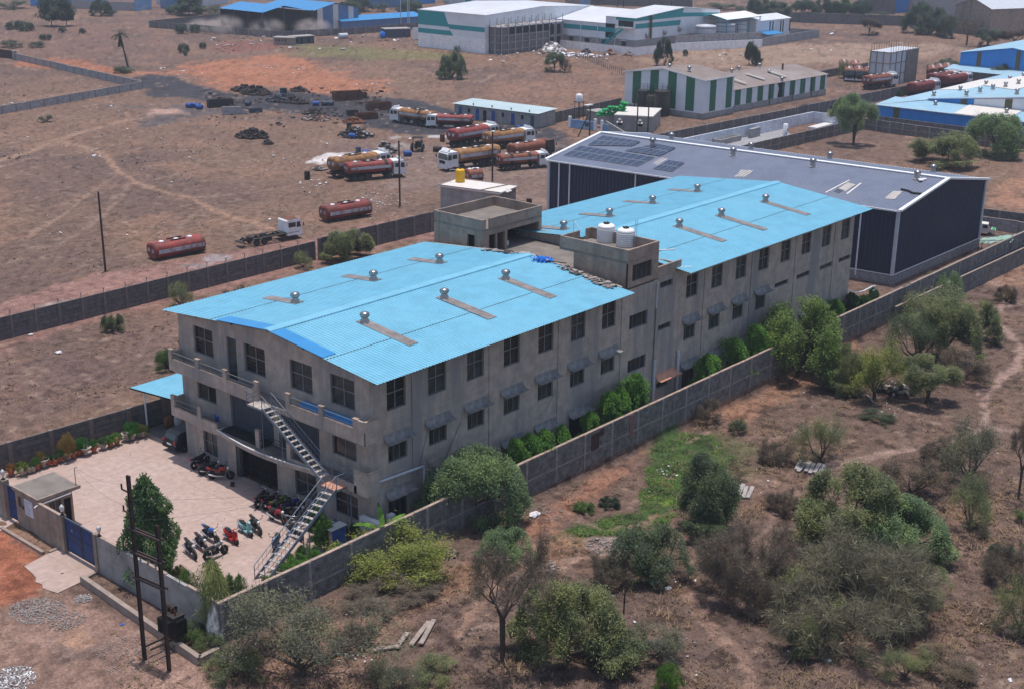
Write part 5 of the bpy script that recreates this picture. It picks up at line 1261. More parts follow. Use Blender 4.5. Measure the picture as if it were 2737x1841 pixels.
# standing ribs of the cladding
def ribs(p,q,z0,zf,sp,out):
    p=Vector((p[0],p[1],0));q=Vector((q[0],q[1],0));L=(q-p).length;n=int(L/sp)
    for k in range(1,n):
        c=p.lerp(q,k/n)+Vector(out)*.02;b.bar((c.x,c.y,z0),(c.x,c.y,zf(k/n)),.05,.04)
ribs(NR,FR,1.06,lambda t:HE2-.08+(HR2-HE2)*(1-abs(2*t-1)),.5,(0,-1,0));ribs(NR,NL,1.06,lambda t:HE2-.1,.5,(-1,0,0))
b.build('wall',[M['navy']],ns)
b=MB();b.prism([(NR[0]-.12,NR[1]-.12),(FR[0]+.12,FR[1]-.12),(FL_[0]+.12,FL_[1]+.12),(NL[0]-.12,NL[1]+.12)],-.5,1.05);b.bar((NR[0]-.14,NR[1]-.14,1.07),(FR[0]+.12,FR[1]-.14,1.07),.1,.07,1);b.bar((NR[0]-.14,NR[1]-.14,1.07),(NL[0]-.14,NL[1]+.1,1.07),.1,.07,1)
b.build('plinth',[M['brickgrey'],M['trim']],ns)
b=MB();o_=.35
def off(p,du,dv): return (p[0]+du,p[1]+dv)
E0=off(NR,-.35,-.3);E1=off(NL,-.35,.3);X0=off(FR,.35,-.3);X1=off(FL_,.35,.3);RA=off(RR_,0,-.3);RB=off(RL_,0,.3)
ribroof(b,[(*E0,HE2),(*E1,HE2),(*RB,HR2),(*RA,HR2)],110,.035);ribroof(b,[(*X0,HE2),(*X1,HE2),(*RB,HR2),(*RA,HR2)],110,.035)
b.build('roof',[M['navyroof']],ns)
b=MB()
b.bar((*RA,HR2+.06),(*RB,HR2+.08),.6,.1)
for p,q in ((E0,RA),(X0,RA),(E1,RB),(X1,RB)): b.bar((*p,HE2+.04),(*q,HR2+.04),.4,.22)
b.bar((*E0,HE2-.06),(*E1,HE2-.06),.16,.16);b.bar((*X0,HE2-.06),(*X1,HE2-.06),.16,.16)
b.build('roof_trim',[M['trim']],ns)
for p in (NR,FR,NL): b=MB();b.box(p[0]-.16,p[0]+.16,p[1]-.16,p[1]+.16,1.06,HE2-.1);b.build('corner_trim',[M['pipe']],ns)
for k,t_ in enumerate((.09,.285,.5,.72,.93,.965)):
    x=NR[0]+(NL[0]-NR[0])*t_-.12;y=NR[1]+(NL[1]-NR[1])*t_;b=MB();b.tube((x,y,.4),(x,y,HE2-.1),.09,.09,8);b.build('down_pipe',[M['trim']],ns)
def navz(P):
    d=Vector((RB[0]-RA[0],RB[1]-RA[1],0)).normalized();w=Vector((P.x-RA[0],P.y-RA[1],0));s=abs(w.cross(d).z)
    return HR2-(HR2-HE2)*s/11.35
for x,y in (z2(2185,1010),b8(600,835),b8(405,885),b8(1240,995),b8(1425,938),z3(985,1105),z3(868,1155),z3(1700,1195),z3(1590,1240)):
    P=on_roof(x,y,navz);link('roof_vent',VENT,ns,(P.x,P.y,navz(P)+.05),0)
def onroofquad(name,fn,pts,mt,par,h=.05,th=.02):
    b=MB();Q=[on_roof(*fn(*p),navz) for p in pts];Q=[Vector((q.x,q.y,navz(q)+h)) for q in Q]
    b.add(Q+[q+Vector((0,0,th)) for q in Q],[(4,5,6,7),(0,1,5,4),(1,2,6,5),(2,3,7,6),(3,0,4,7)]);return b.build(name,[M[mt]],par)
for fn,p in ((z3,[(325,1228),(375,1180),(458,1185),(405,1230)]),(z3,[(1040,1315),(1110,1268),(1165,1283),(1095,1330)]),(z3,[(1365,1380),(1425,1328),(1490,1330),(1435,1385)]),(z2,[(2180,1135),(2250,1095),(2292,1105),(2225,1150)])): onroofquad('skylight',fn,p,'ventbase',ns)
onroofquad('patch',z3,[(1015,1330),(1040,1310),(1085,1322),(1050,1345)],'slate',ns)
for p in ([(955,1335),(1120,1250),(1125,1254),(960,1340)],[(1100,1345),(1200,1270),(1206,1275),(1108,1350)]): onroofquad('sealant_line',z3,p,'cream',ns,.06,.01)
b=MB();P=on_roof(*z3(1600,1240),navz)
for k in range(7): b.ell((P.x+R.uniform(-.8,.6),P.y+R.uniform(-.7,.5),navz(P)+.08),(.35,.3,.1),8,5,0,.4)
tag(b.build('plastic_sheet',[M['white']]),'crumpled white plastic sheet around a vent on the navy shed roof','sheet')
b=MB();pts=[on_roof(*z3(*p),navz) for p in ((1480,1318),(1530,1330),(1560,1345),(1620,1350))];b.path([Vector((q.x,q.y,navz(q)+.12)) for q in pts],.13,6);tag(b.build('black_pipe',[M['black']]),'black flexible pipe lying on the navy shed roof near its gable','pipe')
def solar(fn,quad,nx,ny):
    Q=[on_roof(*fn(*p),navz) for p in quad];Q=[Vector((q.x,q.y,navz(q)+.16)) for q in Q]
    b=MB();
    for k in (0,1): b.bar(Q[0].lerp(Q[3],.1+.8*k)-Vector((0,0,.08)),Q[1].lerp(Q[2],.1+.8*k)-Vector((0,0,.08)),.06,.06)
    o=b.build('solar_array',[M['solarline']],ns)
    at=lambda s,t:Q[0].lerp(Q[1],s).lerp(Q[3].lerp(Q[2],s),t)
    for i in range(nx):
        for j in range(ny):
            e=.012;c=[at((i+e*2)/nx,(j+e*2)/ny),at((i+1-e*2)/nx,(j+e*2)/ny),at((i+1-e*2)/nx,(j+1-e*2)/ny),at((i+e*2)/nx,(j+1-e*2)/ny)]
            m=MB();m.add(c+[p+Vector((0,0,.03)) for p in c],[(0,1,5,4),(1,2,6,5),(2,3,7,6),(3,0,4,7)],1)
            cc=[p+Vector((0,0,.03)) for p in c];mid=sum(cc,Vector())/4;ii=[p.lerp(mid,.045) for p in cc]
            m.add(cc+ii,[(0,1,5,4),(1,2,6,5),(2,3,7,6),(3,0,4,7)],1);m.add(ii,[(0,1,2,3)],0)
            m.build('solar_panel',[M['solar'],M['solarline']],o)
solar(z2,[(1842,946),(2107,988),(2045,1020),(1732,1015)],6,2)
solar(z2,[(2215,1004),(2352,1030),(2238,1090),(1990,1052)],5,2)
solar(z2,[(1690,1018),(2207,1098),(2082,1163),(1563,1086)],10,2)
solar(z2,[(2300,1118),(2410,1135),(2320,1200),(2188,1178)],4,2)
# --- generic pieces
def box_building(name,label,cat,p0,p1,depth,he,hr,wall,roof,ridge='along',parts=None,over=.3,nrib=40,z0=-.3,lowz=None,lowmat=None):
    """local x runs along the front from p0 to p1, y goes away from the viewer"""
    p0=Vector((*p0,0));p1=Vector((*p1,0));L=(p1-p0).length;rz=math.atan2(p1.y-p0.y,p1.x-p0.x)
    t=thing(name,label,cat,p0,rz);D=depth;b=MB()
    lz=z0 if lowz is None else lowz
    if ridge=='along':
        b.box(0,L,0,D,lz,he);
        for x in (0,L): b.extr([(x,0,he),(x,D,he),(x,D/2,hr)],(.1 if x==0 else -.1,0,0))
    elif ridge=='across':
        b.box(0,L,0,D,lz,he);b.extr([(0,0,he),(L,0,he),(L/2,0,hr)],(0,.1,0));b.extr([(0,D,he),(L,D,he),(L/2,D,hr)],(0,-.1,0))
    else: b.box(0,L,0,D,lz,he)
    b.build('wall',[M[wall]],t)
    if lowz is not None: q=MB();q.box(-.04,L+.04,-.04,D+.04,z0,lowz);q.build('lower_wall',[M[lowmat]],t)
    r=MB();o=over;s=.06
    if ridge=='along':
        k=(hr-he)/(D/2)
        ribroof(r,[(-o,-o,he-k*o+s),(L+o,-o,he-k*o+s),(L+o,D/2,hr+s),(-o,D/2,hr+s)],nrib,.03);ribroof(r,[(-o,D+o,he-k*o+s),(L+o,D+o,he-k*o+s),(L+o,D/2,hr+s),(-o,D/2,hr+s)],nrib,.03)
    elif ridge=='across':
        k=(hr-he)/(L/2)
        ribroof(r,[(-o,-o,he-k*o+s),(-o,D+o,he-k*o+s),(L/2,D+o,hr+s),(L/2,-o,hr+s)],nrib,.03);ribroof(r,[(L+o,-o,he-k*o+s),(L+o,D+o,he-k*o+s),(L/2,D+o,hr+s),(L/2,-o,hr+s)],nrib,.03)
    elif ridge=='mono': ribroof(r,[(-o,-o,he+s),(L+o,-o,he+s),(L+o,D+o,hr+s),(-o,D+o,hr+s)],nrib,.03)
    else: r.box(-o,L+o,-o,D+o,he+.003,he+.2)
    r.build('roof',[M[roof]],t)
    return t,L
def panel(t,name,x0,x1,z0,z1,mt,y=-.02,th=.04): b=MB();b.box(x0,x1,y-th/2,y+th/2,z0,z1);return b.build(name,[M[mt]],t)
def polyf(t,name,pts,mt,y=-.03,th=.03): b=MB();b.extr([(x,y-th,z) for x,z in pts],(0,th,0));return b.build(name,[M[mt]],t)
def sidepanel(t,name,x,y0,y1,z0,z1,mt,th=.04): b=MB();b.box(min(x,x+th),max(x,x+th),y0,y1,z0,z1);return b.build(name,[M[mt]],t)
# --- white and green striped factory: tall block + lower wing
t,L=box_building('striped_factory','white and green striped factory shed, tall block with brown roof and long low wing','factory',(157,96.4),(157,78.2),10.2,7.1,8.4,'cladwhite','brownroof','across',nrib=30,lowz=1.0,lowmat='lightplaster')
for k in range(4): x=1.9+4.1*k;polyf(t,'green_panel',[(x,1.25),(x+1.9,1.25),(x+1.9,7.0+1.3*(1-abs(x+1.9-9.1)/9.1)),(x,7.0+1.3*(1-abs(x-9.1)/9.1))],'green')
for y in (2.0,7.6): sidepanel(t,'green_panel',L+.004,y,y+2.0,1.2,7.0,'green')
b=MB();b.extr([(-.35,-.33,7.0),(L/2,-.33,8.4),(L+.35,-.33,7.0),(L+.35,-.33,7.22),(L/2,-.33,8.62),(-.35,-.33,7.22)],(0,.06,0));b.bar((L+.33,-.3,7.1),(L+.33,10.5,7.1),.06,.2);b.build('roof_trim',[M['trim']],t)
w0=(167.25,78.9);w1=(202.6,77.6);Lw=math.hypot(w1[0]-w0[0],w1[1]-w0[1]);wz=math.atan2(w1[1]-w0[1],w1[0]-w0[0])
ww=bpy.data.objects.new('wing',None);COL.objects.link(ww);ww.parent=t
inv=Matrix.Rotation(-t.rotation_euler.z,4,'Z')@Matrix.Translation(-t.location)
wing=MB();MW_=inv@Matrix.Translation((*w0,0))@Matrix.Rotation(wz,4,'Z')
wing.M=MW_;wing.box(0,Lw,0,16,1.1,4.2,0);wing.box(-.03,Lw+.03,-.03,16.03,-.3,1.1,1);wing.extr([(Lw,0,4.2),(Lw,16,4.2),(Lw,8,5.5)],(-.1,0,0),0)
bpy.data.objects.remove(ww);wing.build('wing_wall',[M['cladwhite'],M['lightplaster']],t)
r=MB();r.M=MW_;k_=1.3/8;ribroof(r,[(.1,-.3,4.2),(Lw+.3,-.3,4.2),(Lw+.3,8,5.56),(.1,8,5.56)],60,.03);ribroof(r,[(.1,16.3,4.2),(Lw+.3,16.3,4.2),(Lw+.3,8,5.56),(.1,8,5.56)],60,.03);r.build('wing_roof',[M['brownroof']],t)
for k in range(9):
    x=1.6+3.9*k;q=MB();q.M=MW_;q.box(x,x+1.9,-.05,-.005,1.15,4.12);q.build('green_panel',[M['green']],t)
for x in (13.8,22.2,29.5): q=MB();q.M=MW_;q.tube((x,-.12,0),(x,-.12,4.1),.07,.07,8);q.build('down_pipe',[M['frame']],t)
q=MB();q.M=MW_;q.extr([(16.6,-.055,1.2),(18.4,-.055,1.2),(18.2,-.055,3.2),(18.5,-.055,4.1),(16.4,-.055,4.1),(17.0,-.055,3.0)],(0,.03,0));q.build('soot_stain',[M['dark']],t)
q=MB();q.M=MW_;q.tube((27.5,6.0,5),(27.5,6.0,6.5),.2,.2,10);q.build('chimney_pipe',[M['rust']],t)
for px in ((1225,130),(1300,105),(1515,75),(1615,125),(1748,205)):
    P=g(*b8(px[0],px[1]+12),5.1);l=inv@P;link('roof_vent',VENT,t,(l.x,l.y,5.2 if px[0]<1600 else 4.9),0)
for px in ((582,75),(785,100)): P=g(*b8(px[0],px[1]+12),8.2);l=inv@P;link('roof_vent',VENT,t,(l.x,l.y,8.1),0)
for i,px in enumerate(((1280,225),(1470,185),(1700,155))):
    P=g(*b8(*px),5.0);l=inv@P;q=MB();q.M=Matrix.Translation((l.x,l.y,0))@Matrix.Rotation(wz-t.rotation_euler.z,4,'Z');q.extr([(-.4,-2.2,4.95-.1),(.4,-2.2,4.85),(.4,2.2,5.55),(-.4,2.2,5.55)],(0,0,.03));q.build('skylight',[M['ventbase']],t)
# low sheds, black tanks, sacks in front of it
t,L=box_building('flat_roofed_annex','pale plastered annex with flat cream roof in front of the striped factory','building',(135.3,82.3),(138.2,76.4),9.5,2.7,2.7,'lightplaster','cream','flat',over=.15)
for x in (.9,4.5):
    b=MB();b.extr([(x-.5,-.7,1.55),(x+.5,-.7,1.55),(x+.5,-.02,1.75),(x-.5,-.02,1.75)],(0,0,.08));b.build('ledge',[M['cream']],t);panel(t,'vent_opening',x-.35,x+.35,1.0,1.5,'dark')
    b=MB();b.ell((x,-.45,2.0),(.33,.25,.3),10,6);b.build('exhaust_fan',[M['ventbase']],t)
t,L=box_building('flat_roofed_annex','low grey block wall room left of the annex under the green sacks','building',(139.8,92.2),(138.2,84.2),3,1.9,1.9,'lightplaster','lightplaster','flat',over=.1)
rk=random.Random(11)
for i,(px,py) in enumerate(((1490,800),(1530,790),(1560,785),(1600,778),(1640,775),(1510,770),(1550,765),(1590,755),(1635,750),(1575,738),(1615,730),(1650,728),(1645,700),(1660,680),(1655,655),(1625,745),(1545,750),(1665,760),(1670,735),(1672,705))):
    P=g(900+ (px+440)/2.59 if False else 1480+ (px-1400)*.0+0,0,1)if False else None
sx=[(1250,710),(1340,700),(1440,705),(1540,690),(1310,640),(1400,640),(1560,640),(1660,680),(1760,660),(1420,575),(1500,560),(1600,560),(1700,590),(1780,640),(1880,690),(1560,500),(1640,500),(1750,500),(1830,560),(1920,600),(1980,670),(1880,510),(1960,540),(1900,450),(1980,460),(1930,370),(2000,380)]
gs=Zm(1480,240,10.4545)
for i,(x,y) in enumerate(sx):
    lev=(720-y)/340;zz=2.0+lev*2.2;P=g(*gs(x,y+20),zz);b=MB();b.ell((0,0,.22),(.75,.42,.26),10,6,0,.18,rk);o=b.build('green_sack',[M['bag']]);o.location=(P.x,P.y,zz-.05);o.rotation_euler=(0,rk.uniform(-.15,.15),rk.uniform(-.4,.4)+1.2)
    tag(o,'bright green filled sack in the heap against the striped factory','sack','heap of bright green sacks')
for i,(x0,x1,yt,l) in enumerate(((300,425,390,'left black tank with torn railing on top in front of the striped factory'),(432,540,430,'low middle black tank between two taller ones'),(545,705,375,'right black tank, the widest, with a round railing on top'))):
    P=g(*b8((x0+x1)/2,548),.0);P=Vector((155.2,90.6-1.9*i- (.5 if i==2 else 0),0));rr_=((x1-x0)/3.885)*262/FL/2
    t=thing('black_tank',l,'tank',P);h=(545-yt)/3.885*262/FL/.95+1.2
    b=MB();b.lathe([(rr_,0),(rr_,h),(rr_*.95,h+.05),(0,h+.08)],24);b.build('tank_body',[M['chassis']],t)
    if i!=1:
        b=MB()
        for k in range(10): a=k*.628;b.tube((rr_*math.cos(a),rr_*math.sin(a),h),(rr_*math.cos(a),rr_*math.sin(a),h+1.1),.03,.03,5)
        for z in (.55,1.1): b.path([(rr_*math.cos(k*.314),rr_*math.sin(k*.314),h+z) for k in range(21)],.025,4)
        b.build('railing',[M['frame']],t)
ts=thing('tank_stand','white plastic water tank on a tall iron frame by the annex','water tank',(g(*gs(740,965)).x+.3,g(*gs(740,965)).y+.6,0))
b=MB()
for a,c in ((-.6,-.6),(.6,-.6),(-.6,.6),(.6,.6)): b.tube((a,c,0),(a*.9,c*.9,3.9),.06,.06,6)
for z in (1.4,2.7): b.path([(-.58,-.58,z),(.58,-.58,z),(.58,.58,z),(-.58,.58,z),(-.58,-.58,z)],.035,5)
b.box(-.75,.75,-.75,.75,3.9,4.0);b.build('frame',[M['poleiron']],ts);b=MB();b.lathe([(.62,4),(.62,5.05),(.5,5.3),(.2,5.4),(0,5.42)],18);b.build('tank_body',[M['tank']],ts)
# --- walled plot between the sheds
def wallpx(name,label,p0,p1,h,mt,pm='band',pitch=3,cope=False,band=None,**k): return compound(name,label,p0,p1,h,.22,mt,pm,pitch,band,cope,**k)
wallpx('block_wall','brown topped block wall along the foot of the striped factory',(122,68.6),(170.3,66.4),2.0,'block',pitch=4)
wallpx('white_block_wall','whitewashed rough block wall along the back of the small plot',(118,63.2),(168.3,61.6),2.0,'whitebrick',pitch=0)
wallpx('white_block_wall','whitewashed block wall closing the right end of the small plot',(168.3,61.5),(168.1,51.6),2.0,'whitebrick',pitch=0)
wallpx('block_wall','dark banded wall on the near side of the small plot',(112,53.0),(168.0,51.4),2.0,'block',pitch=2.6,band=(.9,))
wallpx('block_wall','dark banded wall in front of the blue sheds, the nearer one',(168.1,51.2),(166.0,8),2.0,'block',pitch=2.6,band=(.9,))
wallpx('block_wall','dark wall close under the blue sheds, the farther one',(171.6,51.8),(171.0,8),2.1,'block',pitch=0)
wallpx('block_wall','dark block wall between tanker lot and blue sheds',(170.5,66.3),(246,63.7),2.1,'block',pitch=4)
wallpx('block_wall','dark wall at the far side of the tanker lot',(210,91),(246.5,90.4),1.8,'block',pitch=4)
wallpx('block_wall','dark wall right of the far blue shed foot',(246.2,63.7),(243,30),2.0,'block',pitch=0)
b=MB();b.prism([(112,53.3),(149,53.0),(153,57),(158,62.0),(118,63.0)],-.1,.06);struct(b.build('plot_floor',[M['brickgrey']]))
b=MB();P=g(*b8(1500,815));b.box(-1.6,1.6,-.3,.3,0,1.5);b.box(-1.65,1.65,-.35,.35,1.5,1.6);o=b.build('brick_stack',[M['brickgrey']]);o.location=(P.x+.3,P.y+1,0);o.rotation_euler=(0,0,.05);tag(o,'grey block stack standing inside the small whitewashed plot','brick stack')
b=MB();P=g(*b8(1230,870));b.box(-3.2,3.2,-.8,.8,-.1,.95,0);b.box(-2.9,2.9,-.55,.55,.953,.97,1);o=b.build('water_trough',[M['lightplaster'],M['frame']]);o.location=(P.x,P.y+1.0,0);tag(o,'long low concrete trough in the corner of the plot behind the navy shed roof','trough')
t=thing('upright_cylinder','white upright cylinder with blue marks inside the small plot','tank',g(*b8(1780,790)));b=MB();b.lathe([(.42,0),(.42,2.0),(.3,2.1),(0,2.1)],14);b.build('body',[M['white']],t);b=MB();b.box(-.1,.1,-.44,-.4,.9,1.3);b.box(-.35,-.2,-.41,-.36,.3,.6);b.build('mark',[M['hazeblue']],t)
b=MB();P=g(*b8(2150,700));b.box(-3.2,3.2,-.9,.9,0,.35);b.box(-2.9,2.9,-.7,.7,.353,.37,1);o=b.build('water_trough',[M['white'],M['cream']]);o.location=P;o.rotation_euler=(0,0,.03);tag(o,'flat pale concrete basin at the right end of the small plot','trough')
# --- long low hut with aqua roof and blue doors
t,L=box_building('row_hut','long low hut with pale aqua roof and a row of blue doors','hut',(126.2,112.6),(127.9,93.9),5.6,2.5,2.75,'lightplaster','aqua','mono',over=.35,nrib=60)
for x,d in ((1.0,'d'),(3.2,'w'),(5.0,'d'),(6.7,'o'),(8.6,'d'),(10.9,'w'),(13.0,'d'),(15.2,'w'),(17.3,'k')):
    if d=='w': panel(t,'window',x,x+.5,1.2,1.95,'dark')
    elif d=='o': panel(t,'doorway',x,x+.7,.1,1.95,'dark')
    else: panel(t,'door',x,x+.75,.1,2.05,'bluebox' if d=='d' else 'slate')
for x in (4.2,8.5,12.8,16.8): b=MB();b.tube((x,.3,2.6),(x,.3,3.0),.14,.14,8);b.build('roof_pipe',[M['greywood']],t)
t=thing('roof_parapet_hut','small grey blockwork wall stub with white pillars and pale blue painted wall','wall',(132.5,90.5,0),-1.42)
b=MB();b.box(0,.5,-.2,.2,0,2.0);b.box(5.2,5.7,-.2,.2,0,2.0);b.box(6.6,7.0,-.2,.2,0,1.9);b.build('pillar',[M['whited']],t);b=MB();b.box(.5,5.2,-.1,.1,0,1.5,0);b.box(7.0,9.5,-.1,.1,0,1.3,0);b.build('panel',[M['lightblue']],t)
b=MB();b.box(3.4,4.2,-.13,-.1,.5,1.2);b.build('sign_panel',[M['slate']],t)
wallpx('block_wall','grey wall behind the gate pillars up to the striped factory',(132.8,95),(157,97.2),2.0,'block',pitch=4)
wallpx('block_wall','grey wall in front of the annex running toward the tank stand',(135,84),(123,68),1.6,'brickgrey',pitch=0)
for (x,y,l) in ((1795,470,'left blue drum by the white gate pillar'),(1880,462,'right blue drum by the white gate pillar')):
    P=g(*r1(x,y));b=MB();b.lathe([(.42,0),(.45,.3),(.42,.35),(.45,.65),(.42,1.0),(0,1.0)],12);o=b.build('drum',[M['bluebox']]);o.location=P;tag(o,l,'drum')
# --- pump house with yellow tank
ph,L=box_building('pump_house','flat roofed grey pump house beside the stair head room','building',(70.5,62.2),(72.4,53.6),4.6,3.05,3.05,'lightplaster','cream','none',over=.25)
b=MB()
for a in ((-.25,L+.25,-.25,-.12),(-.25,-.12,-.12,4.85),(-.25,L+.25,4.72,4.85)): b.box(a[0],a[1],a[2],a[3],3.26,3.34)
b.bar((L-2.6,-.2,3.3),(L-1.2,4.6,3.3),.1,.14);b.build('roof_kerb',[M['kerb']],ph)
b=MB();b.box(L+.25,L+1.2,-1.0,.2,2.2,2.5);b.box(L-.1,L+.4,-.2,1.2,0,2.4);b.build('porch',[M['lightplaster']],ph)
P=g(*r3(607,315),3.26);watertank('water_tank','yellow ribbed plastic water tank on the pump house roof',(P.x+.2,P.y+.2,3.26),.62,1.75,M['yellow'],6)
b=MB();b.path([(P.x-1.0,P.y+.9,3.1),(P.x-1.0,P.y+.9,5.0),(P.x-.1,P.y+.3,4.9)],.035,6);tag(b.build('water_pipe',[M['pipe']]),'thin white pipe rising beside the yellow tank','pipe')
b=MB()
for k in range(9): P=g(*r3(1215+R.uniform(-40,40),430+R.uniform(-12,12)),3.3);b.ell((P.x,P.y,3.36),(.22,.18,.1),7,5,R.choice((0,1)),.4)
tag(b.build('cloth_bundle',[M['rustred'],M['white']]),'red and white cloth bundle on the pump house roof edge','cloth',kind='stuff')
wg=thing('maroon_gate','dark maroon sheet gate between pump house and navy shed','gate',(73.6,52.9,0),-1.2)
b=MB();b.box(0,4.4,-.04,.04,.2,1.9);b.box(2.4,3.1,-.08,.08,0,2.6);b.build('gate_leaf',[M['brownwall']],wg)
# --- big white and teal warehouse with unfinished block
t,L=box_building('white_warehouse','big white warehouse with teal bands and broad white roofs','warehouse',(204.5,200.4),(204.5,176.2),45,9.65,10.7,'cladwhite','whiteroof','along',nrib=60,lowz=3.7,lowmat='whited',over=.15)
polyf(t,'teal_panel',[(.05,5.9),(11.5,5.9),(9.7,9.55),(.05,9.55)],'teal');polyf(t,'teal_panel',[(.05,3.75),(12.9,3.75),(12.0,4.95),(.05,4.95)],'teal');polyf(t,'teal_panel',[(11.6,5.45),(L-.05,5.45),(L-.05,6.6),(11.0,6.6)],'teal')
b=MB();b.box(-.05,L+.05,-.12,-.02,9.6,9.8);b.build('eave_trim',[M['trim']],t)
t2=bpy.data.objects
def wpart(name,mt,fn): b=MB();b.M=inv_;fn(b);return b.build(name,[M[m] for m in mt],t)
inv_=Matrix.Rotation(-t.rotation_euler.z,4,'Z')@Matrix.Translation(-t.location)
wpart('recess_wall',['cladwhite','brickgrey'],lambda b:(b.box(233,262,155.8,176.1,3.2,7.1,0),b.box(233.03,262,155.83,176.1,-.3,3.2,1)))
wpart('recess_roof',['whiteroof'],lambda b:(ribroof(b,[(232.7,155.9,7.15),(232.7,190,7.15),(248,190,9.7),(248,155.9,9.7)],50,.03),ribroof(b,[(263,155.9,7.15),(263,190,7.15),(248,190,9.7),(248,155.9,9.7)],50,.03)))
wpart('teal_band',['teal'],lambda b:b.box(232.93,232.98,155.9,174,4.95,6.1))
for v in (155.9,161.7,167.4,173.6): wpart('down_pipe',['trim'],lambda b:b.tube((232.8,v,0),(232.8,v,7.1),.1,.1,6))
for v in (170.6,165.2,159.6,153.0): wpart('window',['frame','dark','cream'],lambda b:(b.box(232.85,232.99,v-.75,v+.75,1.7,3.0,0),b.box(232.8,232.84,v-.55,v+.55,1.8,2.85,1),b.box(232.5,233.0,v-1,v+1,3.02,3.14,2)))
def gab(b):
    b.extr([(233,149.6,3.4),(273,149.6,3.4),(273,149.6,8.9),(255,149.6,10.5),(233,149.6,9.0)],(0,9.6,0),0);b.box(233.05,272.9,149.65,159,-.3,3.4,1)
wpart('gable_wall',['cladwhite','brickgrey'],gab)
wpart('gable_roof',['whiteroof'],lambda b:(ribroof(b,[(232.6,149.3,9.02),(232.6,159.4,9.02),(255,159.4,10.6),(255,149.3,10.6)],30,.03),ribroof(b,[(273.4,149.3,8.92),(273.4,159.4,8.92),(255,159.4,10.6),(255,149.3,10.6)],30,.03)))
def tb(b):
    for pts in ([(233.05,8.2),(253.9,8.15),(254.9,10.35),(233.05,8.85)],[(233.05,6.3),(253.2,6.05),(253.7,7.35),(233.05,7.5)],[(254.0,8.15),(272.5,7.4),(272.5,8.2),(254.4,9.2)]): b.extr([(u,149.57,z) for u,z in pts],(0,-.04,0))
wpart('teal_band',['teal'],tb)
wpart('teal_band',['teal'],lambda b:b.box(232.93,232.98,149.6,155.8,8.25,8.95));wpart('loading_hatch',['dark','cream'],lambda b:(b.box(232.92,232.98,150.2,155.0,6.7,8.15,0),b.box(231.9,232.98,150,155.4,6.3,6.5,1)))
for u,z in ((238,4.3),(246,4.6),(253,5.0)): wpart('wall_fan',['steel'],lambda b:b.ell((u,149.2,z),(.6,.4,.75),12,8))
for u in (243.5,): wpart('flue_pipe',['rust'],lambda b:b.tube((u-4.0,149.2,3.5),(u-4.0,149.2,9.4),.28,.28,8))
def outst(b):
    p=Vector((232,159.5,1.2));q=Vector((231.6,152.3,6.2))
    for d in (0,.9): b.bar(p-Vector((d,0,0)),q-Vector((d,0,0)),.12,.3);b.bar(p-Vector((d,0,-1)),q-Vector((d,0,-1)),.08,.08)
    for k in range(12): x=p.lerp(q,k/12);b.box(x.x-.9,x.x,x.y-.2,x.y+.2,x.z,x.z+.05)
wpart('outside_stair',['teal'],outst)
wpart('roof_house',['cladwhite','teal','trim'],lambda b:(b.box(229,240,201.5,206,0,10.9,0),b.box(228.9,228.98,203.8,206,9,10.8,1),b.box(228.7,240.3,201.2,206.3,10.9,11.2,2)))
uf=thing('unfinished_block','unfinished grey concrete block frame with open bays and bare column rods','building',(206,172,0))
b=MB();b.box(.2,19,.2,3.9,-.3,7.0,0);b.box(-.1,25.2,.02,4.0,6.75,7.0,1);b.build('infill_wall',[M['infill'],M['whited']],uf)
b=MB()
for k in range(10):
    for y in (0,3.9): b.box(k*2.75-.17,k*2.75+.17,y-.17,y+.17,-.3,7.0 if k<10 else 4)
for k in range(3): b.box(-.17,.17,k*1.9-.1,k*1.9+.2,-.3,7)
b.build('column',[M['lightplaster']],uf)
b=MB()
for z in (1.0,2.8,4.6): b.box(-.12,19,-.05,.15,z,z+.22);b.box(-.05,.15,0,3.9,z,z+.22)
b.box(19,25,-.05,.3,3.2,3.5);b.build('beam',[M['lightplaster']],uf)
b=MB()
for k in range(1,7): b.box(k*2.75+.35,k*2.75+2.4,-.06,.12,5.0,6.6)
for k in (7,8): 
    for z in (.4,3.7): b.box(k*2.75+.3,k*2.75+2.3,.25,.33,z,z+2.6)
b.build('opening',[M['dark']],uf)
b=MB()
for k in range(10):
    b=MB();b.tube((k*2.75,.05,7),(k*2.75+R.uniform(-.1,.1),.05,8.6+.5*(k%2)),.07,.05,4);b.build('rebar',[M['rust']],uf);b=MB();b.tube((k*2.75,3.9,7),(k*2.75,3.9,8.8),.06,.05,4);b.build('rebar',[M['rust']],uf)
b=MB();b.box(.3,24,.3,3.8,7.003,7.08);
for i in range(30): b.rock((R.uniform(.5,24),R.uniform(.4,3.6),7.15),R.uniform(.15,.45),1)
b.build('slab_clutter',[M['lightplaster'],M['rubble']],uf)
t_=wallpx('white_wall','white compound wall in front of the teal banded warehouse',(230.2,173),(229.8,147.4),2.0,'whited',pitch=0,cope=True)
wallpx('white_wall','white compound wall turning away along the gable of the warehouse',(229.8,147.2),(245.9,145.6),2.0,'whited',pitch=0,cope=True)
wallpx('white_wall','patchy whitewashed wall below the round steel tanks',(246,145.6),(271.4,134.5),2.1,'whited',pitch=0)
wallpx('grey_wall','taller grey block wall behind the whitewashed one by the steel tanks',(246.2,146.3),(272,135.2),3.9,'brickgrey',pitch=5)
wallpx('grey_wall','low grey wall running right past the steel tanks',(272,134.8),(306,136.3),2.3,'brickgrey',pitch=5)
wallpx('grey_wall','low grey wall closing the far corner of the tank yard',(306,136.4),(303,150),2.2,'brickgrey',pitch=5)
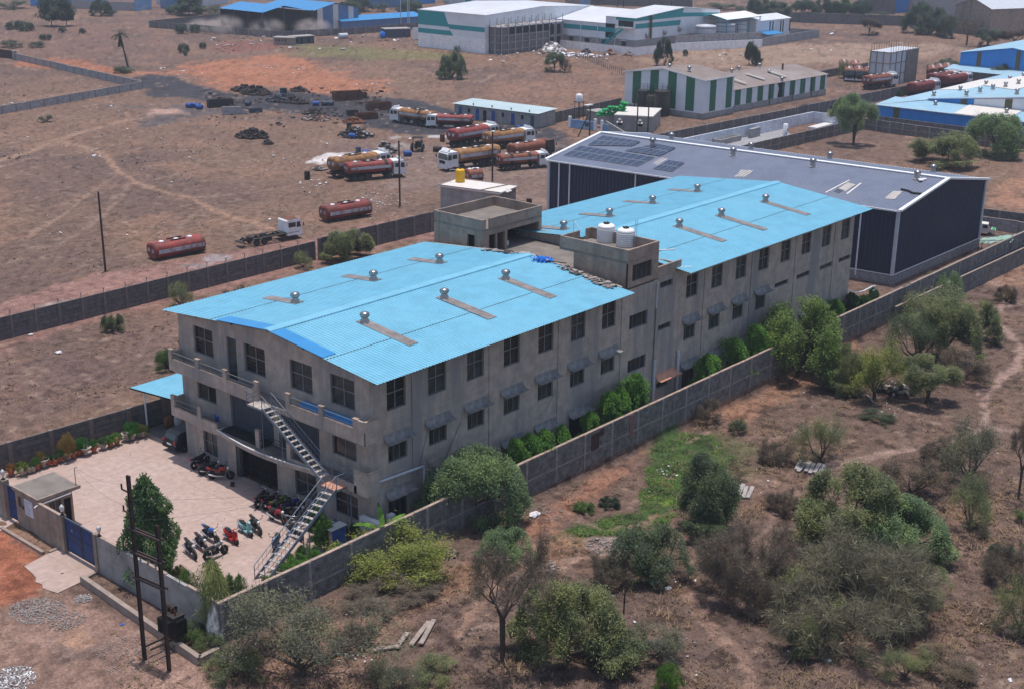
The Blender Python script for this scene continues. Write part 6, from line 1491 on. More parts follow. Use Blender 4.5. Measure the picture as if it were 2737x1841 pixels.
for i,(u,v,l) in enumerate(((258.5,144.6,'nearest round corrugated steel tank under the white canopy'),(267.5,144.2,'middle round corrugated steel tank under the canopy'),(275,145.0,'farthest round corrugated steel tank under the canopy'))):
    t=thing('steel_tank',l,'tank',(u,v,0));b=MB();pr_=[]
    for k in range(14): pr_+=[(2.75,k*.42),(2.82,k*.42+.21)]
    b.lathe(pr_+[(2.7,5.95),(0,6.3)],28);b.build('tank_body',[M['pipe']],t)
    b=MB()
    for k in range(4):
        z=.8+1.5*k;b.lathe([(2.86,z),(2.9,z+.06),(2.86,z+.12)],28)
    b.build('hoop',[M['frame']],t)
t=thing('tank_canopy','white gabled canopy on teal posts over the round steel tanks','canopy',(264.5,141.8,0))
b=MB();ribroof(b,[(0,0,7.2),(17.5,-.3,7.2),(17.5,5.2,8.3),(0,5.2,8.3)],40,.03);ribroof(b,[(0,10.4,7.2),(17.5,10.4,7.2),(17.5,5.2,8.3),(0,5.2,8.3)],40,.03);b.build('canopy_roof',[M['white']],t)
for x in (0.1,5.8,11.6,17.3):
    for y in (0.1,10.2): b=MB();b.tube((x,y,-.1),(x,y,7.2),.14,.14,6);b.build('post',[M['teal']],t)
b=MB()
for x in (.05,17.3): b.bar((x,0,7.1),(x,5.2,8.2),.15,.2);b.bar((x,10.4,7.1),(x,5.2,8.2),.15,.2);b.bar((x,0,7.05),(x,10.4,7.05),.12,.15)
b.bar((0,0,7.1),(17.5,-.25,7.1),.12,.15);b.build('truss',[M['teal']],t)
t,L=box_building('white_store','small white store with dark window slots beside the steel tanks','building',(279.5,141.6),(296.5,140.6),10,5.9,6.9,'cladwhite','whiteroof','along',nrib=30)
for x in (6.6,8.0,12.0,13.2,16.6): panel(t,'window',x,x+.5,2.2,5.5,'dark')
b=MB();b.extr([(1,-3.4,2.3),(9,-3.4,2.3),(9,-.1,2.9),(1,-.1,2.9)],(0,0,.08));b.build('lean_to_roof',[M['blueroof2']],t);b=MB();b.box(-.05,17,-.06,-.01,-.2,2.1);b.build('lower_wall',[M['white']],t)
t,L=box_building('roof_hut','low maroon roofed hut behind the white canopy','hut',(292,160),(305,158),8,4.5,6.0,'brickgrey','redroof','along',nrib=20)
# --- blue sheds on the right
t=thing('blue_shed','large blue and white shed with stepped pale blue roofs and roof vents','shed',(172.7,51.5,0),0)
def bp(name,mt,fn): b=MB();fn(b);return b.build(name,[M[m] for m in mt],t)
bp('front_wall',['blueclad'],lambda b:b.box(.15,.3,-46,-.1,-.3,3.85));bp('side_wall',['blueclad'],lambda b:b.box(.3,62,-.2,-.05,-.3,3.9))
bp('lean_to_roof',['palesky'],lambda b:ribroof(b,[(-.3,-46,3.92),(-.3,.1,3.92),(6.3,-.6,4.75),(6.3,-46,4.75)],100,.03))
bp('lean_to_roof',['cream'],lambda b:b.extr([(-.32,-24.3,4.0),(-.32,-14.8,4.0),(6.25,-14.8,4.83),(6.25,-24.3,4.83)],(0,0,.03)))
bp('side_roof',['palesky'],lambda b:ribroof(b,[(-.3,.1,3.95),(63,.1,3.95),(63,-7.0,4.85),(6.3,-7.0,4.85)],110,.03))
bp('side_roof',['cream'],lambda b:b.extr([(26,-.1,4.02),(46,-.1,4.02),(46,-6.8,4.9),(24,-6.8,4.9)],(0,0,.03)))
bp('gable_wall',['blueclad','cladwhite','olive'],lambda b:(b.extr([(6.4,-7,4.0),(6.4,-46,4.0),(6.4,-46,6.2),(6.4,-31,7.75),(6.4,-7,5.0)],(.15,0,0),0),b.extr([(6.38,-15.5,4.5),(6.38,-24.5,4.2),(6.38,-24.5,6.9),(6.38,-15.5,5.85)],(-.03,0,0),1),b.extr([(6.36,-13.0,4.6),(6.36,-14.2,4.6),(6.36,-14.2,5.65),(6.36,-13,5.5)],(-.05,0,0),2),b.extr([(6.36,-21,4.4),(6.36,-22.3,4.4),(6.36,-22.3,6.55),(6.36,-21,6.4)],(-.05,0,0),2)))
bp('translucent_panel',['olive'],lambda b:b.box(.1,.16,-4.6,-3.4,.2,3.8))
bp('main_roof',['palesky'],lambda b:(ribroof(b,[(6.1,-7,5.05),(63,-7,5.05),(63,-31,7.85),(6.1,-31,7.85)],110,.03),ribroof(b,[(6.1,-55,5.05),(63,-55,5.05),(63,-31,7.85),(6.1,-31,7.85)],110,.03)))
bp('main_roof',['cream'],lambda b:b.extr([(30,-7.2,5.18),(52,-7.2,5.18),(40,-20,6.65),(20,-17,6.3)],(0,0,.03)))
bp('roof_trim',['trim'],lambda b:(b.bar((6.05,-7,5.1),(6.05,-31,7.9),.15,.18),b.bar((6.05,-31,7.9),(6.05,-55,5.1),.15,.18),b.bar((-.3,-46,3.9),(-.3,.1,3.9),.1,.12),b.bar((-.3,.1,3.95),(6.3,-7,4.9),.12,.1)))
for x,y,z in ((1225,628,4.2),(1205,505,4.6),(1535,440,4.6),(1855,370,4.6),(2150,310,4.6),(1610,500,5.9),(1780,455,5.9),(1940,420,5.9),(2100,390,5.9),(2260,355,5.9),(2240,480,6.7),(2110,725,4.3),(2320,270,5)):
    P=g(*b7(x,y),z);link('roof_vent',VENT,t,(P.x-172.7,P.y-51.5,z+.1),0)
t=thing('blue_shed','tall blue gabled shed farther back at the right edge','shed',(247,68,0),0)
bp('front_wall',['blueclad','olive'],lambda b:(b.extr([(0,0,0),(0,-26,0),(0,-26,6.0),(0,-12,7.9),(0,0,6.0)],(.2,0,0),0),b.box(-.05,-.01,-4.9,-3.9,2.5,6.3,1),b.box(-.05,-.01,-13.8,-12.8,2.5,7.4,1)))
bp('side_wall',['blueclad'],lambda b:b.box(0.2,44,-.2,0,0,6))
bp('roof',['palesky'],lambda b:(ribroof(b,[(-.5,.4,6.0),(45,.4,6.0),(45,-12,7.95),(-.5,-12,7.95)],60,.03),ribroof(b,[(-.5,-26.4,6.0),(45,-26.4,6.0),(45,-12,7.95),(-.5,-12,7.95)],60,.03)))
bp('lean_to_roof',['palesky'],lambda b:ribroof(b,[(-5,1.5,2.5),(-5,-26,2.5),(-.05,-26,3.2),(-.05,1.5,3.2)],50,.03));bp('lean_to_wall',['block'],lambda b:b.box(-4.8,-4.6,-26,1.3,-.2,2.45))
# --- concrete silo block in the tanker lot
t=thing('silo_block','tall panelled grey concrete silo block with bare rods on top','silo',(224.5,76.8,0),0)
b=MB();b.box(0,13.5,-2.6,2.2,-.2,7.2);b.build('panel_wall',[M['pipe']],t)
b=MB()
for x in (0,2.7,5.4,8.1,10.8,13.5): b.box(x-.14,x+.14,-2.72,-2.61,-.2,7.3)
for y in (-2.6,-.9,.7,2.2): b.box(-.12,-.01,y-.12,y+.12,-.2,7.3)
for z in (2.3,4.7,7.1): b.box(-.15,13.6,-2.7,-2.61,z-.1,z+.1);b.box(-.13,-.012,-2.6,2.2,z-.1,z+.1)
b.build('column',[M['plaster2']],t)
b=MB();b.box(7.5,13.3,-2.78,-2.73,.2,7.0);b.build('shade_panel',[M['slab']],t)  # dark sheet paints in the shade on the right part of the block
b=MB()
for k in range(12):
    for y in (-2.5,2.1): b=MB();b.tube((k*1.2,y,7.2),(k*1.2+R.uniform(-.1,.1),y,8.3+R.uniform(0,.8)),.05,.04,4);b.build('rebar',[M['rust']],t)
# tankers of that lot
k7=b7
for lab,re,fr,col in (('rusty tanker standing alone at the near end of the silo lot',(395,435),(640,410),RUS),):
    tanker(lab,g(*k7(*re)),g(*k7(*fr))+Vector((5,0,0)),col,group='tanker trucks beside the silo',L=9.6)
def lottank(lab,x,y,col,ang=1.42,cabc='d',z=0):
    P=g(*k7(x,y),0);d=Vector((math.cos(ang),math.sin(ang),0));return tanker(lab,P,P+d*9.3,col,group='tanker trucks beside the silo',cabcol=M['chassis'] if cabc=='d' else None)
for i,(x,y,ex) in enumerate(((60,330,0),(190,338,0),(320,348,0),(20,320,9.8),(170,330,9.8))): 
    P=g(*k7(x+30,y-8),0)+Vector((ex*.87,ex*.5,0));tanker(('first','second','third','fourth','fifth')[i]+' dark fronted tanker from the left in the row beside the silo block',P+Vector((7.8,4.5,0)),P,RUS if i%2 else (.30,.10,.05),(),False,M['chassis'],'tanker trucks beside the silo',rust=True)
for i,(x,y) in enumerate(((1140,290),(1235,275),(1330,262),)):
    P=g(*k7(x,y),0);tanker(('nearest','middle','farthest')[i]+' rusty tanker of the three right of the silo block',P,P+Vector((7.5,4.0,0)),RUS,(),False,M['chassis'],'tanker trucks beside the silo')
for i,(x,y,x2,y2,l) in enumerate(((1200,385,1540,330,'dark red tanker with pale cab between wall and blue shed roof'),(925,520,1330,440,'rusty red tanker half hidden by the pale blue side roof'),(1330,420,1740,345,'red tanker with white cab roof beyond the pale blue roof'))):
    tanker(l,g(*k7(x,y+20),0),g(*k7(x2,y2+20),0),DRED if i else (.2,.05,.045),(),False,None,'tankers between the wall and the blue shed')
# --- left background: open blue shed, lean-to, huts
t=thing('open_shed','open sided shed with two bright blue gabled roofs and dust beneath','shed',(191,250,0),0)
bp('roof',['blueroof2'],lambda b:(ribroof(b,[(0,-1,6.5),(0,19,6.5),(8,19,8.0),(8,-1,8.0)],40,.04),ribroof(b,[(15.5,-1,6.5),(15.5,19,6.5),(8,19,8.0),(8,-1,8.0)],40,.04)))
bp('roof',['blueroof2'],lambda b:(ribroof(b,[(15.5,-5,6.4),(15.5,19,6.4),(24,19,8.2),(24,-5,8.2)],40,.04),ribroof(b,[(33,-5,6.4),(33,19,6.4),(24,19,8.2),(24,-5,8.2)],40,.04)))
for x,y in ((.3,-.5),(.3,6),(.3,12.5),(.3,18.5),(8,-.5),(15.4,-4.5),(15.4,18.5),(8,18.5)): bp('post',['poleiron'],lambda b:b.box(x-.17,x+.17,y-.17,y+.17,-.1,6.6 if x not in(8,) else 7.9))
bp('end_wall',['hazeblue','cream'],lambda b:([b.extr([(17+i*2,-4.8,0),(19+i*2,-4.8,0),(19+i*2,-4.8,6.4+1.6*(1-abs(19+i*2-24)/8.6)),(17+i*2,-4.8,6.4+1.6*(1-abs(17+i*2-24)/8.6))],(0,-.1,0),1 if i in (0,3,6) else 0) for i in range(8)]))
bp('back_and_shade_wall',['slate'],lambda b:b.box(32.6,32.9,-4.5,19,0,6.3));bp('back_and_shade_wall',['chassis'],lambda b:(b.box(15.7,15.9,-4.3,19,0,6.2),b.box(.6,15.6,18.8,19,0,6.2)))  # walls between the bays and along one side added to darken the interior
for i,(u,v,z,a,c) in enumerate(((188.5,262,2.4,6.5,4.2),(187.5,272,1.6,6.5,3.0),(193,250,2.4,6,4.2),(204,243,2.2,6.5,3.6))):
    b=MB();b.ell((0,0,0),(a,a*1.2,c),16,10);o=b.build('dust_cloud',[M['rubble']]);o.location=(u,v,z);o.data.materials.clear()
    if i==0:
        DM=bpy.data.materials.new('dust');DM.use_nodes=True;nt=DM.node_tree;nt.nodes.remove(nt.nodes['Principled BSDF']);pv=nd(nt,'ShaderNodeVolumePrincipled');pv.inputs['Color'].default_value=(.85,.72,.68,1);tcg=nd(nt,'ShaderNodeTexCoord');vs_=nd(nt,'ShaderNodeVectorMath',operation='DISTANCE');nt.links.new(tcg.outputs['Generated'],vs_.inputs[0]);vs_.inputs[1].default_value=(.5,.5,.42);f_=rampf(nt,vs_.outputs['Value'],.5,.08);n_=rampf(nt,noise(nt,tcg.outputs['Object'],.35,3,.6),.36,.68);mu=nd(nt,'ShaderNodeMath',operation='MULTIPLY');nt.links.new(f_,mu.inputs[0]);nt.links.new(n_,mu.inputs[1]);mv=nd(nt,'ShaderNodeMath',operation='MULTIPLY');nt.links.new(mu.outputs[0],mv.inputs[0]);mv.inputs[1].default_value=.55;nt.links.new(mv.outputs[0],pv.inputs['Density']);nt.links.new(pv.outputs[0],nt.nodes['Material Output'].inputs['Volume'])
    o.data.materials.append(DM);tag(o,('pale dust billowing at the left of the open blue shed','low pale dust drifting left of the open shed posts','dust rising under the gable of the open blue shed','dust beside the striped end wall of the open shed')[i],'dust',kind='stuff')
wallpx('block_wall','long grey wall in front of the open blue shed',(182.3,291.8),(191.1,241.5),1.9,'block',pitch=4)
wallpx('block_wall','grey wall bending right below the blue lean-to shed',(191.2,241.4),(213.7,235.6),1.9,'block',pitch=4);wallpx('block_wall','grey wall along the blue lean-to shed toward the white warehouse',(213.8,235.6),(240,233.5),1.9,'block',pitch=4)
wallpx('block_wall','grey wall running back on the far side of the open shed',(182.3,292),(226,301),1.9,'block',pitch=0)
t,L=box_building('blue_lean_to','low shed with bright blue lean-to roof behind the grey wall','shed',(216,243.5),(246,240.2),9,2.9,3.9,'hazeblue','blueroof2','along',nrib=50)
t,L=box_building('field_hut','flat grey hut with small openings beside the rubbish','hut',(179.4,230.2),(182.2,225.4),3,1.8,1.9,'plaster2','greywood','flat',over=.3)
for x in (.7,1.5,2.4,3.3): panel(t,'opening',x,x+.3,.9,1.4,'dark')
t,L=box_building('field_hut','longer dark hut right of the flat grey hut','hut',(183.5,226.6),(189.5,225.4),3,1.9,2.0,'slate','greywood','flat',over=.3)
for x in (.6,2.0,4.2): panel(t,'door',x,x+.6,.1,1.6,'dark')
t,L=box_building('grey_cabin','small dark grey cabin amid the white litter','cabin',(212.8,221.8),(219.5,218.5),4,2.3,2.4,'slate','greywood','flat',over=.15);panel(t,'opening',5.2,5.7,.8,1.4,'dark')
b=MB();b.box(0,14,0,.3,0,3.2);o=b.build('white_wall',[M['whited']]);o.location=(215.5,213.5,0);o.rotation_euler=(0,0,-.35);tag(o,'white wall piece left of the teal banded warehouse','wall')
b=MB();b.tube((0,0,.7),(2.6,-.6,.7),.75,.75,16);o=b.build('white_tank',[M['pipe']]);o.location=g(*a3(25,485));tag(o,'pale cylinder tank lying among rubbish by the grey wall','tank')
b=MB();b.ell((0,0,.9),(.8,.8,1.0),10,6,0,.3);o=b.build('blue_bundle',[M['tarp']]);o.location=g(*a3(572,480));tag(o,'bright blue bundle in front of the grey cabin','bundle')
# walls of the plot at the left edge
wallpx('block_wall','grey block wall with posts at the left edge, its near side',(60,171.5),(107,184.2),1.45,'brickgrey','band',3.4,True,copemt='kerb',proud=.06)
wallpx('block_wall','grey block wall of the left plot running back from its corner',(107.1,184.4),(113.8,247),1.5,'brickgrey','band',4,True,copemt='kerb',proud=.06)
b=MB();b.box(-.4,.4,-.4,.4,0,2.1);o=b.build('pillar',[M['lightplaster']]);o.location=(113.9,247.6,0);tag(o,'pale wall pillar at the far end of the left plot wall','pillar')
wallpx('dark_wall','dark maroon wall at the left edge beyond the pale pillar',(114,248.3),(112,275),2.0,'brownwall',pitch=0)
# --- far skyline buildings
def far(name,label,cat,pL,pR,hL,depth,wall,roof,ridge='along',dr=1.2,**k):
    A=g(*pL);Bq=g(*pR);return box_building(name,label,cat,(A.x,A.y),(Bq.x,Bq.y),depth,hL,hL+dr,wall,roof,ridge,nrib=24,**k)
far('far_shed','far blue sheet shed at the top left corner','shed',a1(380,78),a1(560,92),5,12,'blueclad','hazeblue')
far('far_shed','far blue shed behind the two tall field trees','shed',a1(850,50),a1(1120,58),4.5,12,'blueclad','blueroof2')
far('far_wall','long far grey wall at the top left','wall',a1(900,110),a1(1690,140),2.6,.3,'brickgrey','brickgrey','flat',dr=0,over=.02)
far('far_fence','faded blue sheet fence piece at the far left road','fence',a1(1690,142),a1(1895,120),3.6,.3,'lightblue','lightblue','flat',dr=0,over=.02)
far('far_shed','far grey blue building behind the top left trees','shed',a1(2080,118),a1(2290,112),6,10,'hazeblue','hazeblue')
far('far_shed','far pale shed left of the open blue shed','shed',a2(-30,110),a2(110,110),6,10,'hazeblue','whiteroof')
far('far_shed','far white wall building above the open blue shed','shed',a2(430,85),a2(755,45),7,20,'pipe','whiteroof')
far('far_shed','far pale blue shed between trees at the top','shed',a3(470,105),a3(1010,80),9,20,'hazeblue','pipe')
far('far_shed','far bright blue shed left of the warehouse roof','shed',a3(1010,60),a3(1230,40),5,14,'blueclad','hazeblue')
far('far_shed','far grey metal shed behind the white roofs','shed',a4(-700,55),a4(245,50),6,16,'pipe','hazeblue')
far('far_hut','far small brown hut with blue door','hut',a4(740,85),a4(940,90),5,8,'plaster2','greywood','flat',dr=0);far('far_hut','far pale blue box hut beside the brown hut','hut',a4(935,90),a4(1055,88),5,8,'lightblue','lightblue','flat',dr=0)
far('far_wall','far dark wall along the top behind the white roofs','wall',a4(1060,60),a4(2331,105),3.5,.3,'block','block','flat',dr=0,over=.02)
far('far_wall','far dark wall below the tree line at the right','wall',a5(1440,280),a6(900,330),3.0,.3,'block','block','flat',dr=0,over=.02)
far('far_wall','far dark wall continuing toward the grey gabled shed','wall',a6(900,350),a6(1880,470),3.2,.3,'block','block','flat',dr=0,over=.02)
far('far_shed','far pink roofed shed at the top right','shed',a6(330,170),a6(720,180),7,34,'block','cream')
far('far_shed','far bright blue walled shed among the trees at the top right','shed',a6(700,165),a6(960,150),10,16,'blueclad','pipe')
far('far_shed','far grey block building above the grey gabled shed','building',a6(1080,215),a6(1810,215),8,14,'brickgrey','brickgrey','flat',dr=0,over=.05)
t,L=far('grey_gabled_shed','grey gabled shed with a shiny metal roof at the top right edge','shed',a6(1440,400),a6(1890,460),8,60,'plaster2','pipe','across',dr=2.6)
far('far_shed','far pale building at the top right corner','building',a6(2050,90),a6(2260,110),9,20,'pipe','whiteroof')
# ---------------------------------------------------------------- trees and plants
def rv(rnd,s=1): return Vector((rnd.gauss(0,s),rnd.gauss(0,s),rnd.gauss(0,s)))
def leafquad(V,F,p,d,n,L,Wd):
    s=d.cross(n)
    if s.length<1e-4: return
    s.normalize();i=len(V);V+=[p-s*(Wd*.5),p+s*(Wd*.5),p+d*L+s*(Wd*.35),p+d*L-s*(Wd*.35)];F.append((i,i+1,i+2,i+3))
def grow(rnd,wood,tips,p,d,L,r,depth,spread,up,kids,sides=5,bend=.25,droop=0):
    segs=3
    for k in range(segs):
        d=(d+rv(rnd,bend*.4)+Vector((0,0,up*.12-droop*.1))).normalized();q=p+d*(L/segs);r2=r*(.86 if k<2 else .78)
        wood.tube(p,q,r,r2,sides,0,False);p=q;r=r2
        if depth<=1: tips.append((p,d,depth))
        if depth>0 and k>=1:
            for _ in range(kids if k==segs-1 else max(1,kids-2)):
                a=(d+rv(rnd,spread)).normalized();a.z=a.z*.75+up*.18;a.normalize()
                grow(rnd,wood,tips,p,a,L*rnd.uniform(.55,.8),r*.62,depth-1,spread,up,kids,max(3,sides-1),bend,droop)
def normalise(vs_sets,leafV):
    xs=[v.x for v in leafV];ys=[v.y for v in leafV];zs=[v.z for v in leafV]
    def pc(a,t): b=sorted(a);return b[int(t*(len(b)-1))]
    cx,cy=(pc(xs,.02)+pc(xs,.98))/2,(pc(ys,.02)+pc(ys,.98))/2;w=max(pc(xs,.98)-pc(xs,.02),pc(ys,.98)-pc(ys,.02));h=pc(zs,.995)
    f=lambda v:Vector(((v[0])/w,(v[1])/w,v[2]/h));return f
def acacia(seed,depth=3,limbs=5,spread=.55,up=.5,kids=3,per=26,L0=1.5,ll=.16,lw=.05,stem=.25,bare=.0,flat=0,lean=.2,clump=.28,tilt=.9):
    rnd=random.Random(seed);wood=MB();tips=[]
    base=Vector((0,0,0))
    for k in range(limbs):
        a=2*math.pi*k/limbs+rnd.uniform(-.5,.5);d=Vector((math.cos(a)*tilt,math.sin(a)*tilt,rnd.uniform(.25,1.3))).normalized()
        p=Vector((rnd.gauss(0,.04),rnd.gauss(0,.04),0))
        if stem>0:
            q=Vector((lean*rnd.uniform(-.3,.3),lean*rnd.uniform(-.3,.3),stem*L0));wood.tube(p,q,.12,.1,6,0,False);p=q
        grow(rnd,wood,tips,p,d,L0*rnd.uniform(.7,1.15),.085,depth,spread,up,kids)
    V=[];F=[]
    for p,d,dep in tips:
        if rnd.random()<bare: continue
        n=int(per*(1 if dep==0 else .5)*rnd.uniform(.4,1.5))
        for _ in range(n):
            q=p+rv(rnd,clump*.5);q.z-=abs(rnd.gauss(0,.03))
            dd=(d*.5+rv(rnd,.7));dd.z*=.5;dd.normalize();nn=(Vector((0,0,1))+rv(rnd,.55)).normalized()
            leafquad(V,F,q,dd,nn,ll*rnd.uniform(.6,1.3),lw*rnd.uniform(.7,1.3))
    return wood,V,F,tips
def twiggy(seed,**k):
    rnd=random.Random(seed+100);wood,V,F,tips=acacia(seed,per=k.pop('per',3),**k)
    for p,d,dep in tips:       # fine dry twigs
        for _ in range(14):
            dd=(d+rv(rnd,.9)).normalized();L=rnd.uniform(.2,.7);q=p+rv(rnd,.06)
            n=rv(rnd).normalized();s=dd.cross(n).normalized()*.0052;m=q+dd*L*.5+rv(rnd,.03);e=q+dd*L+Vector((0,0,-.03))
            i=len(wood.v);wood.add([q-s,q+s,m+s*.8,m-s*.8,e],[(0,1,2,3),(3,2,4)],1)
    return wood,V,F,tips
def shell(seed,prof,n,ll,lw,lobes=5,droop=.4,depthj=.35,amp=.18):
    """dense crown: leaves scattered through the outer part of a lumpy solid of revolution"""
    rnd=random.Random(seed);V=[];F=[];ph=[(rnd.uniform(0,6.28),rnd.randint(2,lobes),rnd.uniform(1,6)) for _ in range(6)]
    def rad_(t): 
        for (r0,z0),(r1,z1) in zip(prof[:-1],prof[1:]):
            if z0<=t<=z1: return r0+(r1-r0)*(t-z0)/(z1-z0+1e-9)
        return 0
    lump=[(rnd.uniform(0,6.28),rnd.uniform(.1,.95),rnd.uniform(.12,.3)) for _ in range(34)]
    for _ in range(n):
        z=rnd.uniform(prof[0][1],prof[-1][1]);a=rnd.uniform(0,6.28);R0=rad_(z)
        if rnd.random()>(R0+.12)*2.4: continue
        m=1
        for la,lz,ls in lump:
            da=(a-la+math.pi)%(2*math.pi)-math.pi;e=(da*R0)**2+(z-lz)**2
            m+=amp*1.6*math.exp(-e/(ls*ls*.25))
        m=m-amp*.7
        r=R0*m*(1-depthj*rnd.random()**2)
        p=Vector((r*math.cos(a),r*math.sin(a),z+rnd.gauss(0,.012)));o=Vector((math.cos(a),math.sin(a),.35-droop+rnd.gauss(0,.35))).normalized()
        d=(o+rv(rnd,.35)-Vector((0,0,droop*.6))).normalized();nn=(o*.6+Vector((0,0,.8))+rv(rnd,.35)).normalized()
        leafquad(V,F,p,d,nn,ll*rnd.uniform(.6,1.3),lw*rnd.uniform(.7,1.2))
    wood=MB();wood.tube((0,0,-.02),(0,0,.6*prof[-1][1]),.025,.012,6)
    for k in range(8): a=k*.785;z=.2+.07*k;wood.tube((0,0,z),(rad_(z+.1)*.7*math.cos(a),rad_(z+.1)*.7*math.sin(a),z+.13),.012,.004,4)
    return wood,V,F,[]
TREES={}
def proto(key,res,norm=True,woodmat='trunk',wmats=None):
    wood,V,F,tips=res
    if key[:4] in('acac','bush','twig'):
        zs=sorted(v.z for v in V);z0=zs[int(.03*len(zs))]-.06*(zs[-1]-zs[0])
        for v in V: v.z-=z0
        wood.v=[(a,b,c-z0) for a,b,c in wood.v]
    ref=V if len(V)>500 else [Vector(v) for v in wood.v]
    f=normalise(None,ref) if norm else (lambda v:Vector(v))
    co=np.array([tuple(f(v)) for v in V]) if V else np.zeros((0,3))
    if key[:4] in('acac','bush','umbr'):      # keep the canopy within a rounded outline
        c4=co.reshape(-1,4,3);m=c4.mean(1);rs=np.random.RandomState(len(co));rr_=np.hypot(m[:,0],m[:,1]);zl=.62 if key[:4]=='umbr' else .28
        top=zl+(1-zl)*np.sqrt(np.clip(1-(rr_/.56)**2,0,1));nz=np.where(m[:,2]>top,top*(1.04-(.22 if key[:4]=='umbr' else .5)*rs.rand(len(m))**1.6),m[:,2]);c4[:,:,2]+=(nz-m[:,2])[:,None];co=c4.reshape(-1,3)
    me=fastmesh('crown_'+key,co,np.array(F).reshape(-1,4),M['leaf'],4) if V else None
    wood.v=[tuple(f(v)) for v in wood.v];wm=wood.mesh('trunk_'+key,[M[m] for m in (wmats or ['trunk'])])
    TREES[key]=(wm,me)
for s in range(4): proto('acacia%d'%s,acacia(20+s,depth=3,limbs=7+s%2,spread=.62,kids=3,per=40,stem=.06,tilt=1.25,up=.3,bare=.12,clump=.34,ll=.13,lw=.038))
for s in range(2): proto('umbrella%d'%s,acacia(40+s,depth=3,limbs=5,spread=.55,up=.3,kids=3,per=46,stem=1.15,tilt=1.05,clump=.42,ll=.13,lw=.038,lean=.9))
for s in range(2): proto('sparse%d'%s,acacia(50+s,depth=3,limbs=6,spread=.55,kids=3,per=13,stem=.2,bare=.1,clump=.46,ll=.12,lw=.032,tilt=.75))
for s in range(2): proto('twig%d'%s,twiggy(60+s,depth=3,limbs=9,spread=.65,kids=3,stem=.05,bare=.4,per=2,tilt=1.2,up=.3),wmats=['trunk','twig'])
proto('deadtree',twiggy(66,depth=3,limbs=4,spread=.55,kids=2,stem=.9,bare=.65,per=5),wmats=['trunk','twig'])
proto('bush0',acacia(70,depth=2,limbs=9,spread=.6,kids=3,per=44,stem=.05,tilt=1.2,clump=.36,ll=.12,lw=.036));proto('bush1',acacia(71,depth=2,limbs=8,spread=.6,kids=3,per=30,stem=.05,tilt=1.0,clump=.4,ll=.12,lw=.034))
for s in range(2): proto('dense%d'%s,shell(80+s,[(.2,.12),(.42,.3),(.5,.5),(.42,.75),(.2,.93),(.0,1.0)],8000,.075,.034,amp=.5,droop=.1,depthj=.8))
proto('cone',shell(90,[(.34,.03),(.5,.14),(.45,.32),(.36,.5),(.25,.7),(.13,.86),(.04,.97),(0,1)],16000,.045,.022,amp=.34,droop=.4,depthj=.55))
proto('broad0',shell(95,[(.25,.2),(.48,.38),(.5,.6),(.4,.82),(.15,.98),(0,1)],8000,.06,.035,amp=.34,droop=.2,depthj=.6))
proto('bamboo',shell(97,[(.1,.02),(.34,.2),(.46,.5),(.4,.75),(.2,.92),(0,1)],4200,.13,.018,amp=.3,droop=.7,depthj=.9))
def tree(kind,label,x,y,wpx,ytop,col=(.075,.105,.04),name=None,cat=None,group=None,z0=None,rz=None,base=None,wscale=1.0,hmin=.6):
    low=kind[:4] in('acac','bush','twig')
    P=g(x,y,z0) if base is None else Vector(base)
    if low:
        y=y-.36*wpx*min(.5,(CH/max(60,(P-Vector(CAM)).length)));P=g(x,y,z0)
    dist=(Vector(P)-Vector(CAM)).length;w=wpx*dist/FL*wscale;dep=math.asin(min(.99,(CH-P.z)/dist))
    h=max(hmin,((y-ytop)*dist/FL-(.06 if low else .2)*w*math.sin(dep))/math.cos(dep))
    wm,me=TREES[kind];nm=name or ('bush' if h<2.6 or kind.startswith('bush') or kind.startswith('twig') else 'tree')
    t=thing(nm,label,cat or nm.replace('_',' '),P,R.uniform(0,6.28) if rz is None else rz,group);t.scale=(w,w,h)
    a=link('trunk',wm,t);a.color=(*[min(1,c*1.05) for c in col],1)
    if me is not None: b=link('crown',me,t);b.color=(*col,1)
    return t
OL=(.21,.24,.115);GR=(.20,.29,.145);DK=(.13,.175,.10);BR=(.18,.27,.08);YG=(.25,.29,.07);BRN=(.17,.135,.10);GG=(.165,.175,.12)
D=1.17418
def td(kind,label,x,y,w,yt,col=OL,**k): return tree(kind,label,x*D,y*D,w*D,yt*D,col,**k)
# right field, display pixels of the photograph
td('acacia0','big bright green feathery tree leaning on the long wall near the factory corner',1082,1222,215,1022,GR)
td('sparse0','yellow green sprawling shrub against the wall near its front corner',905,1300,215,1195,YG)
td('twig0','low tangle of brown dry twigs under the yellow green shrub',880,1385,190,1310,BRN)
td('sparse1','large pale olive bush in front of the front wall corner',690,1535,300,1335,GG);td('bush1','low leafy growth at the left foot of the large pale olive bush',540,1560,120,1480,OL)
td('deadtree','dark bare tree with twisted trunk in the middle of the foreground',1143,1500,190,1228,BRN);td('bush0','feathery green bush just above the dark bare tree',1150,1290,110,1198,GR)
td('acacia2','rounded olive tree with pale green edge right of the dark bare tree',1295,1540,225,1318,OL)
td('acacia2','dark green upright tree beside the green grass hollow',1610,1228,150,1035,DK);td('bush0','dark rounded bush left of the upright dark green tree',1472,1335,165,1190,DK)
td('twig1','brown leafless tree between dark upright tree and grey twig thicket',1700,1400,210,1215,BRN)
td('twig0','huge grey green twig thicket in the right foreground',1900,1475,340,1235,(.20,.18,.115));td('sparse0','thin green growth inside the grey twig thicket',1850,1400,170,1290,OL);td('twig1','right part of the grey green twig thicket',2010,1440,200,1265,(.19,.17,.115))
td('acacia3','broad olive tree behind the grey twig thicket',1930,1290,220,1068,OL);td('acacia2','brighter green tree right of the broad olive tree',2045,1300,185,1140,GR)
td('bush1','brownish olive bush up the slope from the broad olive tree',2075,1145,140,1040,BRN)
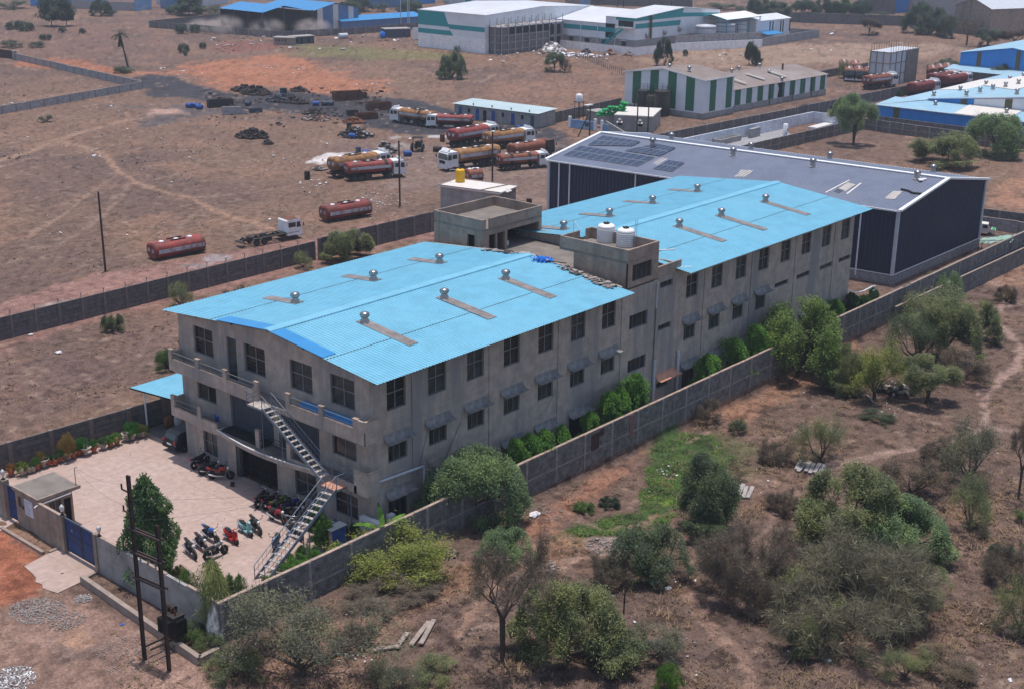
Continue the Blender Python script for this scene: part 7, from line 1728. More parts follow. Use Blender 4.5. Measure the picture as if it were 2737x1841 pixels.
td('sparse1','twiggy grey bush near the right edge by the footpath bend',2205,1100,140,945,GG);td('sparse0','slender sapling group under the twiggy grey bush',2205,1205,85,1085,OL)
td('sparse1','thin pale green tree standing alone left of the footpath',1868,1052,105,935,OL)
td('acacia2','slim dark stemmed tree near the heap of old sheets',1928,900,75,785,OL);td('sparse0','yellowish thin tree beside the heap of old sheets',1990,905,110,772,YG)
td('umbrella0','flat topped green acacia right of the heap of old sheets',2110,915,130,810,OL)
td('sparse1','dark tree at the left of the clump on the slope',2085,830,120,700,DK);td('acacia0','olive tree in the middle of the clump on the slope',2150,840,140,690,OL);td('bush1','brown green bush at the right of the clump',2190,880,110,790,BRN);td('sparse0','green tree at the top of the clump near the wall',2125,745,140,648,OL);td('acacia2','small tree right of the clump beside the path',2225,785,90,690,OL)
td('bush0','green bush overhanging the long wall by the navy shed',2142,690,80,612,GR)
td('acacia2','tall bright green tree straddling the long wall at the far block',1815,880,195,682,BR);td('acacia0','green tree at the foot of the long wall next to the tall bright one',1850,850,130,760,GR)
td('bush1','brown twiggy bush at the wall foot below the tank tower',1610,965,75,905,BRN)
td('bush0','small dark round bush on the edge of the green grass',1388,1158,46,1130,(.04,.075,.045),hmin=.5);td('bush0','small bright green bush left of the dark round one',1330,1170,45,1140,(.10,.19,.045),hmin=.5)
td('bush0','bright green young bush at the bottom edge',1520,1580,55,1508,(.09,.2,.03));td('twig1','brown twig bush left of the upright dark tree stand',1390,1345,90,1270,BRN,)
td('bush1','grey green shrub at the bottom edge below the rounded olive tree',1490,1520,140,1425,GG);td('acacia3','small dark stemmed green tree at the bottom of the grey thicket',1820,1500,80,1400,OL)
td('twig0','reddish brown twig bush right of the grey thicket',2060,1420,80,1330,(.12,.08,.06));td('bush1','low green bush right of the reddish twig bush',2110,1380,100,1290,OL)
td('sparse0','thin tree at the right edge of the foreground',2320,1440,90,1300,OL);td('deadtree','dark stemmed dry tree at the right edge by the path',2318,1130,80,960,BRN)
td('sparse1','small yellow green shrub near the bottom right',2060,1545,90,1470,OL);td('bush1','brown scrub at the bottom right corner',2150,1560,150,1490,BRN)
td('bush1','small green shrub at the bottom edge left of the rounded olive tree',985,1560,110,1500,OL);td('sparse0','pale shrub at the bottom edge beside the sawn planks',890,1580,90,1500,GG)
td('bush1','tiny bright green tuft near the right edge slope',2325,1190,40,1160,(.11,.18,.05),hmin=.4);td('bush0','tiny dark green tuft on the right slope',2280,1270,50,1240,(.06,.11,.05),hmin=.4)
td('bush1','low weedy clump above the footpath bend',2000,965,80,935,(.07,.1,.06),hmin=.5);td('bush1','low greenish bush near the wall foot by the grass hollow',1680,990,50,950,(.08,.12,.07),hmin=.5)
td('bush0','low brush at the far end of the clump by the path',2290,690,45,650,BRN)
td('twig1','small leafless twig bush at the right edge above the thin tree',2290,1340,110,1250,BRN);td('twig0','dry twig scrub beside the sawn planks',800,1480,90,1420,BRN)
td('twig1','dry scrub in the middle of the slope left of the path',2140,1060,90,1000,BRN);td('twig0','dry bush beside the old plank stack',1790,1180,80,1120,BRN);td('twig1','dry low bush at the foot of the thin pale tree',1760,1060,70,1010,BRN)
# between the long wall and the factory
def tw(kind,label,x,ytop,w,v=-1.9,col=BR,h=None,u=None,**k):
    """planted behind the wall: foot on the strip pavement at depth v"""
    Q=pl(x*D,ytop*D,1,v);hh=Q.z;P=(Q.x,v,0);dist=(Vector(P)-Vector(CAM)).length;wd=w*D*dist/FL
    wm,me=TREES[kind];t=thing(k.get('name','tree'),label,k.get('cat','tree'),P,R.uniform(0,6.28),k.get('group'));t.scale=(wd,wd,max(.8,hh*.97))
    a=link('trunk',wm,t);b=link('crown',me,t);b.color=(*col,1);return t
G2='young trees planted behind the long wall'
CB=(.14,.30,.06)
for a in (('dense0','young bright green tree behind the wall, the first beyond the feathery tree',1172,998,52),('dense1','young green tree, second beyond the feathery tree',1205,985,52),('dense0','young green tree, third beyond the feathery tree',1238,975,50),('dense1','small round green tree, fourth beyond the feathery tree',1280,966,45),
          ('dense0','young green tree left of the taller pair near the tank tower',1343,935,42),('dense1','bushy green tree beside the tallest planted tree near the tank tower',1388,890,58),('dense0','tallest bright green planted tree below the tank tower',1450,848,66),('dense1','slim green tree tucked left of the tallest planted tree',1415,880,48),
          ('dense0','round green tree below the orange stair canopy end',1612,804,56),('dense1','round green tree right of the one below the orange canopy',1676,768,54),('dense0','dark green planted tree beside the tall bright tree',1722,738,52),('dense1','round green tree right of the tall bright tree at the far block',1905,680,36)):
    tw(*a[:2],a[2],a[3],a[4],-1.75,CB,group=G2)
for x,yt,w,l in ((1940,665,34,'left low green shrub in the shaded corner behind the far block'),(1968,672,32,'middle low green shrub in the shaded corner behind the far block'),(1990,655,28,'right low green shrub in the shaded corner behind the far block')): tw('dense1',l,x,yt,w,-.8,(.04,.11,.03),name='bush',cat='bush')
# yard plants
def ty(kind,label,u,v,w,h,col,z=.0,name='tree',cat='tree',group=None):
    wm,me=TREES[kind];t=thing(name,label,cat,(u,v,z),R.uniform(0,6.28),group);t.scale=(w,w,h);link('trunk',wm,t);b=link('crown',me,t);b.color=(*col,1);return t
P=pl(345*D,1290*D,0,-12.9);ty('cone','tall dense conical dark green tree inside the front wall',-12.9,P.y,2.9,6.8,(.085,.16,.06))
def pxh(x,yb,yt): return ht(x*D,yb*D,yt*D)
P=pl(424*D,1320*D,0,-14.0);ty('bamboo','small mango sapling with drooping pale leaves by the conical tree',-14.0,P.y,1.15,3.0,(.10,.16,.05),name='sapling',cat='sapling')
P=pl(487*D,1345*D,0,-14.0);ty('bamboo','bushy bamboo clump in the front corner of the yard',-14.0,P.y,1.7,4.6,(.24,.28,.11),name='bamboo',cat='bamboo')
for x,v_,l in ((523,-1.6,'left of two small leafy shrubs in the yard corner'),(545,-2.3,'right of two small leafy shrubs in the yard corner')): ty('bamboo',l,g(x*D,1335*D,1.9).x,max(-2.75,g(x*D,1335*D,1.9).y),.75,2.7,(.11,.2,.05),0,'shrub','shrub')
for x,y,w,h,l,c in ((668,1300,2.0,1.1,'bright green shrub beside the foot of the steel stair',(.08,.22,.025)),(700,1270,1.5,.9,'bright green shrub against the wall near the stair foot',(.07,.2,.03)),(738,1250,1.3,2.2,'tall leafy plant beside the wall behind the stair',(.09,.19,.04)),(720,1225,1.0,2.6,'papaya like sapling beside the blue cabinet',(.08,.18,.035)),(800,1225,1.0,1.2,'fern like plant in the shade near the air conditioner',(.08,.16,.04)),(770,1262,.9,.9,'low plant at the wall below the air conditioner',(.07,.17,.04)),(610,1330,.7,.7,'yellow green tuft at the left end of the steel stair',(.10,.2,.03)),(408,1310,.9,.7,'yellow green low plant under the mango sapling',(.2,.24,.02))):
    P=g(x*D,y*D,.0);ty('broad0' if h>1.5 else 'bush0',l,max(-14.1,P.x),max(-2.7,P.y),w,h,c,.01,'shrub','shrub')
# leafy low shrubs outside the front wall beside the kerb
P=g(425*D,1450*D,.2);ty('bush0','loose green shrub between front wall and retaining kerb, the nearer',-15.6,P.y,1.9,1.1,(.10,.16,.06),0,'shrub','shrub');ty('bush1','loose green shrub between front wall and retaining kerb, the corner one',-15.5,P.y-1.9,1.8,1.0,(.10,.14,.06),0,'shrub','shrub')
ty('twig0','dry creeper hanging on the wall corner',-14.75,-3.1,.8,2.2,(.085,.052,.03),0,'creeper','creeper')
# banana plant
def banana(label,u,v,h,n=7):
    rnd=random.Random(int(u*100));t=thing('banana_plant',label,'banana plant',(u,v,0));b=MB();b.tube((0,0,0),(0,0,h*.55),.1,.07,8);b.build('stem',[M['grassg']],t);V=[];F=[]
    for k in range(n):
        a=k*6.28/n+rnd.uniform(-.3,.3);el=rnd.uniform(.5,1.2);p=Vector((0,0,h*.5));d=Vector((math.cos(a)*math.cos(el),math.sin(a)*math.cos(el),math.sin(el)));pts=[]
        for s in range(7):
            pts.append(p.copy());p=p+d*h*.11;d=(d+Vector((0,0,-.16))).normalized()
        sd=Vector((-math.sin(a),math.cos(a),0))
        for s in range(6):
            w0,w1=[.05+.15*math.sin(math.pi*min(1,(q+.4)/6.4)) for q in (s,s+1)];i=len(V);V+=[pts[s]-sd*w0,pts[s]+sd*w0,pts[s+1]+sd*w1,pts[s+1]-sd*w1];F.append((i,i+1,i+2,i+3))
    o=link('leaves',fastmesh('leaves',np.array([tuple(v) for v in V]),np.array(F),M['leaf'],4),t);o.color=(.12,.26,.04,1)
banana('banana plant with bright upright leaves rising above the long wall',-1.3,-2.4,3.2);banana('smaller banana plant beside the taller one at the wall',-2.6,-2.3,1.9)
# potted plants along the left yard wall
pot=MB();pot.lathe([(.17,0),(.26,.34),(.29,.36),(.29,.4),(.24,.4),(.22,.34),(0,.33)],14);potT=pot.mesh('pot',[M['terra']]);pot2=pot.mesh('pot',[M['potgrey']])
big=MB();big.lathe([(.2,0),(.12,.12),(.4,.5),(.46,.55),(.4,.56),(.3,.48),(0,.46)],18);bowl=big.mesh('pot',[M['potgrey']])
rp=Zm(0,1080,5.2275)
plants=[(165,990,.5,.7,(.30,.16,.05),'t','orange leaved plant in a pot at the left end of the row'),(320,985,.75,.8,(.16,.22,.04),'g','yellow green croton in a grey pot, second of the row'),(405,955,.2,.2,(.1,.2,.05),'g','nearly empty grey pot right of the first croton'),(465,940,.5,.6,(.08,.16,.05),'g','grey pot with a thin green plant left of the bowl planter'),(525,910,.55,.75,(.10,.22,.04),'t','terracotta pot with a bright green plant'),(585,870,.5,1.0,(.30,.22,.04),'t','terracotta pot with a yellow leaved plant'),(615,870,.1,.1,(.1,.2,.05),'b','empty pale bowl planter among the left pots'),
 (690,850,.5,.6,(.06,.12,.05),'t','terracotta pot with dark foliage right of the bowl'),(765,840,.45,.5,(.06,.14,.05),'t','terracotta pot with a low plant before the big golden croton'),(845,800,.6,.8,(.07,.17,.05),'t','terracotta pot with a green plant beside the golden croton'),(955,770,1.1,1.9,(.30,.20,.06),'g','big golden croton in a grey pot'),(1030,745,.3,.4,(.08,.16,.05),'t','small terracotta pot right of the golden croton'),(1105,710,.6,.8,(.07,.2,.04),'t','terracotta pot with green leaves left of the pedestal bowl'),(1150,690,.9,1.1,(.06,.2,.035),'t','larger bright green plant behind the pedestal bowl'),(1205,700,.1,.1,(.1,.2,.05),'b','empty pedestal bowl planter in the middle of the row'),(1320,660,.5,.8,(.08,.2,.04),'t','terracotta pot with upright green plant right of the pedestal bowl'),(1445,620,.6,.7,(.08,.15,.06),'g','grey pot with grey green plant near the right end'),(1550,590,.7,.7,(.10,.22,.045),'t','terracotta pot with bright leafy plant near the right end'),(1640,555,.7,.75,(.14,.24,.06),'t','terracotta pot with pale green plant near the right end'),
 (1785,500,.1,.1,(.1,.2,.05),'b','empty bowl planter near the lean-to post'),(1855,490,1.0,1.3,(.05,.19,.03),'g','large dark green plant in a black pot by the lean-to'),(1935,450,.8,.9,(.24,.19,.06),'g','golden leaved plant by the lean-to post'),(2010,450,.8,.8,(.16,.19,.05),'g','olive yellow plant at the foot of the lean-to post')]
for x,y,w,h,c,k,l in plants:
    P=g(*rp(x,y),.1);P=Vector((P.x,min(26.35,P.y+.05),.13));t=thing('potted_plant',l,'potted plant',P,R.uniform(0,6),'potted plants along the left yard wall')
    o=link('pot',{'t':potT,'g':pot2,'b':bowl}[k],t)
    if h>.15:
        f=link('foliage',TREES['bush0'][1],t,(0,0,.25));f.scale=(w*1.15,w*1.15,h);f.color=(*c,1)
# left fields
td('acacia3','green tree growing over the road wall beside the red road',795,600,110,515,OL);td('bush1','pale thin shrub between the two left walls',412,705,58,640,OL,hmin=.8);td('bush0','spiky pale green shrub alone on the burnt field',258,758,46,712,(.12,.16,.07),hmin=.6);td('bush0','green grass clump at the left end of the balcony on the field',385,845,58,790,(.08,.14,.04),hmin=.5);td('bush1','small yellow green bush hugging the road wall',690,615,45,570,OL,hmin=.6)
td('twig1','dry twigs on the field beside the factory corner',430,800,45,760,BRN,hmin=.5);td('twig0','dry weed clump in front of the road wall',545,690,55,650,BRN,hmin=.5)
td('acacia1','round tree with dark stem alone on the far field before the unfinished block',1030,182,56,118,DK,rz=1.);td('umbrella1','leaning dark tree near the rubble heap',1262,163,48,120,DK);td('bush1','grey bush beside the leaning tree',1285,166,32,130,BRN,hmin=.8)
td('acacia3','slim green tree in front of the white compound wall',1508,152,38,86,(.05,.085,.045));td('acacia1','slim green tree behind the striped factory roof',1712,150,34,96,(.045,.085,.04))
td('umbrella0','flat topped acacia with one dark trunk at the plot wall corner',1942,330,92,218,GR,rz=.4);td('acacia3','round olive bush on the dry plot behind the navy shed',2145,383,140,300,OL);td('acacia0','large green tree against the wall below the blue shed',2262,362,132,263,GR)
td('bush0','dark bush between tanker lot and far blue shed',2155,160,52,134,DK,hmin=1);td('acacia1','green tree in front of the far blue shed roof',2275,190,75,140,DK)
td('bush1','green bush left of the tanker row',1920,180,32,138,OL,hmin=1);td('bush0','small green bush by the lot wall',2045,222,14,202,(.06,.14,.05),hmin=.6)
FT=(.11,.15,.10);FD=(.075,.115,.08);GP='trees on the far skyline'
for kind,l,x,y,w,yt,c in (('broad0','left tall tree of the pair in the far left field',118,60,42,-4,FT),('broad0','right tall tree of the pair in the far left field',152,60,34,-2,FT),('acacia2','far tree with visible trunk on the top left road',231,38,42,0,FT),
  ('acacia1','dark shrub group at the far left edge, lower',38,68,40,48,FT),('bush0','dark shrub in the far left field, upper',60,72,30,50,FT),('bush0','round shrub below the far left pair',104,92,24,78,FD),('bush0','round shrub right of the far left pair',142,75,16,62,FD),('bush0','small shrub below the trunked far tree',188,78,14,64,FD),('bush1','wide shrub at the top left corner',30,22,70,2,FT),('bush1','brownish scrub at the far left edge',25,110,50,92,FD),('bush1','brownish scrub right of the left edge one',85,110,40,94,FD),
  ('bush0','green bush against the grey wall of the open shed, left',413,78,24,54,FT),('bush0','green bush against the grey wall of the open shed, right',444,76,22,54,FT),('bush0','round bush in the field below the open shed wall',418,122,24,98,FT),('bush0','small dark bush right of the round field bush',462,112,14,96,FD),
  ('broad0','tall thin tree behind the open shed wall',430,36,50,-8,FT),('bush0','bush at the foot of the tall thin tree, left',400,34,40,12,FT),('bush0','bush at the foot of the tall thin tree, right',455,34,40,14,FT),('bush1','bush behind the open shed roof',490,32,40,12,FT),
  ('acacia0','big rounded tree beside the blue lean-to roof',795,40,62,4,FT),('acacia1','rounded tree just behind the big one at the lean-to',815,28,60,-8,FD),('acacia2','green tree left of the white warehouse wall',935,30,56,-2,FT),('bush1','bush by the far pale posts',870,28,36,6,FT),
  ('acacia1','left tree of the wooded row over the far dark wall',1725,38,52,-6,FD),('acacia3','second tree of the wooded row over the far dark wall',1770,44,70,4,FT),('acacia0','third tree of the wooded row, set low behind the wall',1830,44,60,2,FT),('acacia1','dark tree in the middle of the wooded row',1880,42,56,-2,FD),('acacia2','bright green tree of the wooded row before the pink roof',1925,42,56,2,(.07,.13,.05)),('acacia0','last tree of the wooded row before the pink roof',1960,46,56,4,FD),('bush1','scrub under the pink roofed shed',2000,52,50,26,FT),
  ('umbrella1','reddish brown tree with one trunk before the far dark wall',1978,80,44,44,(.10,.07,.055)),('acacia3','large green tree cluster left of the grey gabled shed',2085,78,62,8,(.06,.115,.05)),('acacia1','greyer tree beside the large cluster at the gabled shed',2120,82,62,20,FT),('acacia0','lower green tree right of the cluster at the gabled shed',2155,88,50,38,FT),
  ('acacia2','left tree of the top right treeline',2120,24,64,-10,FT),('acacia3','middle tree of the top right treeline',2190,28,70,-10,FD),('acacia0','right tree of the top right treeline',2250,36,70,-12,FT),('acacia1','tree at the top right corner behind the shiny roof',2312,34,46,4,FD),
  ('deadtree','bare dry tree standing before the grey gabled shed',2200,104,52,48,BRN),('umbrella0','leaning tree with green top at the right edge',2248,106,62,66,FT),('umbrella1','reddish brown thorn tree at the right edge',2310,108,80,70,(.12,.085,.065)),('bush1','low scrub along the top behind the warehouse',1640,24,70,6,FT),('bush1','scrub along the far wall behind the gable',1690,32,50,14,FD),('bush1','grey shrub in the dry field right of the tanks',2232,108,12,94,FD),('bush0','small dark bush before the whitewashed wall',1560,128,12,112,FD),('bush1','dark weed bush before the warehouse litter',1040,120,20,104,FD),('bush1','grey bush in the field left of the unfinished block',1000,180,20,160,FD),('bush0','small shrub right of the palm',422,128,8,118,FD),('bush0','field shrub by the red soil beside the plot wall',280,168,40,152,FT),('bush1','dry shrub in the field near the left plot wall',106,280,30,262,FT)):
    td(kind,l,x,max(y,1),w,yt,c,group=GP if y<50 else None,hmin=.8)
# palm
P=g(342,180);pt=thing('palm_tree','single slender palm with a hanging skirt of dead fronds on the far field','palm',P);hP=ht(342,180,92);b=MB()
pts=[Vector((0,0,0)),Vector((-.35,.2,hP*.35)),Vector((-.75,.45,hP*.7)),Vector((-1.05,.6,hP))]
for i in range(3): b.tube(pts[i],pts[i+1],.26-.04*i,.22-.04*i,8)
b.build('trunk',[M['trunk']],pt);V=[];F=[];V2=[];F2=[]
rnd=random.Random(4)
def frond(V,F,p,d,L,dr):
    pp=[p];q=p.copy()
    for s in range(7): q=q+d*L/7;d=(d+Vector((0,0,-dr))).normalized();pp.append(q.copy())
    for s in range(1,8):
        sd=(pp[s]-pp[s-1]).cross(Vector((0,0,1)))
        sd=sd.normalized() if sd.length>1e-3 else Vector((1,0,0))
        for e in (-1,1):
            for m in (0,.5): leafquad(V,F,pp[s-1].lerp(pp[s],m),(sd*e+(pp[s]-pp[s-1]).normalized()*.6+Vector((0,0,-.25))).normalized(),Vector((0,0,1)),L*.2,.1)
for k in range(30):
    a=k*2.4;el=rnd.uniform(-.2,1.2);frond(V,F,pts[3],Vector((math.cos(a)*math.cos(el),math.sin(a)*math.cos(el),math.sin(el))),2.3,.16)
for k in range(26):
    a=k*2.4;frond(V2,F2,pts[3]-Vector((0,0,.2)),Vector((math.cos(a)*.25,math.sin(a)*.25,-1)).normalized(),2.6,.02)
o=link('crown',fastmesh('crown',np.array([tuple(v) for v in V]),np.array(F),M['leaf'],4),pt);o.color=(.045,.075,.03,1)
o=link('dead_fronds',fastmesh('dead_fronds',np.array([tuple(v) for v in V2]),np.array(F2),M['leaf'],4),pt);o.color=(.12,.085,.06,1)
# ---------------------------------------------------------------- poles, heaps, drums, litter
def pole(label,x,y,yt,arm=True,top=True,r=.13,wood=True):
    P=g(x,y);h=ht(x,y,yt);t=thing('power_pole',label,'power pole',P);b=MB();b.tube((0,0,-.3),(0,0,h),r,r*.8,8);b.build('pole',[M['poleiron']],t)
    if arm:
        b=MB();b.bar((-.1,.6,h-1.1),(.1,-.6,h-.5),.06,.06);b.bar((0,0,h-1.2),(.5,.3,h-.6),.05,.05);b.build('cross_arm',[M['poleiron']],t)
    return t
pole('dark iron pole on the left field beside the red road',282,726,513,False);pole('dark iron pole with small side arm beside the left red tanker',1069,552,377);pole('dark iron pole behind the pump house before the yellow tankers',1316,492,352,False)
pole('tall dark pole in front of the warehouse gable',1790,118,-30);pole('dark pole at the right of the two legged one by the annex',1695,300+8,160+78,False);pole('left rusty pole in front of the annex',1702,358,258,False);pole('right rusty pole in front of the annex',1731,362,272,False)
gs=Zm(1480,240,10.4545);t=thing('two_legged_pole','two legged dark pole carrying a small platform by the tank stand','power pole',g(*gs(1000,1330)))
b=MB();b.tube((0,0,-.2),(0,0,5.6),.14,.12,6);b.tube((-1.3,1.6,-.2),(-.1,.2,4.2),.12,.1,6);b.build('pole',[M['poleiron']],t);b=MB();b.box(-1.2,.5,-.3,.5,5.4,5.6);b.build('platform',[M['cream']],t)
for x,yt,l in ((790,-10,'left thin grey mast above the blue lean-to'),(875,0,'middle thin grey mast above the blue lean-to'),(895,0,'right thin grey mast above the blue lean-to')):
    P=g(*a3(x+10,345));b=MB();b.tube((0,0,0),(0,0,12.5),.16,.12,6);o=b.build('mast',[M['pipe']]);o.location=P;tag(o,l,'mast')
b=MB();P=g(*a4(1450,95));
for a in (0,2.1,4.2): b.tube((math.cos(a)*1.6,math.sin(a)*1.6,0),(0,0,9),.14,.1,5)
o=b.build('lattice_mast',[M['chassis']]);o.location=P;tag(o,'dark tripod mast behind the white warehouse roofs','mast')
b=MB();b.path([(0,0,0),(.02,0,.8),(.05,0,1.6)],.05,6);o=b.build('dry_stump',[M['chassis']]);o.location=g(1667,1640);tag(o,'dark dry stump standing on the foreground slope','stump')
fp=thing('stake_fence','row of thin dark stakes across the dry field','fence',g(1555,165))
A=g(1560,158);Bq=g(1690,212)
for i in range(26):
    q=A.lerp(Bq,i/25)-A;b=MB();b.tube((q.x,q.y,-.1),(q.x+R.uniform(-.1,.1),q.y,1.2+R.uniform(0,.5)),.06,.05,4);b.build('stake',[M['trunk']],fp)
b=MB()
for z in (.5,1.0): b.path([(A.lerp(Bq,i/25)-A)+Vector((0,0,z)) for i in range(26)],.015,3)
fp.location=A;b.build('fence_wire',[M['frame']],fp)
def heap(name,label,cen,rx,ry,h,n,mats,smin,smax,seed,boxy=.3,rot=0,kind='stuff',z0=0):
    rnd=random.Random(seed);b=MB();C=Vector(cen)
    for i in range(n):
        a=rnd.uniform(0,6.28);q=rnd.random()**.6;x=rx*q*math.cos(a);y=ry*q*math.sin(a);hh=h*(1-q**1.5)*rnd.random();s=rnd.uniform(smin,smax)
        b.M=Matrix.Translation((x,y,hh+s*.3))@Matrix.Rotation(rnd.uniform(0,6.28),4,'Z')@Matrix.Rotation(rnd.gauss(0,.5),4,'X')
        m=rnd.randrange(len(mats))
        k=rnd.random()
        if k<boxy: b.box(-s,s,-s*.4,s*.4,-s*.2,s*.2,m)
        elif k<boxy*1.4: b.tube((-s,0,0),(s,0,0),s*.35,s*.35,8,m)
        else: b.M=Matrix.Translation((x,y,hh));b.rock((0,0,s*.4),s*.8,m,rnd)
    b.M=None;o=b.build(name,[M[m] for m in mats]);o.location=(C.x,C.y,z0);o.rotation_euler=(0,0,rot);return tag(o,label,'heap',kind=kind)
sh=['rubbledd'] if 0 else ['rubbled','rust','chassis']
def hp_(label,x,y,wpx,hpx,n,mats,s0,s1,seed,boxy=.3,name='scrap_heap'):
    P=g(*q2(x,y));d=(P-Vector(CAM)).length;w=wpx/4.662*d/FL/2;return heap(name,label,P,w*.9,w*1.15,hpx/4.662*d/FL*1.25,int(n*3),mats,s0*.5,s1*.75,seed,max(.5,boxy),.3)
hp_('black scrap heap at the edge of the red soil beyond the cinder road',390,330,330,75,110,['rubbled','chassis'],.3,.8,1);hp_('long dark scrap heap with greenish drums beside the cinder road',760,420,440,70,130,['rubbled','chassis','slate'],.25,.7,2,.35);hp_('black tyre and scrap heap on the brown field',350,870,360,90,120,['rubbled','chassis'],.3,.7,3,.15);hp_('small dark heap with green weed in front of the black heap',545,960,120,40,26,['rubbled'],.2,.5,4)
hp_('burnt orange ash and scrap heap beside the cinder road',1140,650,340,40,120,['rustred','rubbled','rubble'],.15,.5,5);hp_('black charred heap behind the orange ash',1110,590,240,45,50,['chassis','rubbled'],.3,.7,6);hp_('grey scrap heap in front of the rusty container stack',1640,860,400,90,140,['rubbled','greywood','chassis'],.25,.6,7,.5);hp_('orange rusty scrap heap beside the dark boxes',1600,690,260,50,70,['rustred','rust'],.2,.6,8)
hp_('dark scrap strewn left of the small grey wall',420-500+90,480,260,40,60,['rubbled','chassis'],.3,.8,9,.5)
hp_('dark drum and pipe heap behind the left tankers',2010,1060,230,100,60,['rubbled','chassis','greywood'],.3,.7,10,.4);hp_('white powder bags and rags by the left tankers',1180,1280,180,20,26,['rubble','rubbled'],.2,.5,11)
def container(label,fn,x,y,L,wd,h,rz,mt,open_=True):
    P=g(*fn(x,y));b=MB();t=.12
    b.box(0,L,0,t,0,h);b.box(0,L,wd-t,wd,0,h*.9);b.box(0,t,t,wd-t,0,h*.8);b.box(L-t,L,t,wd-t,0,h);b.box(t,L-t,t,wd-t,0,.15)
    for k in range(int(L/.7)): b.box(k*.7+.2,k*.7+.28,-.06,0,0,h)
    o=b.build('scrap_container',[M[mt]]);o.location=P;o.rotation_euler=(0,0,rz);return tag(o,label,'container')
container('large rusty open tank half on the cinder lot',q2,1380,425,5.6,2.2,1.9,-.45,'rust');container('small rusty box right of the large open tank',q2,1640,395,2.3,1.6,1.2,-.5,'rust');container('rusty bin heap behind the orange tanker cab',q2,1790,545,4.6,2,1.5,-.5,'rust');container('dark open box beside the rusty curved tank',q2,1540,610,2.0,1.4,1.0,-.5,'chassis');container('rusty curved tank piece on the dark ground',q2,1650,660,4.0,1.8,1.2,-.5,'rust')
m5=Zm(420,220,8.325)
container('black open box frame in the scrap row left of the grey wall',m5,1150,580,4.8,2,1.5,-.45,'chassis');container('low green metal box right of the grey wall',m5,2070,690,2.4,1.2,.8,-.4,'slate')
b=MB();P=g(*m5(1450,735));b.box(0,3.4,0,.3,0,1.5);b.extr([(3.4,0,0),(5.0,0,0),(3.4,0,1.3)],(0,.3,0));o=b.build('wall_stub',[M['brickgrey']]);o.location=P;o.rotation_euler=(0,0,-.55);tag(o,'broken grey block wall stub beside the scrap row','wall')
dm=MB();dm.lathe([(.42,0),(.44,.02),(.42,.05),(.42,.4),(.45,.44),(.42,.48),(.42,.84),(.45,.88),(.42,.92),(.42,1.2),(.44,1.22),(.4,1.2),(0,1.19)],14)
DMs={k:dm.mesh('drum',[M[k]]) for k in ('bluebox','chassis','slate','rust')}
def drum(label,fn,x,y,mt,lay=None):
    P=g(*fn(x,y));o=link('drum',DMs[mt],None,P)
    if lay is not None: o.rotation_euler=(math.pi/2,0,lay);o.location=(P.x,P.y,.44)
    tag(o,label,'drum','steel drums scattered on the lot')
for a in (('bright blue drum lying at the left of the scrap row',m5,660,565,'bluebox',.3),('pale blue drum lying second in the scrap row',m5,770,560,'bluebox',.5),('blue drum lying third in the scrap row',m5,845,565,'bluebox',.2),('blue drum lying in front in the scrap row',m5,880,600,'bluebox',.4),('dark drum standing before the cinder road',m5,1980,520,'slate',.1),('blue drum lying beyond the long scrap heap',q2,1100,480,'bluebox',.8),('dark drum lying beyond the long scrap heap',q2,1215,480,'slate',1.2),('small dark drum at the end of the long scrap heap',q2,1290,475,'slate',.3),('blue upright drum behind the long scrap heap',q2,718,335,'slate'),('black upright drum behind the long scrap heap',q2,755,335,'chassis'),('black upright drum alone before the left tankers',q2,1033,1400,'chassis'),('black upright drum by the grey scrap heap',q2,1553,778,'chassis'),('small bright blue drum in front of the grey scrap heap',q2,1557,885,'bluebox',.4),('blue drum lying behind the yellow tanker',q2,1720,1095,'bluebox',.9),('dark upright drum behind the yellow tanker',q2,1668,1090,'slate'),('bright blue drum lying near the pole beside the tractor',q2,2235,1110,'bluebox',1.0),('dark upright drum near the tractor',r1,850,600,'rust'),('black drum lying right of the tractor',r1,740,725,'chassis',.5)):
    drum(*a)
# old tractor among the scrap
P=g(*r1(545,715));t=thing('old_tractor','black old tractor wreck standing among the scrap','tractor',P,.6)
b=MB();b.box(.1,1.9,-.35,.35,.7,1.35);b.box(-.9,.1,-.45,.45,.6,1.1);b.box(-.7,-.2,-.3,.3,1.1,1.6);b.build('body',[M['chassis']],t);b=MB();b.box(-1.1,.4,-.8,.8,2.2,2.3)
for a,c in ((-1,-.7),(.3,-.7),(-1,.7),(.3,.7)): b.tube((a,c,.9),(a,c,2.2),.05,.05,5)
b.build('roof_frame',[M['chassis']],t)
for x,y,s in ((-.6,-.85,1.5),(-.6,.85,1.5),(1.6,-.6,.85),(1.6,.6,.85)): o=link('wheel',TW,t,(x,y,.46*s));o.scale=(s,1.2,s)
# rubble heaps
def hF(name,label,x,y,wpx,hpx,n,mats,s0,s1,seed,boxy=.3,aspect=1.0):
    P=g(x,y);d=(P-Vector(CAM)).length;w=wpx*d/FL/2;return heap(name,label,P,w*aspect,w,hpx*d/FL,n,mats,s0,s1,seed,boxy,.3,z0=gz(P.x,P.y))
hF('rubble_heap','big pale rubble heap beside the unfinished block',1478,138,66,22,170,['rubble','cream','whited'],.3,.8,21);hF('rubble_heap','pale rubble spread before the white compound wall',1545,150,130,6,120,['rubble','whited'],.2,.6,22,.3,.6);hF('gravel_heap','dark gravel heap right of the rubble, left one',1567,143,26,10,50,['rubbled'],.3,.6,23,.0);hF('gravel_heap','brown gravel heap before the white wall, pointed',1632,146,34,14,60,['stone','rustred'],.3,.6,24,.0);hF('gravel_heap','small brown gravel heap right of the pointed one',1682,148,26,10,40,['stone','rustred'],.3,.5,25,.0)
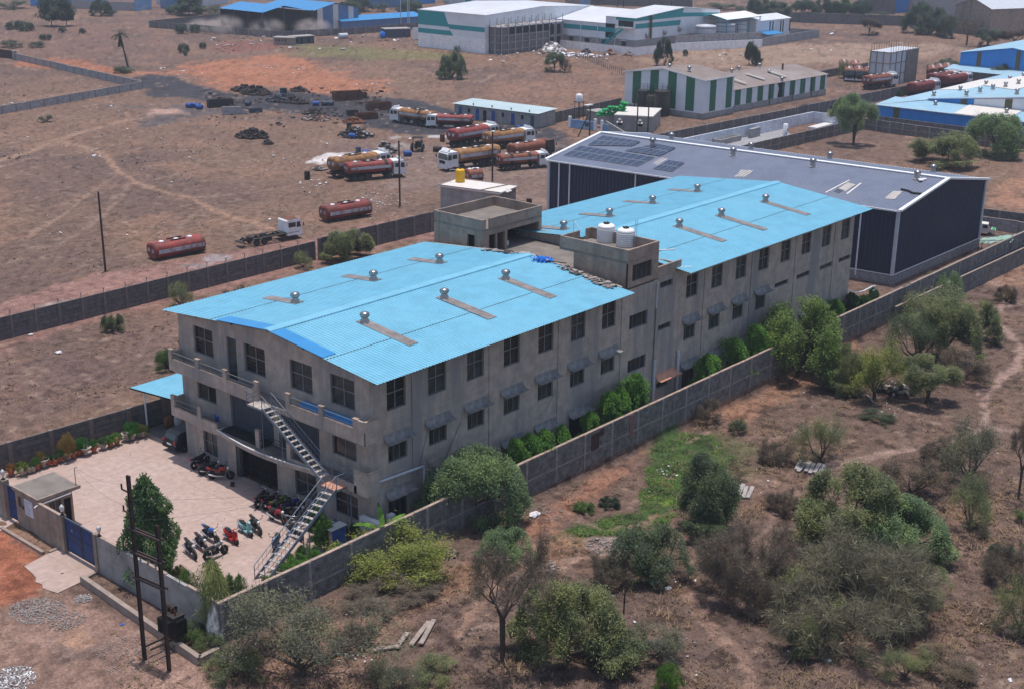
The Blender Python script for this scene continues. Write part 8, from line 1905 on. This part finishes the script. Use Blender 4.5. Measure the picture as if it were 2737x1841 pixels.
hF('tyre_heap','dark heap of junk at the end of the striped factory wall',2215,296,44,20,70,['rubbled','chassis','greywood'],.25,.6,26,.1);hF('tyre_heap','dark junk heap below the low wing vents',2160,292,40,14,50,['rubbled','chassis'],.25,.6,27,.1)
hF('rubble_heap','grey stone rubble strip beside the red road and gate ramp',100,1632,150,3,1300,['stone','rubble','rubble','stone','greywood'],.015,.07,28,.15,.8);hF('rubble_heap','pile of pale broken brick left of the retaining kerb',222,1600,46,5,220,['rubble','greywood'],.02,.08,29,.3);hF('rubble_heap','white rubble spill at the bottom left corner',30,1815,120,7,1300,['rubble','greywood','rubble','whited'],.015,.07,30,.15);hF('rubble_heap','scattered stones around the feet of the iron poles',360,1745,190,2,420,['stone','rubble'],.015,.06,31,.1);hF('rubble_heap','pinkish rubble beside the left foot of the twin pole',180,1660,90,3,320,['stone','rubble'],.02,.07,32,.1)
hF('rubble_heap','stone and dirt mound in the middle foreground',1640,1462,150,5,260,['stone','rubble'],.03,.12,33,.05,.7);hF('rubble_heap','flat grey boulders right of the yellow green shrub',1440,1510,110,4,120,['stone','plank'],.05,.18,34,.1,.7);hF('rubble_heap','rough stones at the wall foot under the yellow green shrub',1190,1480,70,4,120,['stone','rubbled'],.04,.14,35,.2)
hF('sheet_heap','heap of old grey sheets and tyres on the right slope',2395,1045,80,16,50,['greywood','chassis','rubbled','stone'],.2,.6,36,.6);hF('rubble_heap','small pale stones along the wall foot beyond the feathery tree',1450,1370,120,2,260,['rubble','stone'],.02,.07,37,.1)
def planks(label,x,y,n,L,rz,mt='plank',w=.28):
    P=g(x,y);rnd=random.Random(int(x));b=MB()
    for i in range(n):
        b.M=Matrix.Translation((rnd.uniform(-.2,.2),i*w*1.25,.06+.05*rnd.random()))@Matrix.Rotation(rnd.gauss(0,.06),4,'Z');b.box(-L/2,L/2,-w/2,w/2,0,.09)
    b.M=None;o=b.build('plank_stack',[M[mt]]);o.location=P;o.rotation_euler=(0,0,rz);return tag(o,label,'planks',kind='stuff' if n>1 else None)
planks('stack of grey planks above the broad olive tree',2195,1258,6,1.9,.25,'greywood');planks('grey planks lying near the dark upright tree',2005,1318,4,2.0,.35,'greywood');planks('two long weathered beams lying on the foreground dirt',1140,1697,2,2.7,.45);planks('single pale curved plank on the foreground dirt',1075,1716,1,1.7,.35);planks('short dark beam lying diagonally in the foreground',1038,1735,1,1.4,-.6);planks('long grey pole lying before the heap of old sheets',2325,1068,1,1.8,.7,'greywood',.15)
def rag(label,x,y,s,mt='litter'):
    P=g(x,y);b=MB()
    for i in range(4): b.ell((R.uniform(-s,s)*.5,R.uniform(-s,s)*.4,s*.2),(s*.6,s*.45,s*.3),8,5,0,.5)
    o=b.build('plastic_bag',[M[mt]]);o.location=P;tag(o,label,'bag')
rag('large white plastic bag below the feathery tree',1425,1377,.5);rag('white bag beside the dark bush in the foreground',1785,1572,.28);rag('white rags at the wall foot beyond the tall bright tree',2448,852,.5);rag('pale plastic on the burnt field between the walls',158,943,.45);rag('pale green plastic piece near the road wall',82,898,.35);rag('white bag under the grey twig thicket',2216,1765,.22);rag('white plastic scrap near the right edge of the slope',2700,1838-20,.2);rag('blue plastic scrap on the gravel near the twin pole',328,1668,.12,'tarp')
# scattered litter and small stones (stuff)
def scatter(name,label,n,box,mats,s0,s1,seed,clusters=0,flat=True,kind='stuff',keep=None):
    rnd=random.Random(seed);b=MB();cl=[(rnd.uniform(box[0],box[2]),rnd.uniform(box[1],box[3])) for _ in range(clusters)]
    for i in range(n):
        if clusters and rnd.random()<.7: c=rnd.choice(cl);x=rnd.gauss(c[0],28);y=rnd.gauss(c[1],12)
        else: x=rnd.uniform(box[0],box[2]);y=rnd.uniform(box[1],box[3])
        P=g(x,y)
        if keep and not keep(P): continue
        d=(P-Vector(CAM)).length;s=rnd.uniform(s0,s1)*(.6+d/420)*rnd.choice((.5,.7,1))
        if flat:
            b.M=Matrix.Translation((P.x,P.y,P.z+.05+s*.2))@Matrix.Rotation(rnd.uniform(0,6.28),4,'Z')@Matrix.Rotation(rnd.gauss(0,.4),4,'X');b.box(-s,s,-s*.6,s*.6,-.01,.02+s*.2,rnd.randrange(len(mats)))
        else: b.M=None;b.rock((P.x,P.y,P.z+s*.2),s,rnd.randrange(len(mats)),rnd)
    b.M=None;return tag(b.build(name,[M[m] for m in mats]),label,'litter',kind=kind)
rf=lambda P:P.y<-4.2 or P.x<-18
lf=lambda P:P.y>57 and not(66<P.x<80 and P.y<66) and not (104<P.x<111 and P.y>170)
scatter('litter','scraps of white litter over the scrub land',260,(600,900,2737,1841),['litter','white','rubble'],.05,.14,41,14,keep=rf);scatter('litter','scraps of white litter on the left fields',150,(0,180,1150,640),['litter','white'],.10,.24,42,8,keep=lf);scatter('litter','pale litter by the iron pole beside the left tanker',160,(985,515,1100,556),['litter','rubble'],.07,.16,43,2,keep=lf);scatter('litter','white litter before the warehouse and huts',170,(560,95,1120,135),['litter','rubble','rustred','greywood'],.12,.4,44,9,keep=lambda P:P.x>150);scatter('litter','pale litter along the white compound wall',110,(1290,148,1900,165),['litter','rubble'],.12,.35,45,4,keep=lambda P:P.x<229)
scatter('stones','loose stones on the scrub land',420,(560,1000,2737,1841),['stone','rubbled'],.04,.13,46,16,False,keep=rf);scatter('dark_clods','dark clods and dung on the left fields',260,(0,200,1000,720),['rubbled','stone'],.08,.22,47,10,False,keep=lf);scatter('leaf_litter','fallen leaves on the yard floor and gate ramp',70,(180,1180,640,1560),['stone','plank'],.02,.05,48,0,keep=lambda P:P.y>-2.6 and -14<P.x<-1.6)
scatter('litter','litter along the far dry field right of the warehouse',50,(1850,95,2500,150),['litter'],.2,.5,49,5,keep=lambda P:not(232<P.x<307 and P.y>133))
scatter('dark_scrap','small dark scrap strewn along the cinder road',230,(560,250,1000,345),['rubbled','chassis','rust'],.12,.5,52,10,True,keep=lambda P:P.y>57)
for i,(x,y,w_,h_,n_,l) in enumerate(((170,285,150,30,40,'small dark scrap mound at the left of the black heap by the red soil'),(930,300,170,40,40,'low dark mound right of the upright drums'),(1900,120+330,150,30,30,'dark scraps by the rusty bin heap'),(660,420,150,40,40,'dark mound under the first half of the long scrap heap'),(940,450,200,45,50,'dark mound at the right tail of the long scrap heap'),(250,300,240,60,70,'dark mound joining the black heap by the red soil'))): hp_(l,x,y,w_,h_,n_,['rubbled','chassis'],.3,.7,60+i,.5)
# pickup and green tarpaulin by the navy shed yard
P=g(*k6(1600,600));t=thing('pickup_truck','cream and lime pickup truck behind the navy shed corner','pickup',(P.x+1.2,P.y+1.6,0),-1.25);t.scale=(.8,.8,.8)
b=MB();b.extr([(0,-.85,.5),(2.2,-.85,.5),(2.2,-.85,1.0),(1.5,-.85,1.15),(1.0,-.85,1.85),(0,-.85,1.9)],(0,1.7,0));b.build('cab',[M['cream']],t);b=MB();b.box(1.55,2.15,-.8,.8,1.02,1.12);b.build('bonnet',[M['bag']],t)
b=MB();b.box(-3,-.05,-.9,.9,.55,.7)
for z in (.75,1.0,1.25): b.box(-3,-.05,-.9,-.85,z,z+.15);b.box(-3,-.05,.85,.9,z,z+.15)
b.build('load_bed',[M['plank']],t)
b=MB();b.extr([(1.52,-.7,1.2),(1.06,-.7,1.8),(1.06,.7,1.8),(1.52,.7,1.2)],(.03,0,.02));b.build('windscreen',[M['cwglass']],t);b=MB();b.box(.3,1.0,-.87,-.84,1.2,1.7);b.box(.3,1.0,.84,.87,1.2,1.7);b.build('side_window',[M['cwglass']],t)
for x in (-2.2,1.4):
    for y in (-.75,.75): link('wheel',BW,t,(x,y,.33)).scale=(1.1,2,1.1)
P=g(*k6(1690,690),2.2);b=MB();n=12;vs=[];fs=[]
rr=random.Random(8)
Q=[g(*k6(*p),2.35) for p in ((1400,660),(1480,570),(2240,490),(2080,640))]
for i in range(n+1):
    for j in range(6):
        q=Q[0].lerp(Q[3],i/n).lerp(Q[1].lerp(Q[2],i/n),j/5);vs.append((q.x,q.y,q.z+rr.uniform(-.12,.12)-(.25 if j in(0,5) else 0)))
for i in range(n):
    for j in range(5): fs.append((i*6+j,(i+1)*6+j,(i+1)*6+j+1,i*6+j+1))
b.add(vs,fs)
TG=mat('pale_green_tarp',(.30,.42,.36),.6,.3,2,(.18,.36,.2),.7,.8);tag(b.build('shelter_sheet',[TG]),'ragged pale green sheet shelter over the far end of the long wall','tarpaulin')
b=MB()
for q in Q: b.tube((q.x,q.y,0),(q.x,q.y,q.z),.04,.04,5)
b.bar(Q[0],Q[1],.05,.05);b.bar(Q[0],Q[3],.05,.05);b.bar(Q[1],Q[2],.05,.05);b.build('post_frame',[M['frame']],bpy.data.objects['shelter_sheet'])
b=MB();pts=[pl(*z6(*p),1,-1.2) for p in ((1110,455),(1160,475),(1220,462),(1280,430),(1300,428),(1300,452),(1285,458))];b.path([Vector((q.x,q.y,max(.3,q.z))) for q in pts],.07,6);tag(b.build('hose',[M['white']]),'white flexible hose looping out from the far end of the factory','hose')
# red streaks and dirt on the long wall are part of its surface; two vents holes as real recesses omitted
# ---------------------------------------------------------------- air
b=MB();b.box(-120,900,-420,760,-1.9,44);hz=b.build('haze',[M['rubble']]);hz.data.materials.clear()
HM=bpy.data.materials.new('haze_air');HM.use_nodes=True;nt=HM.node_tree;nt.nodes.remove(nt.nodes['Principled BSDF']);pv=nd(nt,'ShaderNodeVolumePrincipled');pv.inputs['Color'].default_value=(.80,.86,1.0,1);pv.inputs['Density'].default_value=HAZE;pv.inputs['Anisotropy'].default_value=.2
nt.links.new(pv.outputs[0],nt.nodes['Material Output'].inputs['Volume']);hz.data.materials.append(HM);hz['kind']='stuff';hz['label']='thin pale haze over the fields';hz['category']='haze'
# ---------------------------------------------------------------- light
sc_=Vector((.075,.045,1)).normalized();EL=math.asin(sc_.z);AZ=math.atan2(sc_.x,sc_.y)
w_=bpy.data.worlds.new('World');SC.world=w_;w_.use_nodes=True;nt=w_.node_tree
sk=nd(nt,'ShaderNodeTexSky',sky_type='NISHITA');sk.sun_disc=False;sk.sun_elevation=EL;sk.sun_rotation=AZ;sk.air_density=1;sk.dust_density=1.5
nt.links.new(sk.outputs[0],nt.nodes['Background'].inputs[0]);nt.nodes['Background'].inputs[1].default_value=SKY
sl=bpy.data.lights.new('sun','SUN');sl.energy=SUN;sl.angle=rad(.5);sl.color=(1,.95,.89);so=bpy.data.objects.new('sun',sl);COL.objects.link(so)
so.rotation_euler=(-sc_).to_track_quat('-Z','Y').to_euler();so.location=(0,0,120)
SC.view_settings.view_transform='Standard';SC.view_settings.look='None';SC.view_settings.exposure=EXPO;SC.view_settings.gamma=1
SC.render.resolution_x=1024;SC.render.resolution_y=688
SC.cycles.max_bounces=6;SC.cycles.diffuse_bounces=3;SC.cycles.transparent_max_bounces=4;SC.cycles.volume_bounces=0
